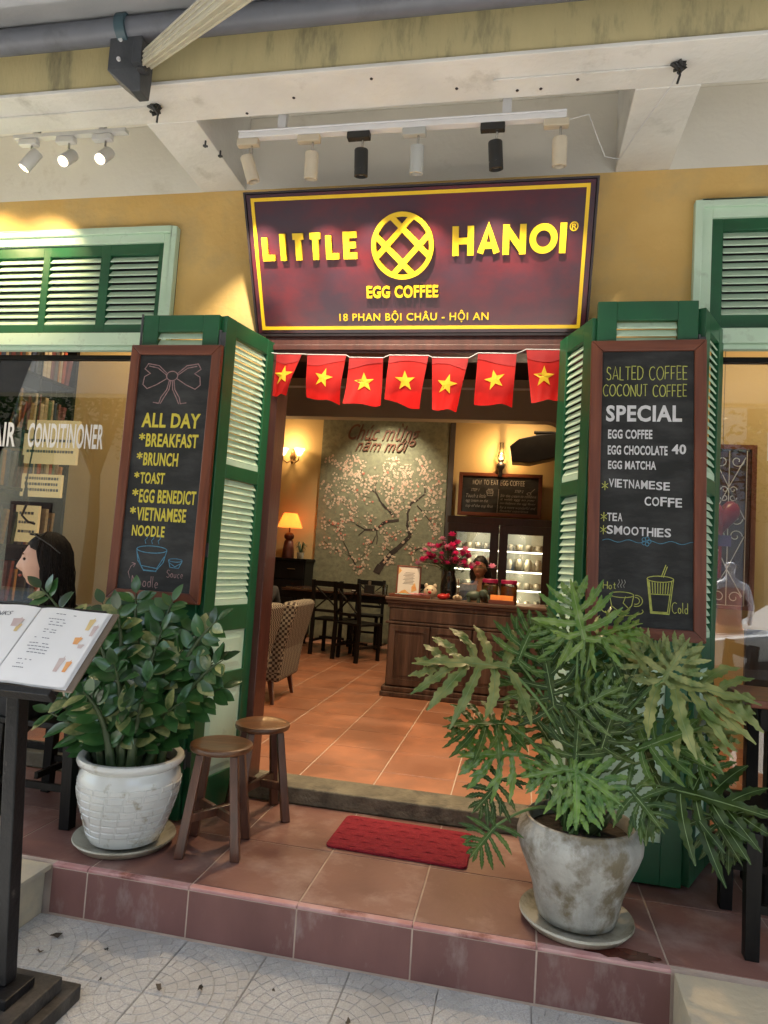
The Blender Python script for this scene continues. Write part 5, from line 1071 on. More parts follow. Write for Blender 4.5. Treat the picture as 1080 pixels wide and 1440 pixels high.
for j in range(6):
    for i in range(7):
        cx3 = -.30 + .098 * i + (.049 if j % 2 else 0); cy3 = -.160 + .062 * j; h_ = .0115
        if cx3 > .295: continue
        vs = [(cx3, cy3, h_ + .0035)]
        for q in range(13):
            a = radians(15 * q); rx = .049; ry = .058; x = cx3 + rx * cos(a); y = cy3 + ry * sin(a) - .012; vs.append((max(-.308, min(.308, x)), max(-.18, min(.18, y)), h_ - .001))
        vs.append((cx3, cy3 - .012, h_ + .0028)); sc_.add(vs, [(0, 1 + q, 2 + q) for q in range(12)] + [(0, 13, 14), (0, 14, 1)])
sc_.build('scalloped_pile', M['mat'], mt, smooth=50)
# black x-back chair -----------------------------------------------------------------
def xchair(label, loc, rz, group=None, seat=.45, H=.94, wd=.42, leg=.042):
    """faces -y: backrest at +y"""
    t = thing('chair', label, 'chair', loc, rz, group); w2 = wd / 2 - leg / 2; m = M['blackwood']
    mb = MB(); mb.box(-wd / 2, wd / 2, -wd / 2 - .01, wd / 2 - leg - .002, seat - .028, seat); mb.build('seat', m, t, bevel=.006)
    for sx in (-1, 1):
        mb = MB(); mb.taper((sx * w2, -w2, 0), (sx * w2, -w2, seat - .0285), leg * .9, leg); mb.build('leg', m, t, bevel=.003)
        mb = MB(); mb.bar((sx * w2, w2 + .02, 0), (sx * w2, w2, seat), leg, leg); mb.bar((sx * w2, w2, seat + .0005), (sx * w2, w2 + .05, H), leg * .95, leg * .8); mb.build('leg', m, t, bevel=.003)
    mb = MB(); mb.bar((-w2 + leg / 2, w2 + .045, H - .045), (w2 - leg / 2, w2 + .045, H - .045), .07, .022, (0, 1, 0)); mb.build('top_rail', m, t, bevel=.004)
    mb = MB(); mb.bar((-w2 + leg / 2, w2 + .012, seat + .10), (w2 - leg / 2, w2 + .012, seat + .10), .035, .02, (0, 1, 0)); mb.build('lower_rail', m, t, bevel=.003)
    za, zc = seat + .12, H - .085; ya, yc = w2 + .014, w2 + .040
    for sx in (-1, 1):
        mb = MB(); mb.bar((sx * (w2 - .03), ya + sx * .004, za), (-sx * (w2 - .03), yc + sx * .004, zc), .014, .024, (0, 1, 0)); mb.build('back_slat', m, t)
    for sx in (-1, 1): mb = MB(); mb.bar((sx * w2, -w2 + leg / 2, .17), (sx * w2, w2 - .005, .17), .03, .018, (1, 0, 0)); mb.build('stretcher', m, t)
    mb = MB(); mb.bar((-w2 + leg / 2, 0, .20), (w2 - leg / 2, 0, .20), .03, .018, (0, 1, 0)); mb.build('stretcher', m, t)
    return t
# outdoor chair at right: legs at (.84,-.45) and (.86,-.82), tall frame
ct = xchair('tall black wooden chair on the terrace at the right edge', (1.055, -.640, .002), radians(-93), None, .46, .96, .42, .052)
ct2 = dup(ct, (-2.14, -.48, .002), radians(90), 'black wooden chair the woman sits on behind the white pot')
ct2.rotation_euler = (0, 0, radians(-90))
tb_ = thing('terrace_table', 'black table with red-brown top on the terrace under the right window', 'table', (1.42, -.28, .002))
mb = MB(); mb.box(-.47, .45, -.20, .22, .80, .832); mb.build('tabletop', M['redwood_x'], tb_, bevel=.005)
mb = MB(); mb.box(-.42, .42, -.16, -.14, .71, .7995); mb.box(-.42, .42, .16, .18, .71, .7995); mb.box(-.425, -.405, -.139, .159, .71, .7995); mb.build('apron', M['blackwood'], tb_)
for sx in (-1, 1):
    for sy in (-1, 1): mb = MB(); mb.box(sx * .36 - .025, sx * .36 + .025, .01 + sy * .125 - .025, .01 + sy * .125 + .025, 0, .7095); mb.build('leg', M['blackwood'], tb_, bevel=.003)

# ============================================================ WOMAN OUTSIDE
wo = thing('person', 'woman in black with long dark hair seated behind the menu, facing left', 'person', (-2.20, -.50, .002))
# skeleton relative to person origin; she faces -x
def seated(parent, skin, cloth, trousers, face, sit=.45, lean=.10, hands_to=None, scale=1.0):
    f = Vector(face).normalized(); s_ = Vector((-f.y, f.x, 0)); u = Vector((0, 0, 1))
    P = lambda a, b, c_: tuple(f * a * scale + s_ * b * scale + u * c_)
    H0 = sit + .09
    J = [P(0, 0, H0), P(.02, 0, H0 + .18), P(.05 * 1 + lean * .4, 0, H0 + .34), P(.05 + lean * .6, 0, H0 + .46), P(.05 + lean * .8, 0, H0 + .55)]; E = [(0, 1), (1, 2), (2, 3), (3, 4)]; R = [(.13, .11), (.12, .095), (.135, .10), (.055, .05), (.05, .05)]
    wr = []
    for sd_ in (-1, 1):
        k = len(J); J += [P(.04 + lean * .5, sd_ * .165, H0 + .39), P(.12 + lean * .5, sd_ * .20, H0 + .18), P(.33 + lean, sd_ * .13, H0 + .27)]; E += [(2, k), (k, k + 1), (k + 1, k + 2)]; R += [.052, .042, .028]; wr.append(k + 2)
    for sd_ in (-1, 1):
        k = len(J); J += [P(.08, sd_ * .10, H0 - .01), P(.42, sd_ * .11, H0 - .0), P(.40, sd_ * .12, .09), P(.52, sd_ * .12, .04)]; E += [(0, k), (k, k + 1), (k + 1, k + 2), (k + 2, k + 3)]; R += [.09, .062, .042, .032]
    nb = len(J)
    for w_ in wr: hand_parts(J, E, R, w_, f * .9 + Vector((0, 0, -.1)), (0, 0, 1))
    skin_body('body', J, E, R, skin, parent)
    # clothes: the same skeleton a little thicker
    top = [0, 1, 2] + [5, 6, 7, 8, 9, 10]; idx = {a: i for i, a in enumerate(top)}; Jt = [Vector(J[a]) for a in top]
    for a in (7, 10): Jt[idx[a]] = Vector(J[a - 1]).lerp(Vector(J[a]), .88)
    skin_body('jacket', [tuple(v) for v in Jt], [(idx[a], idx[b]) for a, b in E if a in idx and b in idx], [(R[a][0] * 1.14, R[a][1] * 1.16) if isinstance(R[a], tuple) else R[a] * 1.3 for a in top], cloth, parent)
    lo = [0] + list(range(11, 19)); idx = {a: i for i, a in enumerate(lo)}
    Jl = [Vector(J[a]) for a in lo]; keep = [(idx[a], idx[b]) for a, b in E if a in idx and b in idx and b not in (14, 18)]
    skin_body('trousers', [tuple(v) for v in Jl[:4]] + [tuple(v) for v in Jl[5:8]], [(0, 1), (1, 2), (2, 3), (0, 4), (4, 5), (5, 6)], [(.145, .12), .105, .078, .056, .105, .078, .056], trousers, parent)
    sh = MB()
    for sd_ in (-1, 1):
        c_ = Vector(P(.46, sd_ * .12, .045)); T = Matrix.Translation(c_) @ Matrix.Rotation(atan2(f.y, f.x), 4, 'Z'); sh.ball((0, 0, 0), (.13, .046, .045), 14, 8, T)
    sh.build('shoes', M['blackpl'], parent, smooth=60)
    return Vector(J[4])
hp = seated(wo, M['skin'], M['blackcloth'], M['blackcloth'], (-1, .05, 0), .44, .05)
make_head(wo, Vector((-.115, -.0, 1.180)), radians(-60), 1.08, M['skin'], M['hair'], .36)
mb = MB(); T = Matrix.Translation((-.115, 0, 1.18)) @ Matrix.Rotation(radians(-60), 4, 'Z')
for sx in (-1, 1): mb.ball((sx * .036, -.052, .136), (.028, .022, .007), 14, 8, T @ Matrix.Rotation(radians(0), 4, 'X'))
for sx in (-1, 1): mb.tube([T @ Vector((sx * .07, -.05, .135)), T @ Vector((sx * .098, .03, .09)), T @ Vector((sx * .10, .08, .05))], .003, 6)
mb.build('sunglasses', M['blackpl'], wo, smooth=40)
tg = thing('tote_bag', 'beige canvas bag hanging behind the menu stand post', 'bag', (-2.00, -.62, .50))
mb = MB(); n = 10; vs = []
for j in range(7):
    t = j / 6; w_ = .09 - .02 * t; dp = .05 * sin(pi * (t * .8 + .15)); 
    for i in range(n): a = 2 * pi * i / n; vs.append((w_ * cos(a), dp * sin(a) * .8, .02 + .22 * t + .01 * sin(3 * a) * t))
mb.add(vs, [(j * n + i, j * n + (i + 1) % n, (j + 1) * n + (i + 1) % n, (j + 1) * n + i) for j in range(6) for i in range(n)] + [tuple(range(n))[::-1]])
mb.build('bag_body', M['beigecloth'], tg, smooth=60); mb = MB(); mb.tube([(-.05, 0, .23), (-.03, .0, .36), (.03, 0, .36), (.05, 0, .23)], .006, 6); mb.build('strap', M['beigecloth'], tg, smooth=60)

# ============================================================ INTERIOR: MURAL
mu = thing('mural_panel', 'grey-green mural panel of a blossoming tree on the back wall', 'mural', (-2.04, 6.29, .08))
mb = MB(); mb.box(-.965, .975, 0, .028, 0, 3.60); mb.build('panel', M['mural'], mu, bevel=.004)
mb = MB(); mb.box(.985, 1.06, -.01, .028, 0, 3.60); mb.build('edge_strip', pm('grey_trim', (.06, .05, .045), (.08, .065, .055), 4, .7), mu)
rn = random.Random(31); br = MB()
def mp(Xp, Yp): return (-.965 + (Xp - (75 - .063 * (Yp - 35))) * .00201, 3.33 - (Yp - 35) * .00198)
kz = 0
def limb(pts, w0, w1):
    global kz
    P_ = [mp(*p) for p in pts]; n = len(P_) - 1
    for i in range(n):
        kz += 1; a, b = P_[i], P_[i + 1]; wa = w0 + (w1 - w0) * i / n; m_ = ((a[0] + b[0]) / 2 + rn.uniform(-.008, .008), (a[1] + b[1]) / 2 + rn.uniform(-.008, .008)); ribbon(br, [a, m_, b], wa * rn.uniform(.8, 1.15), -.002 - .00007 * (kz % 20), 0)
limb([(485, 1200), (520, 1140), (560, 1090), (640, 1010), (700, 950), (740, 905)], .115, .05)
limb([(715, 825), (720, 740), (745, 665), (790, 640), (850, 590), (845, 520)], .036, .014); limb([(740, 905), (725, 860), (715, 825)], .045, .036)
limb([(790, 680), (840, 740), (890, 800)], .022, .010); limb([(840, 715), (930, 715)], .016, .008)
limb([(655, 795), (570, 808), (530, 830), (490, 872), (400, 880), (330, 845)], .042, .014); limb([(490, 872), (492, 930), (488, 985)], .018, .008); limb([(400, 880), (350, 925)], .014, .007); limb([(480, 920), (455, 985)], .010, .006)
limb([(615, 775), (575, 720), (530, 680), (500, 630), (480, 600), (440, 575)], .034, .016); limb([(482, 600), (478, 550), (488, 520)], .016, .008)
limb([(325, 1190), (325, 1140), (280, 1070), (240, 990), (205, 890)], .016, .007); limb([(770, 1020), (810, 990), (850, 1000)], .012, .006); limb([(600, 1040), (560, 1010)], .010, .006)
TW = [[(440, 575), (400, 530), (330, 485), (250, 430), (160, 370), (90, 345)], [(440, 640), (370, 620), (300, 580), (220, 550), (190, 460)], [(350, 330), (340, 350), (375, 390), (370, 450), (400, 520)], [(290, 290), (290, 350), (260, 420), (300, 480)],
      [(60, 570), (110, 570), (160, 620), (210, 670), (270, 700), (330, 740)], [(100, 710), (150, 660), (215, 640)], [(65, 800), (130, 850), (200, 880), (240, 980)], [(85, 985), (160, 1040), (240, 1060), (300, 1100)], [(325, 1140), (390, 1070), (440, 1000), (420, 940)],
      [(580, 330), (600, 390), (610, 470), (590, 560), (590, 640), (600, 720), (630, 770)], [(640, 320), (660, 380), (690, 440), (680, 540), (690, 640), (700, 720)], [(720, 370), (740, 480), (765, 560), (770, 640)], [(780, 330), (830, 380), (840, 450), (860, 520), (870, 560)], [(840, 310), (850, 400), (900, 440), (950, 460)],
      [(990, 500), (940, 520), (890, 560), (860, 640)], [(1000, 560), (940, 600), (900, 640), (880, 700)], [(990, 720), (930, 720), (870, 730)], [(980, 800), (920, 820), (880, 770)], [(960, 920), (930, 880), (900, 820)], [(540, 440), (560, 520), (540, 600)], [(470, 470), (480, 520), (440, 560)],
      [(540, 830), (540, 900), (560, 980), (540, 1040)], [(630, 850), (640, 900), (600, 960)], [(780, 740), (770, 820), (740, 880)], [(700, 960), (760, 1000), (750, 1080)], [(420, 760), (450, 830), (440, 870)], [(330, 850), (290, 770), (320, 720)], [(210, 780), (230, 860), (200, 900)], [(660, 560), (630, 640), (660, 720)], [(350, 1180), (400, 1150), (380, 1190)], [(600, 1050), (560, 1100), (620, 1100)], [(830, 970), (870, 1060), (840, 1100)]]
def flower(mb, x, z, r, k):
    n = 5; a0 = k
    vs = [(x, -.0055, z)]
    for i in range(15):
        a = a0 + 2 * pi * i / 15; rr = r * (.55 if i % 3 == 0 else 1.0); vs.append((x + rr * cos(a), -.0045 - .0004 * (k % 1), z + rr * sin(a)))
    mb.add(vs, [(0, 1 + i, 1 + (i + 1) % 15) for i in range(15)])
b1, b2, b3 = MB(), MB(), MB()
for tw in TW:
    P_ = [mp(*p) for p in tw]; kz += 1; ribbon(br, P_, .0045, -.0018 - .00007 * (kz % 15), 0)
    for a, b in zip(P_, P_[1:]):
        n = max(2, int(Vector((b[0] - a[0], b[1] - a[1])).length / .021))
        for i in range(n):
            for q in range(3 if rn.random() < .45 else 2):
                t = (i + rn.random()) / n; x = a[0] + (b[0] - a[0]) * t + rn.gauss(0, .046); z = a[1] + (b[1] - a[1]) * t + rn.gauss(0, .046)
                if abs(x) > .95 or z > 2.80: continue
                r_ = rn.choice((.005, .008, .015, .018, .021)); dk = 1 if z < 1.9 else .25
                u = rn.random(); flower(b2 if u < .10 * dk else b1, x, z, r_, rn.uniform(0, 6))
                if r_ > .015: b3.add([(x + r_ * .3 * cos(2 * pi * i_ / 6), -.0062, z + r_ * .3 * sin(2 * pi * i_ / 6)) for i_ in range(6)], [tuple(range(6))])
br.build('branches', M['branch'], mu, kind='stuff')
b1.build('pale_blossoms', M['blossom'], mu, kind='stuff'); b2.build('deep_pink_blossoms', M['blossom2'], mu, kind='stuff'); b3.build('blossom_centres', M['blossom3'], mu, kind='stuff')
text('Chúc mừng', -2.60 + 2.04, 2.93, -1.50 + 2.04, 3.27, M['brownletter'], mu, -.001, .004, .5, name='raised_lettering', thick=.02)
text('năm mới', -2.47 + 2.04, 2.84, -1.66 + 2.04, 3.04, M['brownletter'], mu, -.001, .006, .5, name='raised_lettering', thick=.02)

# ---- wall sconce, oil lamp, speaker, egg-coffee board --------------------------------
sc = thing('wall_sconce', 'brass wall sconce with two glowing glass shades on the yellow wall', 'wall lamp', (-3.46, 6.31, 2.80))
mb = MB(); mb.lathe([(0, -.02), (.05, -.015), (.055, 0), (.03, .01)], 16, Matrix.Rotation(radians(90), 4, 'X')); mb.ball((0, -.03, 0), (.035, .03, .12), 12, 8)
for sx in (-1, 1): mb.tube([(0, -.04, -.05), (sx * .06, -.09, -.11), (sx * .12, -.10, -.07), (sx * .13, -.10, -.0)], .010, 8)
mb.build('bracket', M['brass'], sc, smooth=50)
for sx in (-1, 1): mb = MB(); mb.lathe([(.02, 0), (.045, .03), (.06, .07), (.085, .11), (.08, .11), (.04, .04)], 18, Matrix.Translation((sx * .13, -.10, .0))); mb.build('shade', M['lampglass'], sc, smooth=60)
lamp('sconce_light', 'POINT', (-3.46, 6.12, 2.98), 3.5, (1, .62, .28), size=.05)
ol = thing('oil_lamp', 'small wall oil lamp with glass chimney above the egg coffee board', 'lamp', (-.30, 6.27, 2.62))
mb = MB(); mb.lathe([(0, 0), (.02, .0), (.03, .05), (.03, .10), (.055, .14), (.06, .18), (.045, .20), (.03, .22), (.045, .235), (.045, .25), (.0, .25)], 18, Matrix.Translation((0, -.06, -.03))); mb.box(-.015, .015, -.06, .04, .05, .07); mb.build('lamp_base', M['blackpl'], ol, smooth=50)
mb = MB(); mb.lathe([(.036, .22), (.052, .27), (.050, .31), (.030, .38), (.024, .46), (.028, .50)], 18, Matrix.Translation((0, -.06, -.03))); mb.build('chimney', M['clear'], ol, smooth=60)
mb = MB(); mb.ball((0, -.06, .235), (.014, .014, .030), 10, 7); mb.build('flame', M['flame'], ol, smooth=60)
lamp('oil_lamp_light', 'POINT', (-.30, 6.10, 2.90), 5, (1, .6, .25), size=.03)
spk = thing('loudspeaker', 'black wedge loudspeaker mounted high on the wall at right', 'loudspeaker', (.22, 5.98, 3.02))
mb = MB(); T = Matrix.Rotation(radians(-18), 4, 'Y') @ Matrix.Rotation(radians(14), 4, 'X'); mb.prism([(-.40, -.04), (-.36, -.26), (-.12, -.27), (.30, -.16), (.36, .16), (.0, .13), (-.28, .06)], -.16, .16); mb.build('cabinet', M['blackpl'], spk, bevel=.01)
mb = MB(); mb.box(-.05, .22, .02, .30, .165, .20); mb.box(.0, .04, .16, .30, .0, .165); mb.box(-.08, .20, -.10, .02, .165, .185); mb.build('wall_mount', M['greypl'], spk)
eb = board('menu_chalkboard', 'framed chalkboard explaining how to eat egg coffee above the glass cabinet', (-.885, 6.24, 2.022), (0, 0, 0), 1.18, .625, .052)
YE = -.0185
hand('HOW TO EAT EGG COFFEE', .205, .455, .935, .520, M['chalk_dw'], eb, YE, .009, .08)
text('STEP 1', .18, .355, .30, .395, M['chalk_dw'], eb, YE, .01, .3); text('STEP 2', .80, .355, .92, .395, M['chalk_dw'], eb, YE, .01, .3)
for i, s_ in enumerate(('Touch a little', 'egg cream on the', 'top of the cup first')): text(s_, .115, .262 - .075 * i, (.40, .43, .505)[i], .318 - .075 * i, M['chalk_dw'], eb, YE, .004, .35)
for i, s_ in enumerate(('Stir the cream to combine', 'it with egg so you', 'can balance the egg flavor', 'for a more wonderful and', 'flavorful experience')): text(s_, .60, .285 - .055 * i, (1.10, 1.08, 1.10, 1.10, 1.0)[i], .327 - .055 * i, M['chalk_dw'], eb, YE, .002, .35)
scrawl([[(.565, .06), (.575, .40)], circ(.45, .355, .05, .03, 0, 360, 14), [(.40, .36), (.42, .30), (.49, .30), (.50, .36)], circ(1.0, .345, .028, .018, 20, 380, 12), [(1.02, .36), (1.08, .42)]] + [[(.42 + .02 * i, .33), (.43 + .02 * i, .40)] for i in range(4)], M['chalk_dw'], eb, YE, .007)

# ---- glass cabinet ----------------------------------------------------------------------
cb = thing('display_cabinet', 'dark two-door glass cabinet with lit shelves behind the counter', 'cabinet', (-.26, 5.85, .08))
mb = MB(); hw = .70
mb.box(-hw, -hw + .04, 0, .44, 0, 1.80); mb.box(hw - .04, hw, 0, .44, 0, 1.80); mb.box(-hw + .04, hw - .04, .40, .43, .06, 1.80); mb.box(-hw + .04, hw - .04, .0, .40, .0, .06); mb.box(-hw - .02, hw + .02, -.03, .45, 1.801, 1.90); mb.build('carcass', M['cabdark'], cb, bevel=.004)
mb = MB(); mb.box(-hw + .041, hw - .041, .392, .399, .06, 1.80); mb.build('back_panel', M['cabback'], cb)
for sgn in (-1, 1):
    x0, x1 = (-hw, -.004) if sgn < 0 else (.004, hw); mb = MB(); rect_ring(mb, x0, x1, .02, 1.80, .115, -.030, -.001); mb.box(x0 + .115, x1 - .115, -.029, -.002, .42, .49); mb.build('door', M['cabdark'], cb, bevel=.003)
    mb = MB(); mb.box(x0 + .115, x1 - .115, -.016, -.012, .49, 1.685); mb.build('door_pane', M['cabglass'], cb); mb = MB(); mb.box(x0 + .115, x1 - .115, -.018, -.010, .135, .42); mb.build('door_panel', M['cabdark'], cb)
mb = MB(); mb.ball((.0, -.038, 1.72), .012, 8, 6); mb.build('handle', M['chrome'], cb)
for z in (.60, .92, 1.17, 1.44):
    mb = MB(); mb.box(-hw + .045, hw - .045, .05, .385, z, z + .012); mb.build('shelf', M['cabdark'], cb)
    mb = MB(); mb.box(-hw + .05, hw - .05, .040, .049, z - .004, z + .014); mb.build('light_strip', M['ledstrip'], cb)
    lamp('cabinet_light', 'POINT', (-.55, 5.95, z + .30), 1.6, (1, .82, .55), size=.04); lamp('cabinet_light', 'POINT', (.05, 5.95, z + .30), 1.6, (1, .82, .55), size=.04)
mg = MB(); mg.lathe([(0, 0), (.042, 0), (.046, .01), (.048, .10), (.044, .10), (.042, .012), (0, .012)], 16); mg.tube([(.046, 0, .08), (.072, 0, .075), (.072, 0, .035), (.046, 0, .025)], .006, 6); mug_me = mg.mesh('mug'); mug_me.materials.append(M['mug']); mug_me.polygons.foreach_set('use_smooth', [True] * len(mug_me.polygons))
jg = MB(); jg.lathe([(0, 0), (.045, 0), (.05, .01), (.05, .13), (.035, .15), (.038, .17), (0, .175)], 16); jar_me = jg.mesh('jar'); jar_me.materials.append(M['mug']); jar_me.polygons.foreach_set('use_smooth', [True] * len(jar_me.polygons))
SHN = {1.44: 'top', 1.17: 'second', .92: 'third', .60: 'lowest'}
for z in (1.44, 1.17, .92, .60):
    for sgn in (-1, 1):
        for k in range(4):
            x = -.26 + sgn * .35 - .21 + .135 * k; me = mug_me if (z in (1.44, .92)) else jar_me; nm = 'mug' if me is mug_me else 'jar'
            o = link(nm, me, None, (x, 6.03, .08 + z + .0125), (0, 0, random.uniform(-.5, .5) + (pi if k % 2 else 0)))
            tag(o, '%s %s on the %s shelf behind the %s cabinet door' % (('leftmost', 'second', 'third', 'rightmost')[k], nm, SHN[z], 'left' if sgn < 0 else 'right'), nm, 'crockery in the glass cabinet')

# ---- counter ------------------------------------------------------------------------------
ctr = thing('wooden_counter', 'rustic dark wooden counter with panelled doors facing the entrance', 'counter', (-.36, 2.60, .08))
hw = .795
mb = MB(); mb.box(-hw + .03, hw - .03, .03, .52, .09, .80); mb.build('carcass', M['counterwood'], ctr, bevel=.004)
mb = MB(); mb.box(-hw - .01, hw + .01, -.01, .56, .0, .045); mb.box(-hw, hw, .0, .55, .0455, .09); mb.build('plinth', M['counterwood'], ctr, bevel=.008)
mb = MB(); mb.box(-hw - .01, hw + .01, -.012, .56, .865, .895); mb.box(-hw, hw, 0, .55, .84, .8645); mb.build('countertop', wood('counter_top_wood', (.05, .026, .017), (.115, .062, .042), .5, 0, c3=(.17, .11, .08)), ctr, bevel=.006)
mb = MB(); mb.box(-hw + .015, hw - .015, .015, .535, .8005, .8395); mb.box(-hw + .005, hw - .005, .005, .545, .655, .675); mb.build('frieze_moulding', M['counterwood'], ctr, bevel=.004)
mb = MB(); mb.box(-hw + .04, hw - .04, .012, .0295, .685, .79); mb.build('drawer_front', M['counterwood'], ctr, bevel=.004)
for k in range(4):
    x0 = -hw + .045 + k * .3775; x1 = x0 + .367; mb = MB(); rect_ring(mb, x0, x1, .105, .645, .055, .006, .0295); mb.build('door', M['counterwood'], ctr, bevel=.004)
    mb = MB(); mb.box(x0 + .055, x1 - .055, .018, .0297, .16, .59); mb.box(x0 + .085, x1 - .085, .012, .0179, .19, .56); mb.build('door_panel', M['counterwood'], ctr, bevel=.006)
CZ = .977
def T_(name, label, cat, x, y, rz=0, z=CZ): return thing(name, label, cat, (x, y, z), rz)
t = T_('framed_notice', 'framed white notice standing at the left end of the counter', 'picture frame', -1.00, 2.85, radians(8)); t.rotation_euler = (radians(-8), 0, radians(6))
mb = MB(); rect_ring(mb, -.115, .115, 0, .290, .014, -.008, .008); mb.build('frame', M['redwood'], t, bevel=.002)
mb = MB(); mb.box(-.101, .101, -.003, .006, .014, .276); mb.build('sheet', M['paper'], t)
mb = MB(); mb.prism([(-.10, .015), (.03, .015), (-.03, .06), (-.06, .05)], -.0045, -.0032); mb.build('print', M['print_o'], t); mb = MB(); mb.prism([(.03, .04), (.08, .06), (.06, .13), (.03, .09)], -.0045, -.0032); mb.build('print', M['print_o'], t); mb = MB(); mb.prism([(-.10, .20), (-.07, .24), (-.10, .27)], -.0045, -.0032); mb.build('print', M['print_o'], t)
mb = MB()
for i in range(9): mb.box(-.055 + .01 * (i % 3), .055 - .012 * (i % 2), -.0042, -.0032, .115 + .013 * i, .119 + .013 * i)
mb.build('printed_lines', M['ink'], t)
t = T_('leaflet_tray', 'wooden tray of blue and pink leaflets on the left of the counter', 'tray', -.95, 2.70)
mb = MB(); mb.box(-.19, .19, -.07, .07, 0, .012); mb.box(-.19, .19, -.07, -.062, .0121, .026); mb.box(-.19, .19, .062, .07, .0121, .026); mb.build('tray', M['redwood'], t, bevel=.002)
rn = random.Random(3)
for k in range(7):
    mb = MB(); T2 = Matrix.Translation((-.14 + .045 * k, rn.uniform(-.01, .01), .014 + .0035 * k)) @ Matrix.Rotation(rn.uniform(-.5, .5), 4, 'Z') @ Matrix.Rotation(radians(6), 4, 'Y'); mb.box(-.05, .05, -.04, .04, 0, .0025, T2); mb.build('leaflet', M['blueprint'] if k < 4 else M['pinkprint'], t)
t = T_('ceramic_cat', 'round cream ceramic cat with red nose on the counter', 'figurine', -.77, 2.72)
mb = MB(); mb.ball((0, 0, .062), (.062, .055, .062), 20, 14); mb.ball((-.04, -.01, .118), (.018, .012, .022), 8, 6); mb.ball((.04, -.01, .118), (.018, .012, .022), 8, 6); mb.build('figure', M['cream'], t, smooth=60)
mb = MB(); mb.ball((0, -.055, .058), (.018, .010, .014), 10, 7); mb.build('nose', M['redcer'], t, smooth=60); mb = MB(); mb.ball((-.022, -.048, .082), .007, 8, 6); mb.ball((.022, -.048, .082), .007, 8, 6); mb.build('eyes', M['blackpl'], t, smooth=60)
t = T_('ceramic_fish', 'small glossy red ceramic animal lying on the counter', 'figurine', -.65, 2.68)
mb = MB(); mb.ball((0, 0, .028), (.052, .034, .028), 16, 10); mb.ball((.045, 0, .038), (.022, .026, .022), 10, 8); mb.ball((.05, -.02, .052), (.006, .006, .010), 6, 5); mb.ball((.05, .02, .052), (.006, .006, .010), 6, 5); mb.build('figure', M['redcer'], t, smooth=60); mb = MB(); mb.ball((.062, -.012, .042), .005, 6, 5); mb.ball((.062, .012, .042), .005, 6, 5); mb.build('eyes', M['cream'], t)
t = T_('ceramic_panda', 'small white and black ceramic animal between red and green figurines', 'figurine', -.515, 2.67)
mb = MB(); mb.ball((0, 0, .026), (.044, .034, .026), 16, 10); mb.ball((0, -.024, .036), (.028, .020, .022), 12, 8); mb.build('figure', M['cream'], t, smooth=60); mb = MB(); [mb.ball((sx * .018, -.022, .058), .009, 8, 6) for sx in (-1, 1)]; [mb.ball((sx * .012, -.043, .04), .005, 6, 5) for sx in (-1, 1)]; mb.build('markings', M['blackpl'], t)
t = T_('ceramic_elephant', 'grey-green ceramic elephant with raised head on the counter', 'figurine', -.335, 2.66)
mb = MB(); mb.ball((-.03, 0, .058), (.075, .046, .044), 18, 12); mb.ball((.055, -.01, .080), (.040, .036, .040), 14, 10); mb.tube([(.085, -.02, .075), (.105, -.03, .045), (.10, -.035, .02), (.115, -.045, .012)], [.014, .011, .008, .006], 8)
for sx in (-1, 1): mb.ball((.04, sx * .034 - .01, .085), (.028, .008, .032), 12, 8); [mb.tube([(xx, sx * .026, 0), (xx, sx * .026, .04)], .015, 8) for xx in (-.075, .01)]
mb.tube([(-.10, 0, .06), (-.115, 0, .03)], .004, 6); mb.build('figure', M['greencer'], t, smooth=60)
t = T_('acrylic_box', 'clear acrylic box with papers on the counter in front of the girl', 'box', -.44, 2.86)
mb = MB(); mb.box(-.09, .09, -.06, .06, .0, .19); mb.build('box', M['clear'], t); mb = MB(); mb.box(-.08, .08, .0, .004, .005, .15); mb.box(-.07, -.02, -.03, .02, .004, .08); mb.build('papers', pm('grey_paper', (.25, .26, .27), (.4, .4, .4), 30, .7), t)
for x, nm, mm in ((-.235, 'dark', 'sweets'), (-.065, 'orange and yellow', 'sweets2')):
    t = T_('sweet_jar', 'glass jar with magenta lid full of %s sweets on the counter' % nm, 'jar', x, 2.80)
    mb = MB(); mb.lathe([(0, .003), (.066, .003), (.070, .012), (.070, .155), (.0, .16)], 24); mb.build('sweets', M[mm], t, smooth=50); mb = MB(); mb.lathe([(.072, 0), (.076, .01), (.076, .165), (.068, .18)], 24); mb.build('glass', M['clear'], t, smooth=60)
    mb = MB(); mb.lathe([(0, .215), (.066, .215), (.072, .210), (.072, .181), (0, .181)], 24); mb.build('lid', M['pinklid'], t, smooth=40)
t = T_('card_box', 'low wooden box of orange printed cards at the counter front', 'box', -.12, 2.645)
mb = MB(); mb.box(-.115, .115, -.035, .05, 0, .035); mb.build('box', M['redwood_x'], t, bevel=.002)
for k in range(3): mb = MB(); T2 = Matrix.Translation((0, -.02 + .02 * k, .036)) @ Matrix.Rotation(radians(-20), 4, 'X'); mb.box(-.10, .10, 0, .002, 0, .045, T2); mb.build('card', M['orangeprint'], t)
t = T_('vase', 'tall black glazed vase holding the pink flowers on the counter', 'vase', -.625, 2.93)
mb = MB(); mb.lathe([(0, 0), (.055, 0), (.075, .05), (.080, .12), (.062, .20), (.048, .24), (.058, .27), (.050, .27), (.04, .23), (0, .22)], 28); mb.build('vase_body', M['vase'], t, smooth=60)
t = thing('bouquet', 'bouquet of magenta and pale pink flowers in the black vase', 'flowers', (-.625, 2.93, CZ + .25))
rn = random.Random(9); gm = MB()
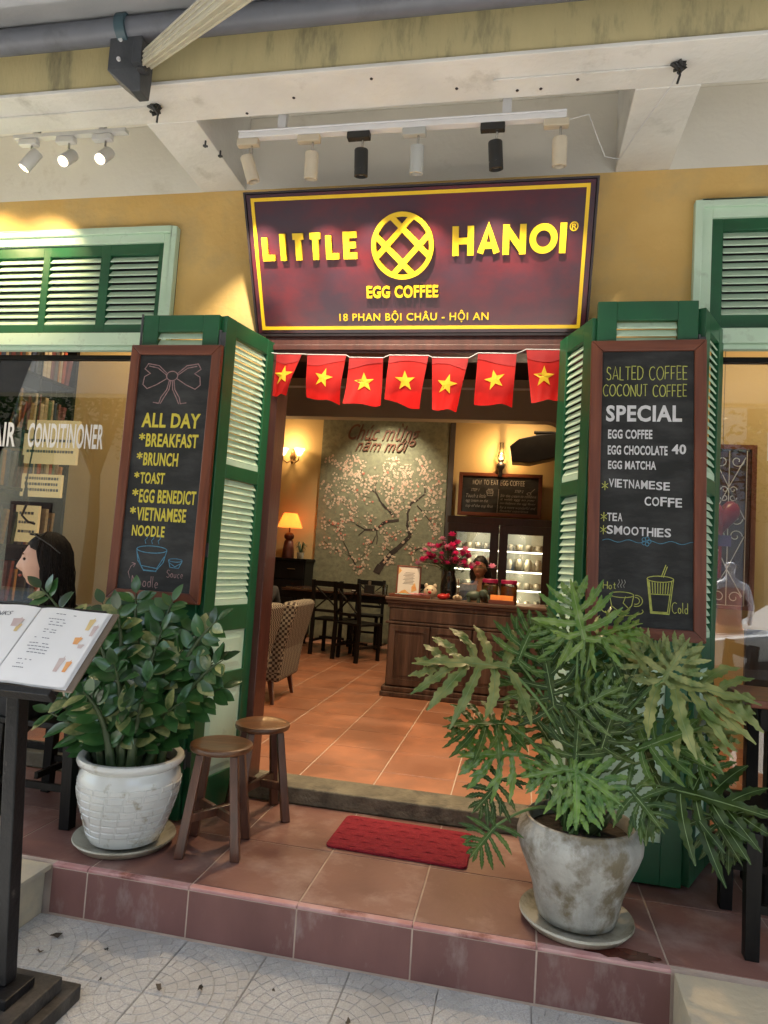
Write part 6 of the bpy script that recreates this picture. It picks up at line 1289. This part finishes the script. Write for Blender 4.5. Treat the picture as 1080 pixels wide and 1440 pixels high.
for k in range(62):
    a = rn.uniform(0, 6.28); R_ = .27 * sqrt(rn.random()); z = .0 + .32 * (1 - (R_ / .30) ** 2) * rn.uniform(.55, 1.1); c_ = Vector((R_ * cos(a) * 1.05 + (-.04 if k % 6 else .12), R_ * sin(a) * .7, z if k % 5 else z * .5)); rf = rn.uniform(.036, .058)
    gm.tube([(0, 0, 0), tuple(c_ * .5 + Vector((0, 0, .03))), tuple(c_)], .003, 5); mb = MB()
    for ring, (np_, tl) in enumerate(((6, .2), (5, .7), (4, 1.2))):
        for i in range(np_):
            b = 2 * pi * i / np_ + ring * .5; dv = Vector((cos(b) * cos(tl), sin(b) * cos(tl), sin(tl))); sdv = Vector((-sin(b), cos(b), 0)); p0 = c_; p1 = c_ + dv * rf * .6; p2 = c_ + dv * rf
            mb.add([tuple(p0), tuple(p1 - sdv * rf * .38), tuple(p2 + Vector((0, 0, -.004))), tuple(p1 + sdv * rf * .38)], [(0, 1, 2, 3)])
    mb.build('flower', M['pinkfl'] if rn.random() < .6 else M['lilacfl'], t)
for k in range(130):
    a = rn.uniform(0, 6.28); R_ = rn.uniform(.03, .26); c_ = Vector((R_ * cos(a), R_ * sin(a) * .6, rn.uniform(.0, .22))); d = Vector((cos(a), sin(a), rn.uniform(-.3, .6))).normalized(); s_ = d.cross(Vector((0, 0, 1))).normalized() * .012
    gm.add([tuple(c_), tuple(c_ + d * .03 + s_), tuple(c_ + d * .065), tuple(c_ + d * .03 - s_)], [(0, 1, 2, 3)])
gm.build('foliage', M['foliage'], t)

# ---- girl behind the counter -----------------------------------------------------------------
gl = thing('person', 'dark-haired woman seated behind the counter in front of the cabinet', 'person', (-.385, 4.05, .08))
seated(gl, M['skin2'], M['lightcloth'], M['blackcloth'], (0, -1, 0), .50, .05)
make_head(gl, Vector((-.01, -.09, 1.20)), radians(-14), .98, M['skin2'], M['hair2'], .17)
st = thing('office_stool', 'low black stool under the woman behind the counter', 'stool', (-.385, 4.05, .08))
mb = MB(); mb.box(-.19, .19, -.17, .19, .42, .47); mb.build('seat', M['blackpl'], st, bevel=.01)
for sx in (-1, 1):
    for sy in (-1, 1): mb = MB(); mb.box(sx * .16 - .015, sx * .16 + .015, sy * .15 - .015, sy * .15 + .015, 0, .4195); mb.build('leg', M['blackpl'], st)

# ---- dresser, table lamp, little plant ----------------------------------------------------------
dr = thing('chest_of_drawers', 'black chest of drawers against the yellow back wall', 'dresser', (-3.44, 5.88, .08))
mb = MB(); mb.box(-.44, .44, .0, .40, .06, 1.13); mb.build('carcass', M['blackwood'], dr, bevel=.004); mb = MB(); mb.box(-.46, .46, -.03, .42, 1.1305, 1.165); mb.build('top', M['blackwood'], dr, bevel=.004)
for k in range(4):
    mb = MB(); mb.box(-.42, .42, -.018, -.0005, .10 + .257 * k, .34 + .257 * k); dw = mb.build('drawer', M['blackwood'], dr, bevel=.004); mb = MB(); mb.box(.18, .30, -.032, -.0185, .235 + .257 * k, .247 + .257 * k); mb.build('handle', M['chrome'], dw)
tl = thing('table_lamp', 'table lamp with amber shade and dark red base on the black dresser', 'lamp', (-3.33, 6.03, 1.246))
mb = MB(); mb.lathe([(0, 0), (.085, 0), (.09, .02), (.085, .12), (.065, .25), (.045, .27), (.07, .29), (.075, .33), (.05, .37), (.012, .38), (.010, .46), (0, .46)], 22); mb.build('base', pm('maroon_ceramic', (.07, .018, .012), (.12, .04, .03), 12, .3), tl, smooth=50)
mb = MB(); mb.lathe([(.185, .45), (.10, .66)], 24); mb.lathe([(.180, .45), (.097, .66)], 24); mb.build('shade', M['lampshade'], tl, smooth=60)
lamp('table_lamp_light', 'POINT', (-3.33, 6.03, 1.78), 7, (1, .55, .2), size=.04)
sp_ = thing('potted_plant', 'small spiky potted plant beside the table lamp', 'plant', (-3.12, 5.98, 1.246))
mb = MB(); mb.lathe([(0, 0), (.045, 0), (.055, .09), (.048, .09), (0, .08)], 16); mb.build('pot', M['saucer'], sp_, smooth=50)
mb = MB(); rn = random.Random(2)
for k in range(34):
    a = rn.uniform(0, 6.28); r_ = rn.uniform(.06, .17); h_ = rn.uniform(.10, .26); s_ = Vector((-sin(a), cos(a), 0)) * .006; p0 = Vector((0, 0, .08)); p1 = Vector((r_ * .5 * cos(a), r_ * .5 * sin(a), h_)); p2 = Vector((r_ * cos(a), r_ * sin(a), h_ * .75)); mb.add([tuple(p0 - s_), tuple(p0 + s_), tuple(p1 + s_), tuple(p1 - s_), tuple(p2)], [(0, 1, 2, 3), (3, 2, 4)])
mb.build('leaves', M['foliage'], sp_)

# ---- dining table and chairs ----------------------------------------------------------------------
dt = thing('dining_table', 'long dark dining table in front of the mural', 'table', (-2.05, 5.32, .08))
mb = MB(); mb.box(-.95, .95, -.38, .40, .755, .785); mb.build('tabletop', wood('dark_table_top', (.03, .014, .010), (.055, .026, .018), .25, 0, coat=.4), dt, bevel=.006); mb = MB(); mb.box(-.86, .86, -.30, .32, .66, .7545); mb.build('apron', M['blackwood'], dt)
for sx in (-1, 1):
    for sy in (-1, 1): mb = MB(); mb.lathe([(.03, 0), (.022, .05), (.035, .10), (.025, .16), (.038, .35), (.028, .50), (.04, .56), (.04, .6595)], 14, Matrix.Translation((sx * .80, .01 + sy * .26, 0))); mb.build('leg', M['blackwood'], dt, smooth=50)
GC = 'black x-back chairs around the dining table'
c1 = xchair('black x-back dining chair nearest the counter', (-1.86, 4.55, .08), radians(180 - 28), GC, .45, .93)
dup(c1, (-2.26, 4.86, .08), radians(180 - 8), 'black x-back dining chair left of the one nearest the counter', GC)
dup(c1, (-2.05, 5.85, .08), radians(0), 'black x-back chair behind the table against the left of the mural trunk', GC)
dup(c1, (-1.45, 5.85, .08), radians(0), 'black x-back chair behind the table near the counter end', GC)
t = thing('napkin_holder', 'small white napkin holder on the dining table', 'holder', (-2.05, 5.15, .866)); mb = MB(); mb.box(-.05, .05, -.03, .03, .01, .08); mb.build('napkins', M['paper'], t, bevel=.004); mb = MB(); mb.box(-.055, .055, -.035, .035, 0, .0095); mb.build('tray', M['cabdark'], t)
t = thing('condiment_box', 'black condiment box behind the napkins on the dining table', 'box', (-1.88, 5.18, .866)); mb = MB(); mb.box(-.06, .06, -.05, .05, 0, .10); mb.build('box', M['blackpl'], t, bevel=.004); mb = MB(); mb.lathe([(0, .1005), (.02, .1005), (.02, .15), (0, .155)], 12); mb.build('bottle', M['mug'], t)
t = thing('glass_tumbler', 'empty glass tumbler on the dining table beside the condiments', 'glass', (-1.66, 5.12, .866)); mb = MB(); mb.lathe([(0, .0), (.03, 0), (.036, .12), (.033, .12), (.028, .006), (0, .006)], 16); mb.build('tumbler', M['clear'], t, smooth=60)

# ---- armchairs -----------------------------------------------------------------------------------------
def armchair(label, loc, rz):
    t = thing('armchair', label, 'armchair', loc, rz, 'houndstooth armchairs by the doorway'); m = M['hound']
    mb = MB(); mb.box(-.30, .30, -.30, .24, .26, .44); mb.build('seat', m, t, bevel=.03)
    vs = []
    for (z, y, w_, d_) in ((.18, .22, .28, .08), (.45, .24, .29, .09), (.65, .30, .30, .08), (.80, .345, .29, .07), (.835, .355, .26, .055)):
        for (sx, sy) in ((-1, -1), (1, -1), (1, 1), (-1, 1)): vs.append((sx * w_, y + sy * d_, z))
    mb = MB(); mb.add(vs, [(4 * j + i, 4 * j + (i + 1) % 4, 4 * j + 4 + (i + 1) % 4, 4 * j + 4 + i) for j in range(4) for i in range(4)] + [(3, 2, 1, 0), (16, 17, 18, 19)]); mb.build('backrest', m, t, bevel=.025)
    for sx in (-1, 1):
        mb = MB(); mb.tube([(sx * .33, -.24, .36), (sx * .33, -.25, .56), (sx * .33, -.10, .60), (sx * .33, .14, .60), (sx * .32, .27, .66)], .022, 10); mb.build('armrest', M['redwood'], t, smooth=50)
        for sy in (-1, 1): mb = MB(); mb.taper((sx * .27, sy * .23 + sy * .03, 0), (sx * .24, sy * .21, .26), .026, .048); mb.build('leg', M['stoolwood'], t, bevel=.004)
    return t
a1 = armchair('houndstooth armchair just inside the door jamb with a pale cushion', (-2.02, 1.50, .08), radians(-92))
a2 = dup(a1, (-2.15, 2.04, .08), radians(-88), 'houndstooth armchair further inside with dark wooden armrests')
a1.location = (-2.20, 1.36, .08)
t = thing('cushion', 'pale pink cushion on the nearer houndstooth armchair', 'cushion', (-1.86, 1.36, .86)); mb = MB(); mb.ball((0, 0, .0), (.06, .20, .07), 20, 12); mb.build('cushion_cover', M['lightcloth'], t, smooth=60)
pr = thing('person', 'person in dark clothes seated in an armchair, mostly hidden by the door jamb', 'person', (-2.12, 1.80, .08))
seated(pr, M['skin2'], M['blackcloth'], M['blackcloth'], (-.4, .9, 0), .42, .05); make_head(pr, Vector((-.03, .06, 1.14)), radians(205), 1.0, M['skin2'], M['hair2'], .12)

# ---- left window: bookshelf --------------------------------------------------------------------------
bs = thing('bookshelf', 'tall black bookshelf seen through the left window', 'bookshelf', (-3.52, .06, .08))
mb = MB(); mb.box(-.02, .0, 0, .76, 0, 3.0); mb.box(.0, .30, .735, .765, 0, 3.0); mb.box(0, .30, -.03, 0.0, 0, 3.0); mb.build('side_panels', M['blackwood'], bs)
SZ = [.04, .42, .80, 1.17, 1.54, 1.93, 2.32, 2.70]
for z in SZ: mb = MB(); mb.box(.0, .30, .0, .734, z - .022, z); mb.build('shelf', M['blackwood'], bs)
rn = random.Random(77); bookmes = {}
nb = 0
for si, z in enumerate(SZ[2:7]):
    y = .01; bl = []
    while y < .685:
        w_ = rn.choice((.016, .022, .028, .034)); h_ = rn.uniform(.19, .27); ci = rn.randrange(len(BOOKC)); key = (w_, ci)
        if key not in bookmes:
            q = MB(); q.box(-.17, -.002, .0, w_, 0, 1); q.box(-.0018, 0, .001, w_ - .001, .001, .999); me = q.mesh('book'); me.materials.append(M['books'][ci]); bookmes[key] = me
        if rn.random() < .06: y += .05; continue
        lean = rn.choice((0, 0, 0, rn.uniform(.03, .16)))
        o = link('book', bookmes[key], None, (-3.52 + .285, .06 + y, .08 + z + .001)); o.scale = (1, 1, h_); o.rotation_euler = (-lean, 0, 0)
        bl.append((o, ci)); y += w_ + .003 + sin(lean) * h_; nb += 1
    for q, (o, ci) in enumerate(bl):
        shn = ('lowest', 'second lowest', 'middle', 'second highest', 'highest')[si]; a_ = BOOKN[bl[q - 1][1]] if q else None; b_ = BOOKN[bl[q + 1][1]] if q < len(bl) - 1 else None
        tag(o, ('%s book between %s and %s ones on the %s shelf' % (BOOKN[ci], a_, b_, shn)) if a_ and b_ else '%s book at the %s end of the %s shelf' % (BOOKN[ci], 'street' if b_ else 'inner', shn), 'book', 'books on the black bookshelf')
for k, (x, y, z, w_, h_, lab) in enumerate(((-3.05, .40, 1.79, .40, .29, 'large cream card box hanging inside the left window behind the lettering'), (-3.09, .40, 1.57, .30, .15, 'wide cream card hanging under the large box in the left window'), (-3.17, .40, 1.27, .17, .24, 'small upright cream card hanging lowest in the left window'))):
    t = thing('hanging_card', lab, 'card', (x, y, z), 0); mb = MB(); mb.box(-w_ / 2, w_ / 2, -.012, .012, 0, h_); mb.build('card', M['tan_label'], t, bevel=.002)
    mb = MB(); rn2 = random.Random(k)
    for i in range(3 if k else 2):
        xx = -w_ / 2 + .03
        while xx < w_ / 2 - .03: l_ = rn2.uniform(.008, .02); mb.box(xx, xx + l_, -.0135, -.0122, h_ * (.25 + .25 * i), h_ * (.25 + .25 * i) + .018); xx += l_ + .006
    mb.build('faded_print', M['ink'], t)
    t2 = MB(); t2.tube([(0, 0, h_), (0, 0, 3.76 - z)], .0015, 5); t2.build('string', M['blackpl'], t)
t = thing('knotted_cord', 'black knotted cord hanging in the left window', 'cord', (-3.10, .32, 1.42)); mb = MB(); mb.tube([(0, 0, 2.3), (-.01, 0, .9), (-.02, 0, .45), (-.045, 0, .22)], .005, 6); mb.tube([(-.045, 0, .24), (-.03, .01, .10), (-.05, 0, .02), (.0, 0, -.02), (.05, 0, -.03)], .008, 6); mb.ball((-.042, 0, .15), (.015, .012, .05), 8, 6); mb.build('cord', M['blackpl'], t, smooth=60)
t = thing('wall_thermostat', 'small white control box on the beige wall inside the left window', 'switch', (-3.13, 1.29, 1.57)); t.location = (-3.02, 1.29, 1.60); mb = MB(); mb.box(-.05, .05, -.02, .0, -.07, .07); mb.build('casing', M['whitepl'], t, bevel=.004); mb = MB(); mb.box(-.025, .03, -.022, -.0205, -.01, .05); mb.build('screen', M['blackpl'], t)

# ---- right window: grille window, heart, seen on the inner wall -------------------------------------------
gw = thing('grille_window', 'brown framed inner window with white scroll grille at far right', 'window', (1.58, 2.04, 1.10))
mb = MB(); rect_ring(mb, -.18, .16, 0, 1.25, .035, -.03, 0); mb.build('frame', M['redwood'], gw); mb = MB(); mb.box(-.145, .125, -.012, -.002, .035, 1.215); mb.build('shutter_board', M['maroon'], gw)
gr = MB(); Y = -.045; r_ = .0035
def sc2(pts): gr.tube([(p[0], Y, p[1]) for p in pts], r_, 6)
sc2([(-.16, .03), (-.16, 1.2), (.085, 1.2), (.085, .03), (-.16, .03)]); sc2([(-.038, .03), (-.038, 1.2)])
def spiral(cx_, cz_, r0, s1, s2, a0=0): sc2([(cx_ + s1 * r0 * (1 - .75 * i / 16) * cos(a0 + i * .42), cz_ + s2 * r0 * (1 - .75 * i / 16) * sin(a0 + i * .42)) for i in range(17)])
for zc_ in (.09, .55, .68, 1.12):
    for s1 in (-1, 1): spiral(-.038 + s1 * .055, zc_, .048, s1, 1 if zc_ < .6 else -1)
for s1 in (-1, 1):
    sc2([(-.038 + s1 * .115, .68), (-.038, .92), (-.038 + s1 * .115, 1.15)]); sc2([(-.038 + s1 * .115, .55), (-.038 + s1 * .0, .30), (-.038 + s1 * .11, .10)]); spiral(-.038 + s1 * .03, .90, .028, s1, 1); spiral(-.038 + s1 * .03, .84, .028, s1, -1)
gr.build('scroll_grille', M['whitepl'], gw, smooth=60)
ht = thing('heart_lantern', 'dark red heart shaped lantern hanging behind the right window', 'lantern', (1.44, 1.80, 1.78))
mb = MB(); n = 26; vs = [(0, -.06, .02), (0, .06, .02)]
hp_ = [(.0082 * 16 * sin(a) ** 3, .0095 * (13 * cos(a) - 5 * cos(2 * a) - 2 * cos(3 * a) - cos(4 * a))) for a in [2 * pi * i / n for i in range(n)]]
vs += [(x, 0, z) for x, z in hp_] + [(x * .8, -.05, z * .8) for x, z in hp_] + [(x * .8, .05, z * .8) for x, z in hp_]
mb.add(vs, [(2 + i, 2 + (i + 1) % n, 2 + n + (i + 1) % n, 2 + n + i) for i in range(n)] + [(2 + n + i, 2 + n + (i + 1) % n, 0) for i in range(n)] + [(2 + (i + 1) % n, 2 + i, 2 + 2 * n + i, 2 + 2 * n + (i + 1) % n) for i in range(n)] + [(2 + 2 * n + (i + 1) % n, 2 + 2 * n + i, 1) for i in range(n)])
mb.build('heart', M['lantern'], ht, smooth=70); mb = MB(); mb.tube([(0, 0, .1), (0, 0, 1.96)], .002, 5); mb.build('string', M['blackpl'], ht); mb = MB(); mb.tube([(0, 0, -.16), (0, 0, -.45)], .012, 8); mb.build('tassel', M['lantern'], ht); mb = MB(); mb.box(-.09, .07, -.012, -.004, -.22, -.14); mb.build('tag', M['purple'], ht)
# interior back-bay clutter visible low through the right window: dark pew
t = thing('bench', 'dark wooden bench inside the right window', 'bench', (2.2, 1.55, .08)); mb = MB(); mb.box(-.6, .6, -.2, .2, .42, .46); mb.build('seat', M['cabdark'], t); mb = MB(); mb.box(-.6, .6, .17, .2, .4605, .9); mb.build('backrest', M['cabdark'], t)
for sx in (-1, 1): mb = MB(); mb.box(sx * .56 - .02, sx * .56 + .02, -.18, .18, 0, .4195); mb.build('leg', M['cabdark'], t)

# ============================================================ INTERIOR LIGHT FITTINGS
def downlight(x, y, w_, col=(1, .70, .40), z=3.755, spot=120, tgt=None, lab=None):
    t = thing('ceiling_downlight', lab or 'round ceiling downlight inside the cafe', 'ceiling light', (x, y, z), group='ceiling downlights inside the cafe')
    mb = MB(); mb.lathe([(.05, 0), (.075, 0), (.08, -.008), (.05, -.012)], 20); mb.build('rim', M['whitepl'], t); mb = MB(); mb.lathe([(0, -.006), (.05, -.006)], 16); mb.build('lens', M['downlight'], t)
    lamp('downlight', 'SPOT', (x, y, z - .03), w_, col, tgt or (x, y, 0), .05, spot, .5)
downlight(-.75, 1.25, 74, (1, .70, .40), spot=105, lab='ceiling downlight just inside the doorway'); downlight(-.95, 2.3, 36, (1, .70, .40), spot=110, lab='ceiling downlight in front of the counter'); downlight(-.45, 3.4, 35, spot=120, lab='ceiling downlight above the counter'); downlight(-2.3, 3.6, 22, spot=120, lab='ceiling downlight above the dining chairs')
lamp('downlight', 'SPOT', (-1.95, 5.55, 3.73), 80, (1, .86, .62), (-1.95, 6.29, 1.2), .03, 90, .9)
downlight(-2.6, .65, 36, (1, .74, .42), spot=140, lab='ceiling downlight behind the left window'); downlight(1.8, 1.0, 36, (1, .74, .42), spot=140, lab='ceiling downlight behind the right window'); downlight(.0, 5.75, 14, spot=140, lab='ceiling downlight above the glass cabinet')

# ============================================================ ACROSS THE STREET (seen only in the glass)
op = MB(); op.box(-60, 60, -13, -9.2, -.205, -.08); op.build('far_pavement', M['grey_cement'], kind='structure')
def house(x0, x1, h_, m, lab):
    t = thing('house', lab, 'house', ((x0 + x1) / 2, -11.6, -.08)); w_ = (x1 - x0) / 2
    mb = MB(); mb.box(-w_, w_, -6, 0, 0, h_); mb.build('wall', m, t); mb = MB(); mb.prism([(-w_ - .3, h_), (w_ + .3, h_), (w_ * .5, h_ + 1.4), (-w_ * .5, h_ + 1.4)], -6.2, .4); mb.build('roof', M['rooftile'], t)
    for i in range(3):
        xx = -w_ + (i + .5) * 2 * w_ / 3
        mb = MB(); mb.box(xx - .5, xx + .5, .0, .04, 3.2, 4.8); mb.build('window', M['green'], t); mb = MB(); mb.box(xx - .6, xx + .6, 0, .05, .1, 2.3); mb.build('door', M['maroon'], t)
house(-14, -4, 5.6, M['house'], 'cream house across the street reflected in the left window'); house(-3.6, 4.6, 6.0, M['houseblue'], 'pale blue house across the street reflected in the glass'); house(5, 15, 5.4, M['house'], 'cream house across the street reflected at right')
def tree(x, y, h_, seed, lab):
    rn = random.Random(seed); t = thing('street_tree', lab, 'tree', (x, y, -.08)); mb = MB(); mb.tube([(0, 0, 0), (.05, .02, h_ * .3), (-.05, 0, h_ * .6)], [.17, .13, .08], 9)
    for k in range(6): a = rn.uniform(0, 6.28); mb.tube([(0, 0, h_ * .45), (cos(a) * .6, sin(a) * .6, h_ * .65), (cos(a) * 1.3, sin(a) * 1.3, h_ * .85)], [.07, .05, .02], 6)
    mb.build('trunk', M['bark'], t, smooth=60); cr = MB()
    for k in range(2600):
        u = rn.random() ** .5; a = rn.uniform(0, 6.28); b = rn.uniform(-1, 1); c_ = Vector((1.7 * u * cos(a) * sqrt(1 - b * b), 1.7 * u * sin(a) * sqrt(1 - b * b), h_ * .78 + 1.3 * u * b)) + Vector((.4 * sin(a * 3), .4 * cos(a * 2), .3 * sin(a * 4)))
        d = Vector((rn.uniform(-1, 1), rn.uniform(-1, 1), rn.uniform(-.6, .4))).normalized(); s_ = d.orthogonal().normalized() * .035; cr.add([tuple(c_), tuple(c_ + d * .06 + s_), tuple(c_ + d * .13), tuple(c_ + d * .06 - s_)], [(0, 1, 2, 3)])
    cr.build('crown', M['treeleaf'], t)
tree(-6.5, -9.8, 4.6, 1, 'leafy street tree reflected at the left of the glass'); tree(-9.4, -9.9, 6.2, 4, 'leafy street tree second from left across the street'); tree(-12.2, -9.8, 6.4, 5, 'leafy street tree at the far left across the street'); tree(-1.8, -10.2, 5.0, 2, 'leafy street tree reflected beside the bookshelf'); tree(5.4, -9.9, 4.8, 3, 'leafy street tree reflected in the right window')
# car
car = thing('parked_car', 'white car parked across the pavement, mirrored in the right window', 'car', (4.0, -5.4, -.20))
prof_ = [(-2.0, .30), (-2.02, .62), (-1.85, .85), (-1.1, .98), (-.55, 1.38), (.75, 1.42), (1.35, 1.02), (1.95, .92), (2.05, .60), (2.0, .30)]
mb = MB(); mb.prism(prof_, -.80, .80); mb.build('body', M['carwhite'], car, bevel=.06)
mb = MB(); 
for s_ in (-1, 1): mb.prism([(-1.0, 1.00), (-.55, 1.32), (.0, 1.34), (.0, 1.0)], s_ * .805, s_ * .812); mb.prism([(.06, 1.0), (.06, 1.34), (.68, 1.34), (1.15, 1.02)], s_ * .805, s_ * .812)
mb.build('side_windows', M['carglass'], car)
for sx in (-1.25, 1.25):
    for s_ in (-1, 1): mb = MB(); mb.lathe([(0, -.1), (.2, -.1), (.31, -.1), (.33, -.06), (.33, .06), (.31, .1), (0, .1)], 24, Matrix.Translation((sx, s_ * .78, .33)) @ Matrix.Rotation(pi / 2, 4, 'X')); wl = mb.build('wheel', M['tyre'], car, smooth=40); mb = MB(); mb.lathe([(0, -.11), (.2, -.105), (.2, .105), (0, .11)], 20, Matrix.Translation((sx, s_ * .78, .33)) @ Matrix.Rotation(pi / 2, 4, 'X')); mb.build('rim', M['chrome'], wl)
mo = thing('motorbike', 'black motorbike parked on the pavement, mirrored in the right window', 'motorbike', (2.15, -2.35, -.19), radians(28))
mb = MB()
for sx in (-.62, .62):
    q = MB(); q.v = []; ring = [(sx + .26 * cos(a), 0, .29 + .26 * sin(a)) for a in [2 * pi * i / 24 for i in range(25)]]; q.tube(ring, .042, 8, False); wl = q.build('wheel', M['tyre'], mo, smooth=60); q = MB(); [q.tube([(sx, 0, .29), (sx + .24 * cos(a), 0, .29 + .24 * sin(a))], .006, 5) for a in [2 * pi * i / 10 for i in range(10)]]; q.build('spokes', M['chrome'], wl)
q = MB(); q.prism([(-.55, .45), (-.2, .35), (.25, .35), (.38, .75), (.2, .62), (-.1, .68), (-.62, .72), (-.75, .62)], -.10, .10); q.build('body', M['blackpl'], mo, bevel=.03)
q = MB(); q.ball((-.30, 0, .74), (.36, .12, .06), 16, 8); q.build('seat', M['blackcloth'], mo, smooth=60); q = MB(); q.tube([(.62, 0, .29), (.50, 0, .70), (.42, 0, .98)], .03, 8); q.tube([(.36, -.34, 1.02), (.42, -.2, 1.0), (.44, 0, .98), (.42, .2, 1.0), (.36, .34, 1.02)], .014, 8); q.tube([(.40, -.22, 1.0), (.42, -.26, 1.2)], .006, 6); q.ball((.42, -.28, 1.24), (.02, .07, .045), 10, 6); q.tube([(.40, .22, 1.0), (.42, .26, 1.2)], .006, 6); q.ball((.42, .28, 1.24), (.02, .07, .045), 10, 6); q.ball((.50, 0, .90), (.08, .09, .09), 12, 8); q.build('handlebars', M['blackpl'], mo, smooth=60)
mn = thing('shop_mannequin', 'white mannequin in a salmon dress, mirrored in the right window', 'mannequin', (2.52, -5.2, -.20))
skin_body('mannequin_body', [(0, 0, 1.05), (0, 0, 1.25), (0, 0, 1.45), (0, 0, 1.58), (0, 0, 1.66), (0, 0, 1.76), (-.18, 0, 1.47), (-.24, 0, 1.22), (-.22, .06, .98), (.18, 0, 1.47), (.25, 0, 1.22), (.2, .08, 1.0), (-.08, 0, .95), (-.08, 0, .5), (-.08, 0, .06), (.08, 0, .95), (.08, 0, .5), (.08, 0, .06)], [(0, 1), (1, 2), (2, 3), (3, 4), (4, 5), (2, 6), (6, 7), (7, 8), (2, 9), (9, 10), (10, 11), (0, 12), (12, 13), (13, 14), (0, 15), (15, 16), (16, 17)], [(.13, .1), (.10, .08), (.13, .09), .045, (.07, .08), (.065, .075), .045, .036, .024, .045, .036, .024, .08, .055, .035, .08, .055, .035], M['mannequin'], mn)
mb = MB(); mb.lathe([(.17, .55), (.16, .9), (.13, 1.1), (.125, 1.2), (.15, 1.4), (.13, 1.44)], 20, sy=.8); mb.build('dress', M['pinkdress'], mn, smooth=60); mb = MB(); mb.lathe([(0, 0), (.16, 0), (.16, .02), (0, .03)], 20); mb.build('stand', M['chrome'], mn)

# ============================================================ FALLEN LEAVES
rn = random.Random(17)
def fallen(x, y, s_, lab, m='deadleaf'):
    mb = MB(); n = 8; vs = [(0, 0, .006)]
    for i in range(n): a = 2 * pi * i / n; r_ = s_ * (1 if i % 2 else .6) * (1.2 if i in (0, 1) else .8); vs.append((r_ * cos(a), r_ * .6 * sin(a), .002 + rn.uniform(0, .012)))
    mb.add(vs, [(0, 1 + i, 1 + (i + 1) % n) for i in range(n)]); tag(mb.build('fallen_leaf', M[m], None, (x, y, -.187), (0, 0, rn.uniform(0, 6))), lab, 'leaf', 'fallen leaves on the pavement')
M['yleaf'] = pm('yellow_dry_leaf', (.40, .26, .05), (.3, .18, .05), 12, .8)
fallen(-1.63, -1.12, .028, 'dark dry leaf near the cream block'); fallen(-1.62, -1.22, .020, 'small dark leaf just behind the stand base'); fallen(-1.40, -1.14, .010, 'tiny leaf crumb beside the slab joint left of centre')
fallen(-.98, -1.24, .020, 'upright dark leaf below the riser at mid left'); fallen(-1.11, -1.28, .020, 'dark leaf left of the brighter slab centre'); fallen(-1.32, -1.30, .012, 'round dark crumb right of the stand base'); fallen(-.68, -1.42, .042, 'large dark curled leaf at the bottom centre'); fallen(-.52, -1.36, .030, 'yellow dry leaf at the bottom edge', 'yleaf'); fallen(-.74, -1.18, .008, 'tiny crumb under the riser at centre')
fallen(-.46, -1.26, .016, 'small brown leaf under the middle of the step'); fallen(-.38, -1.44, .02, 'small dark leaf at the bottom right of centre')

# keep the sky out of the room: nothing to do, the shell is closed
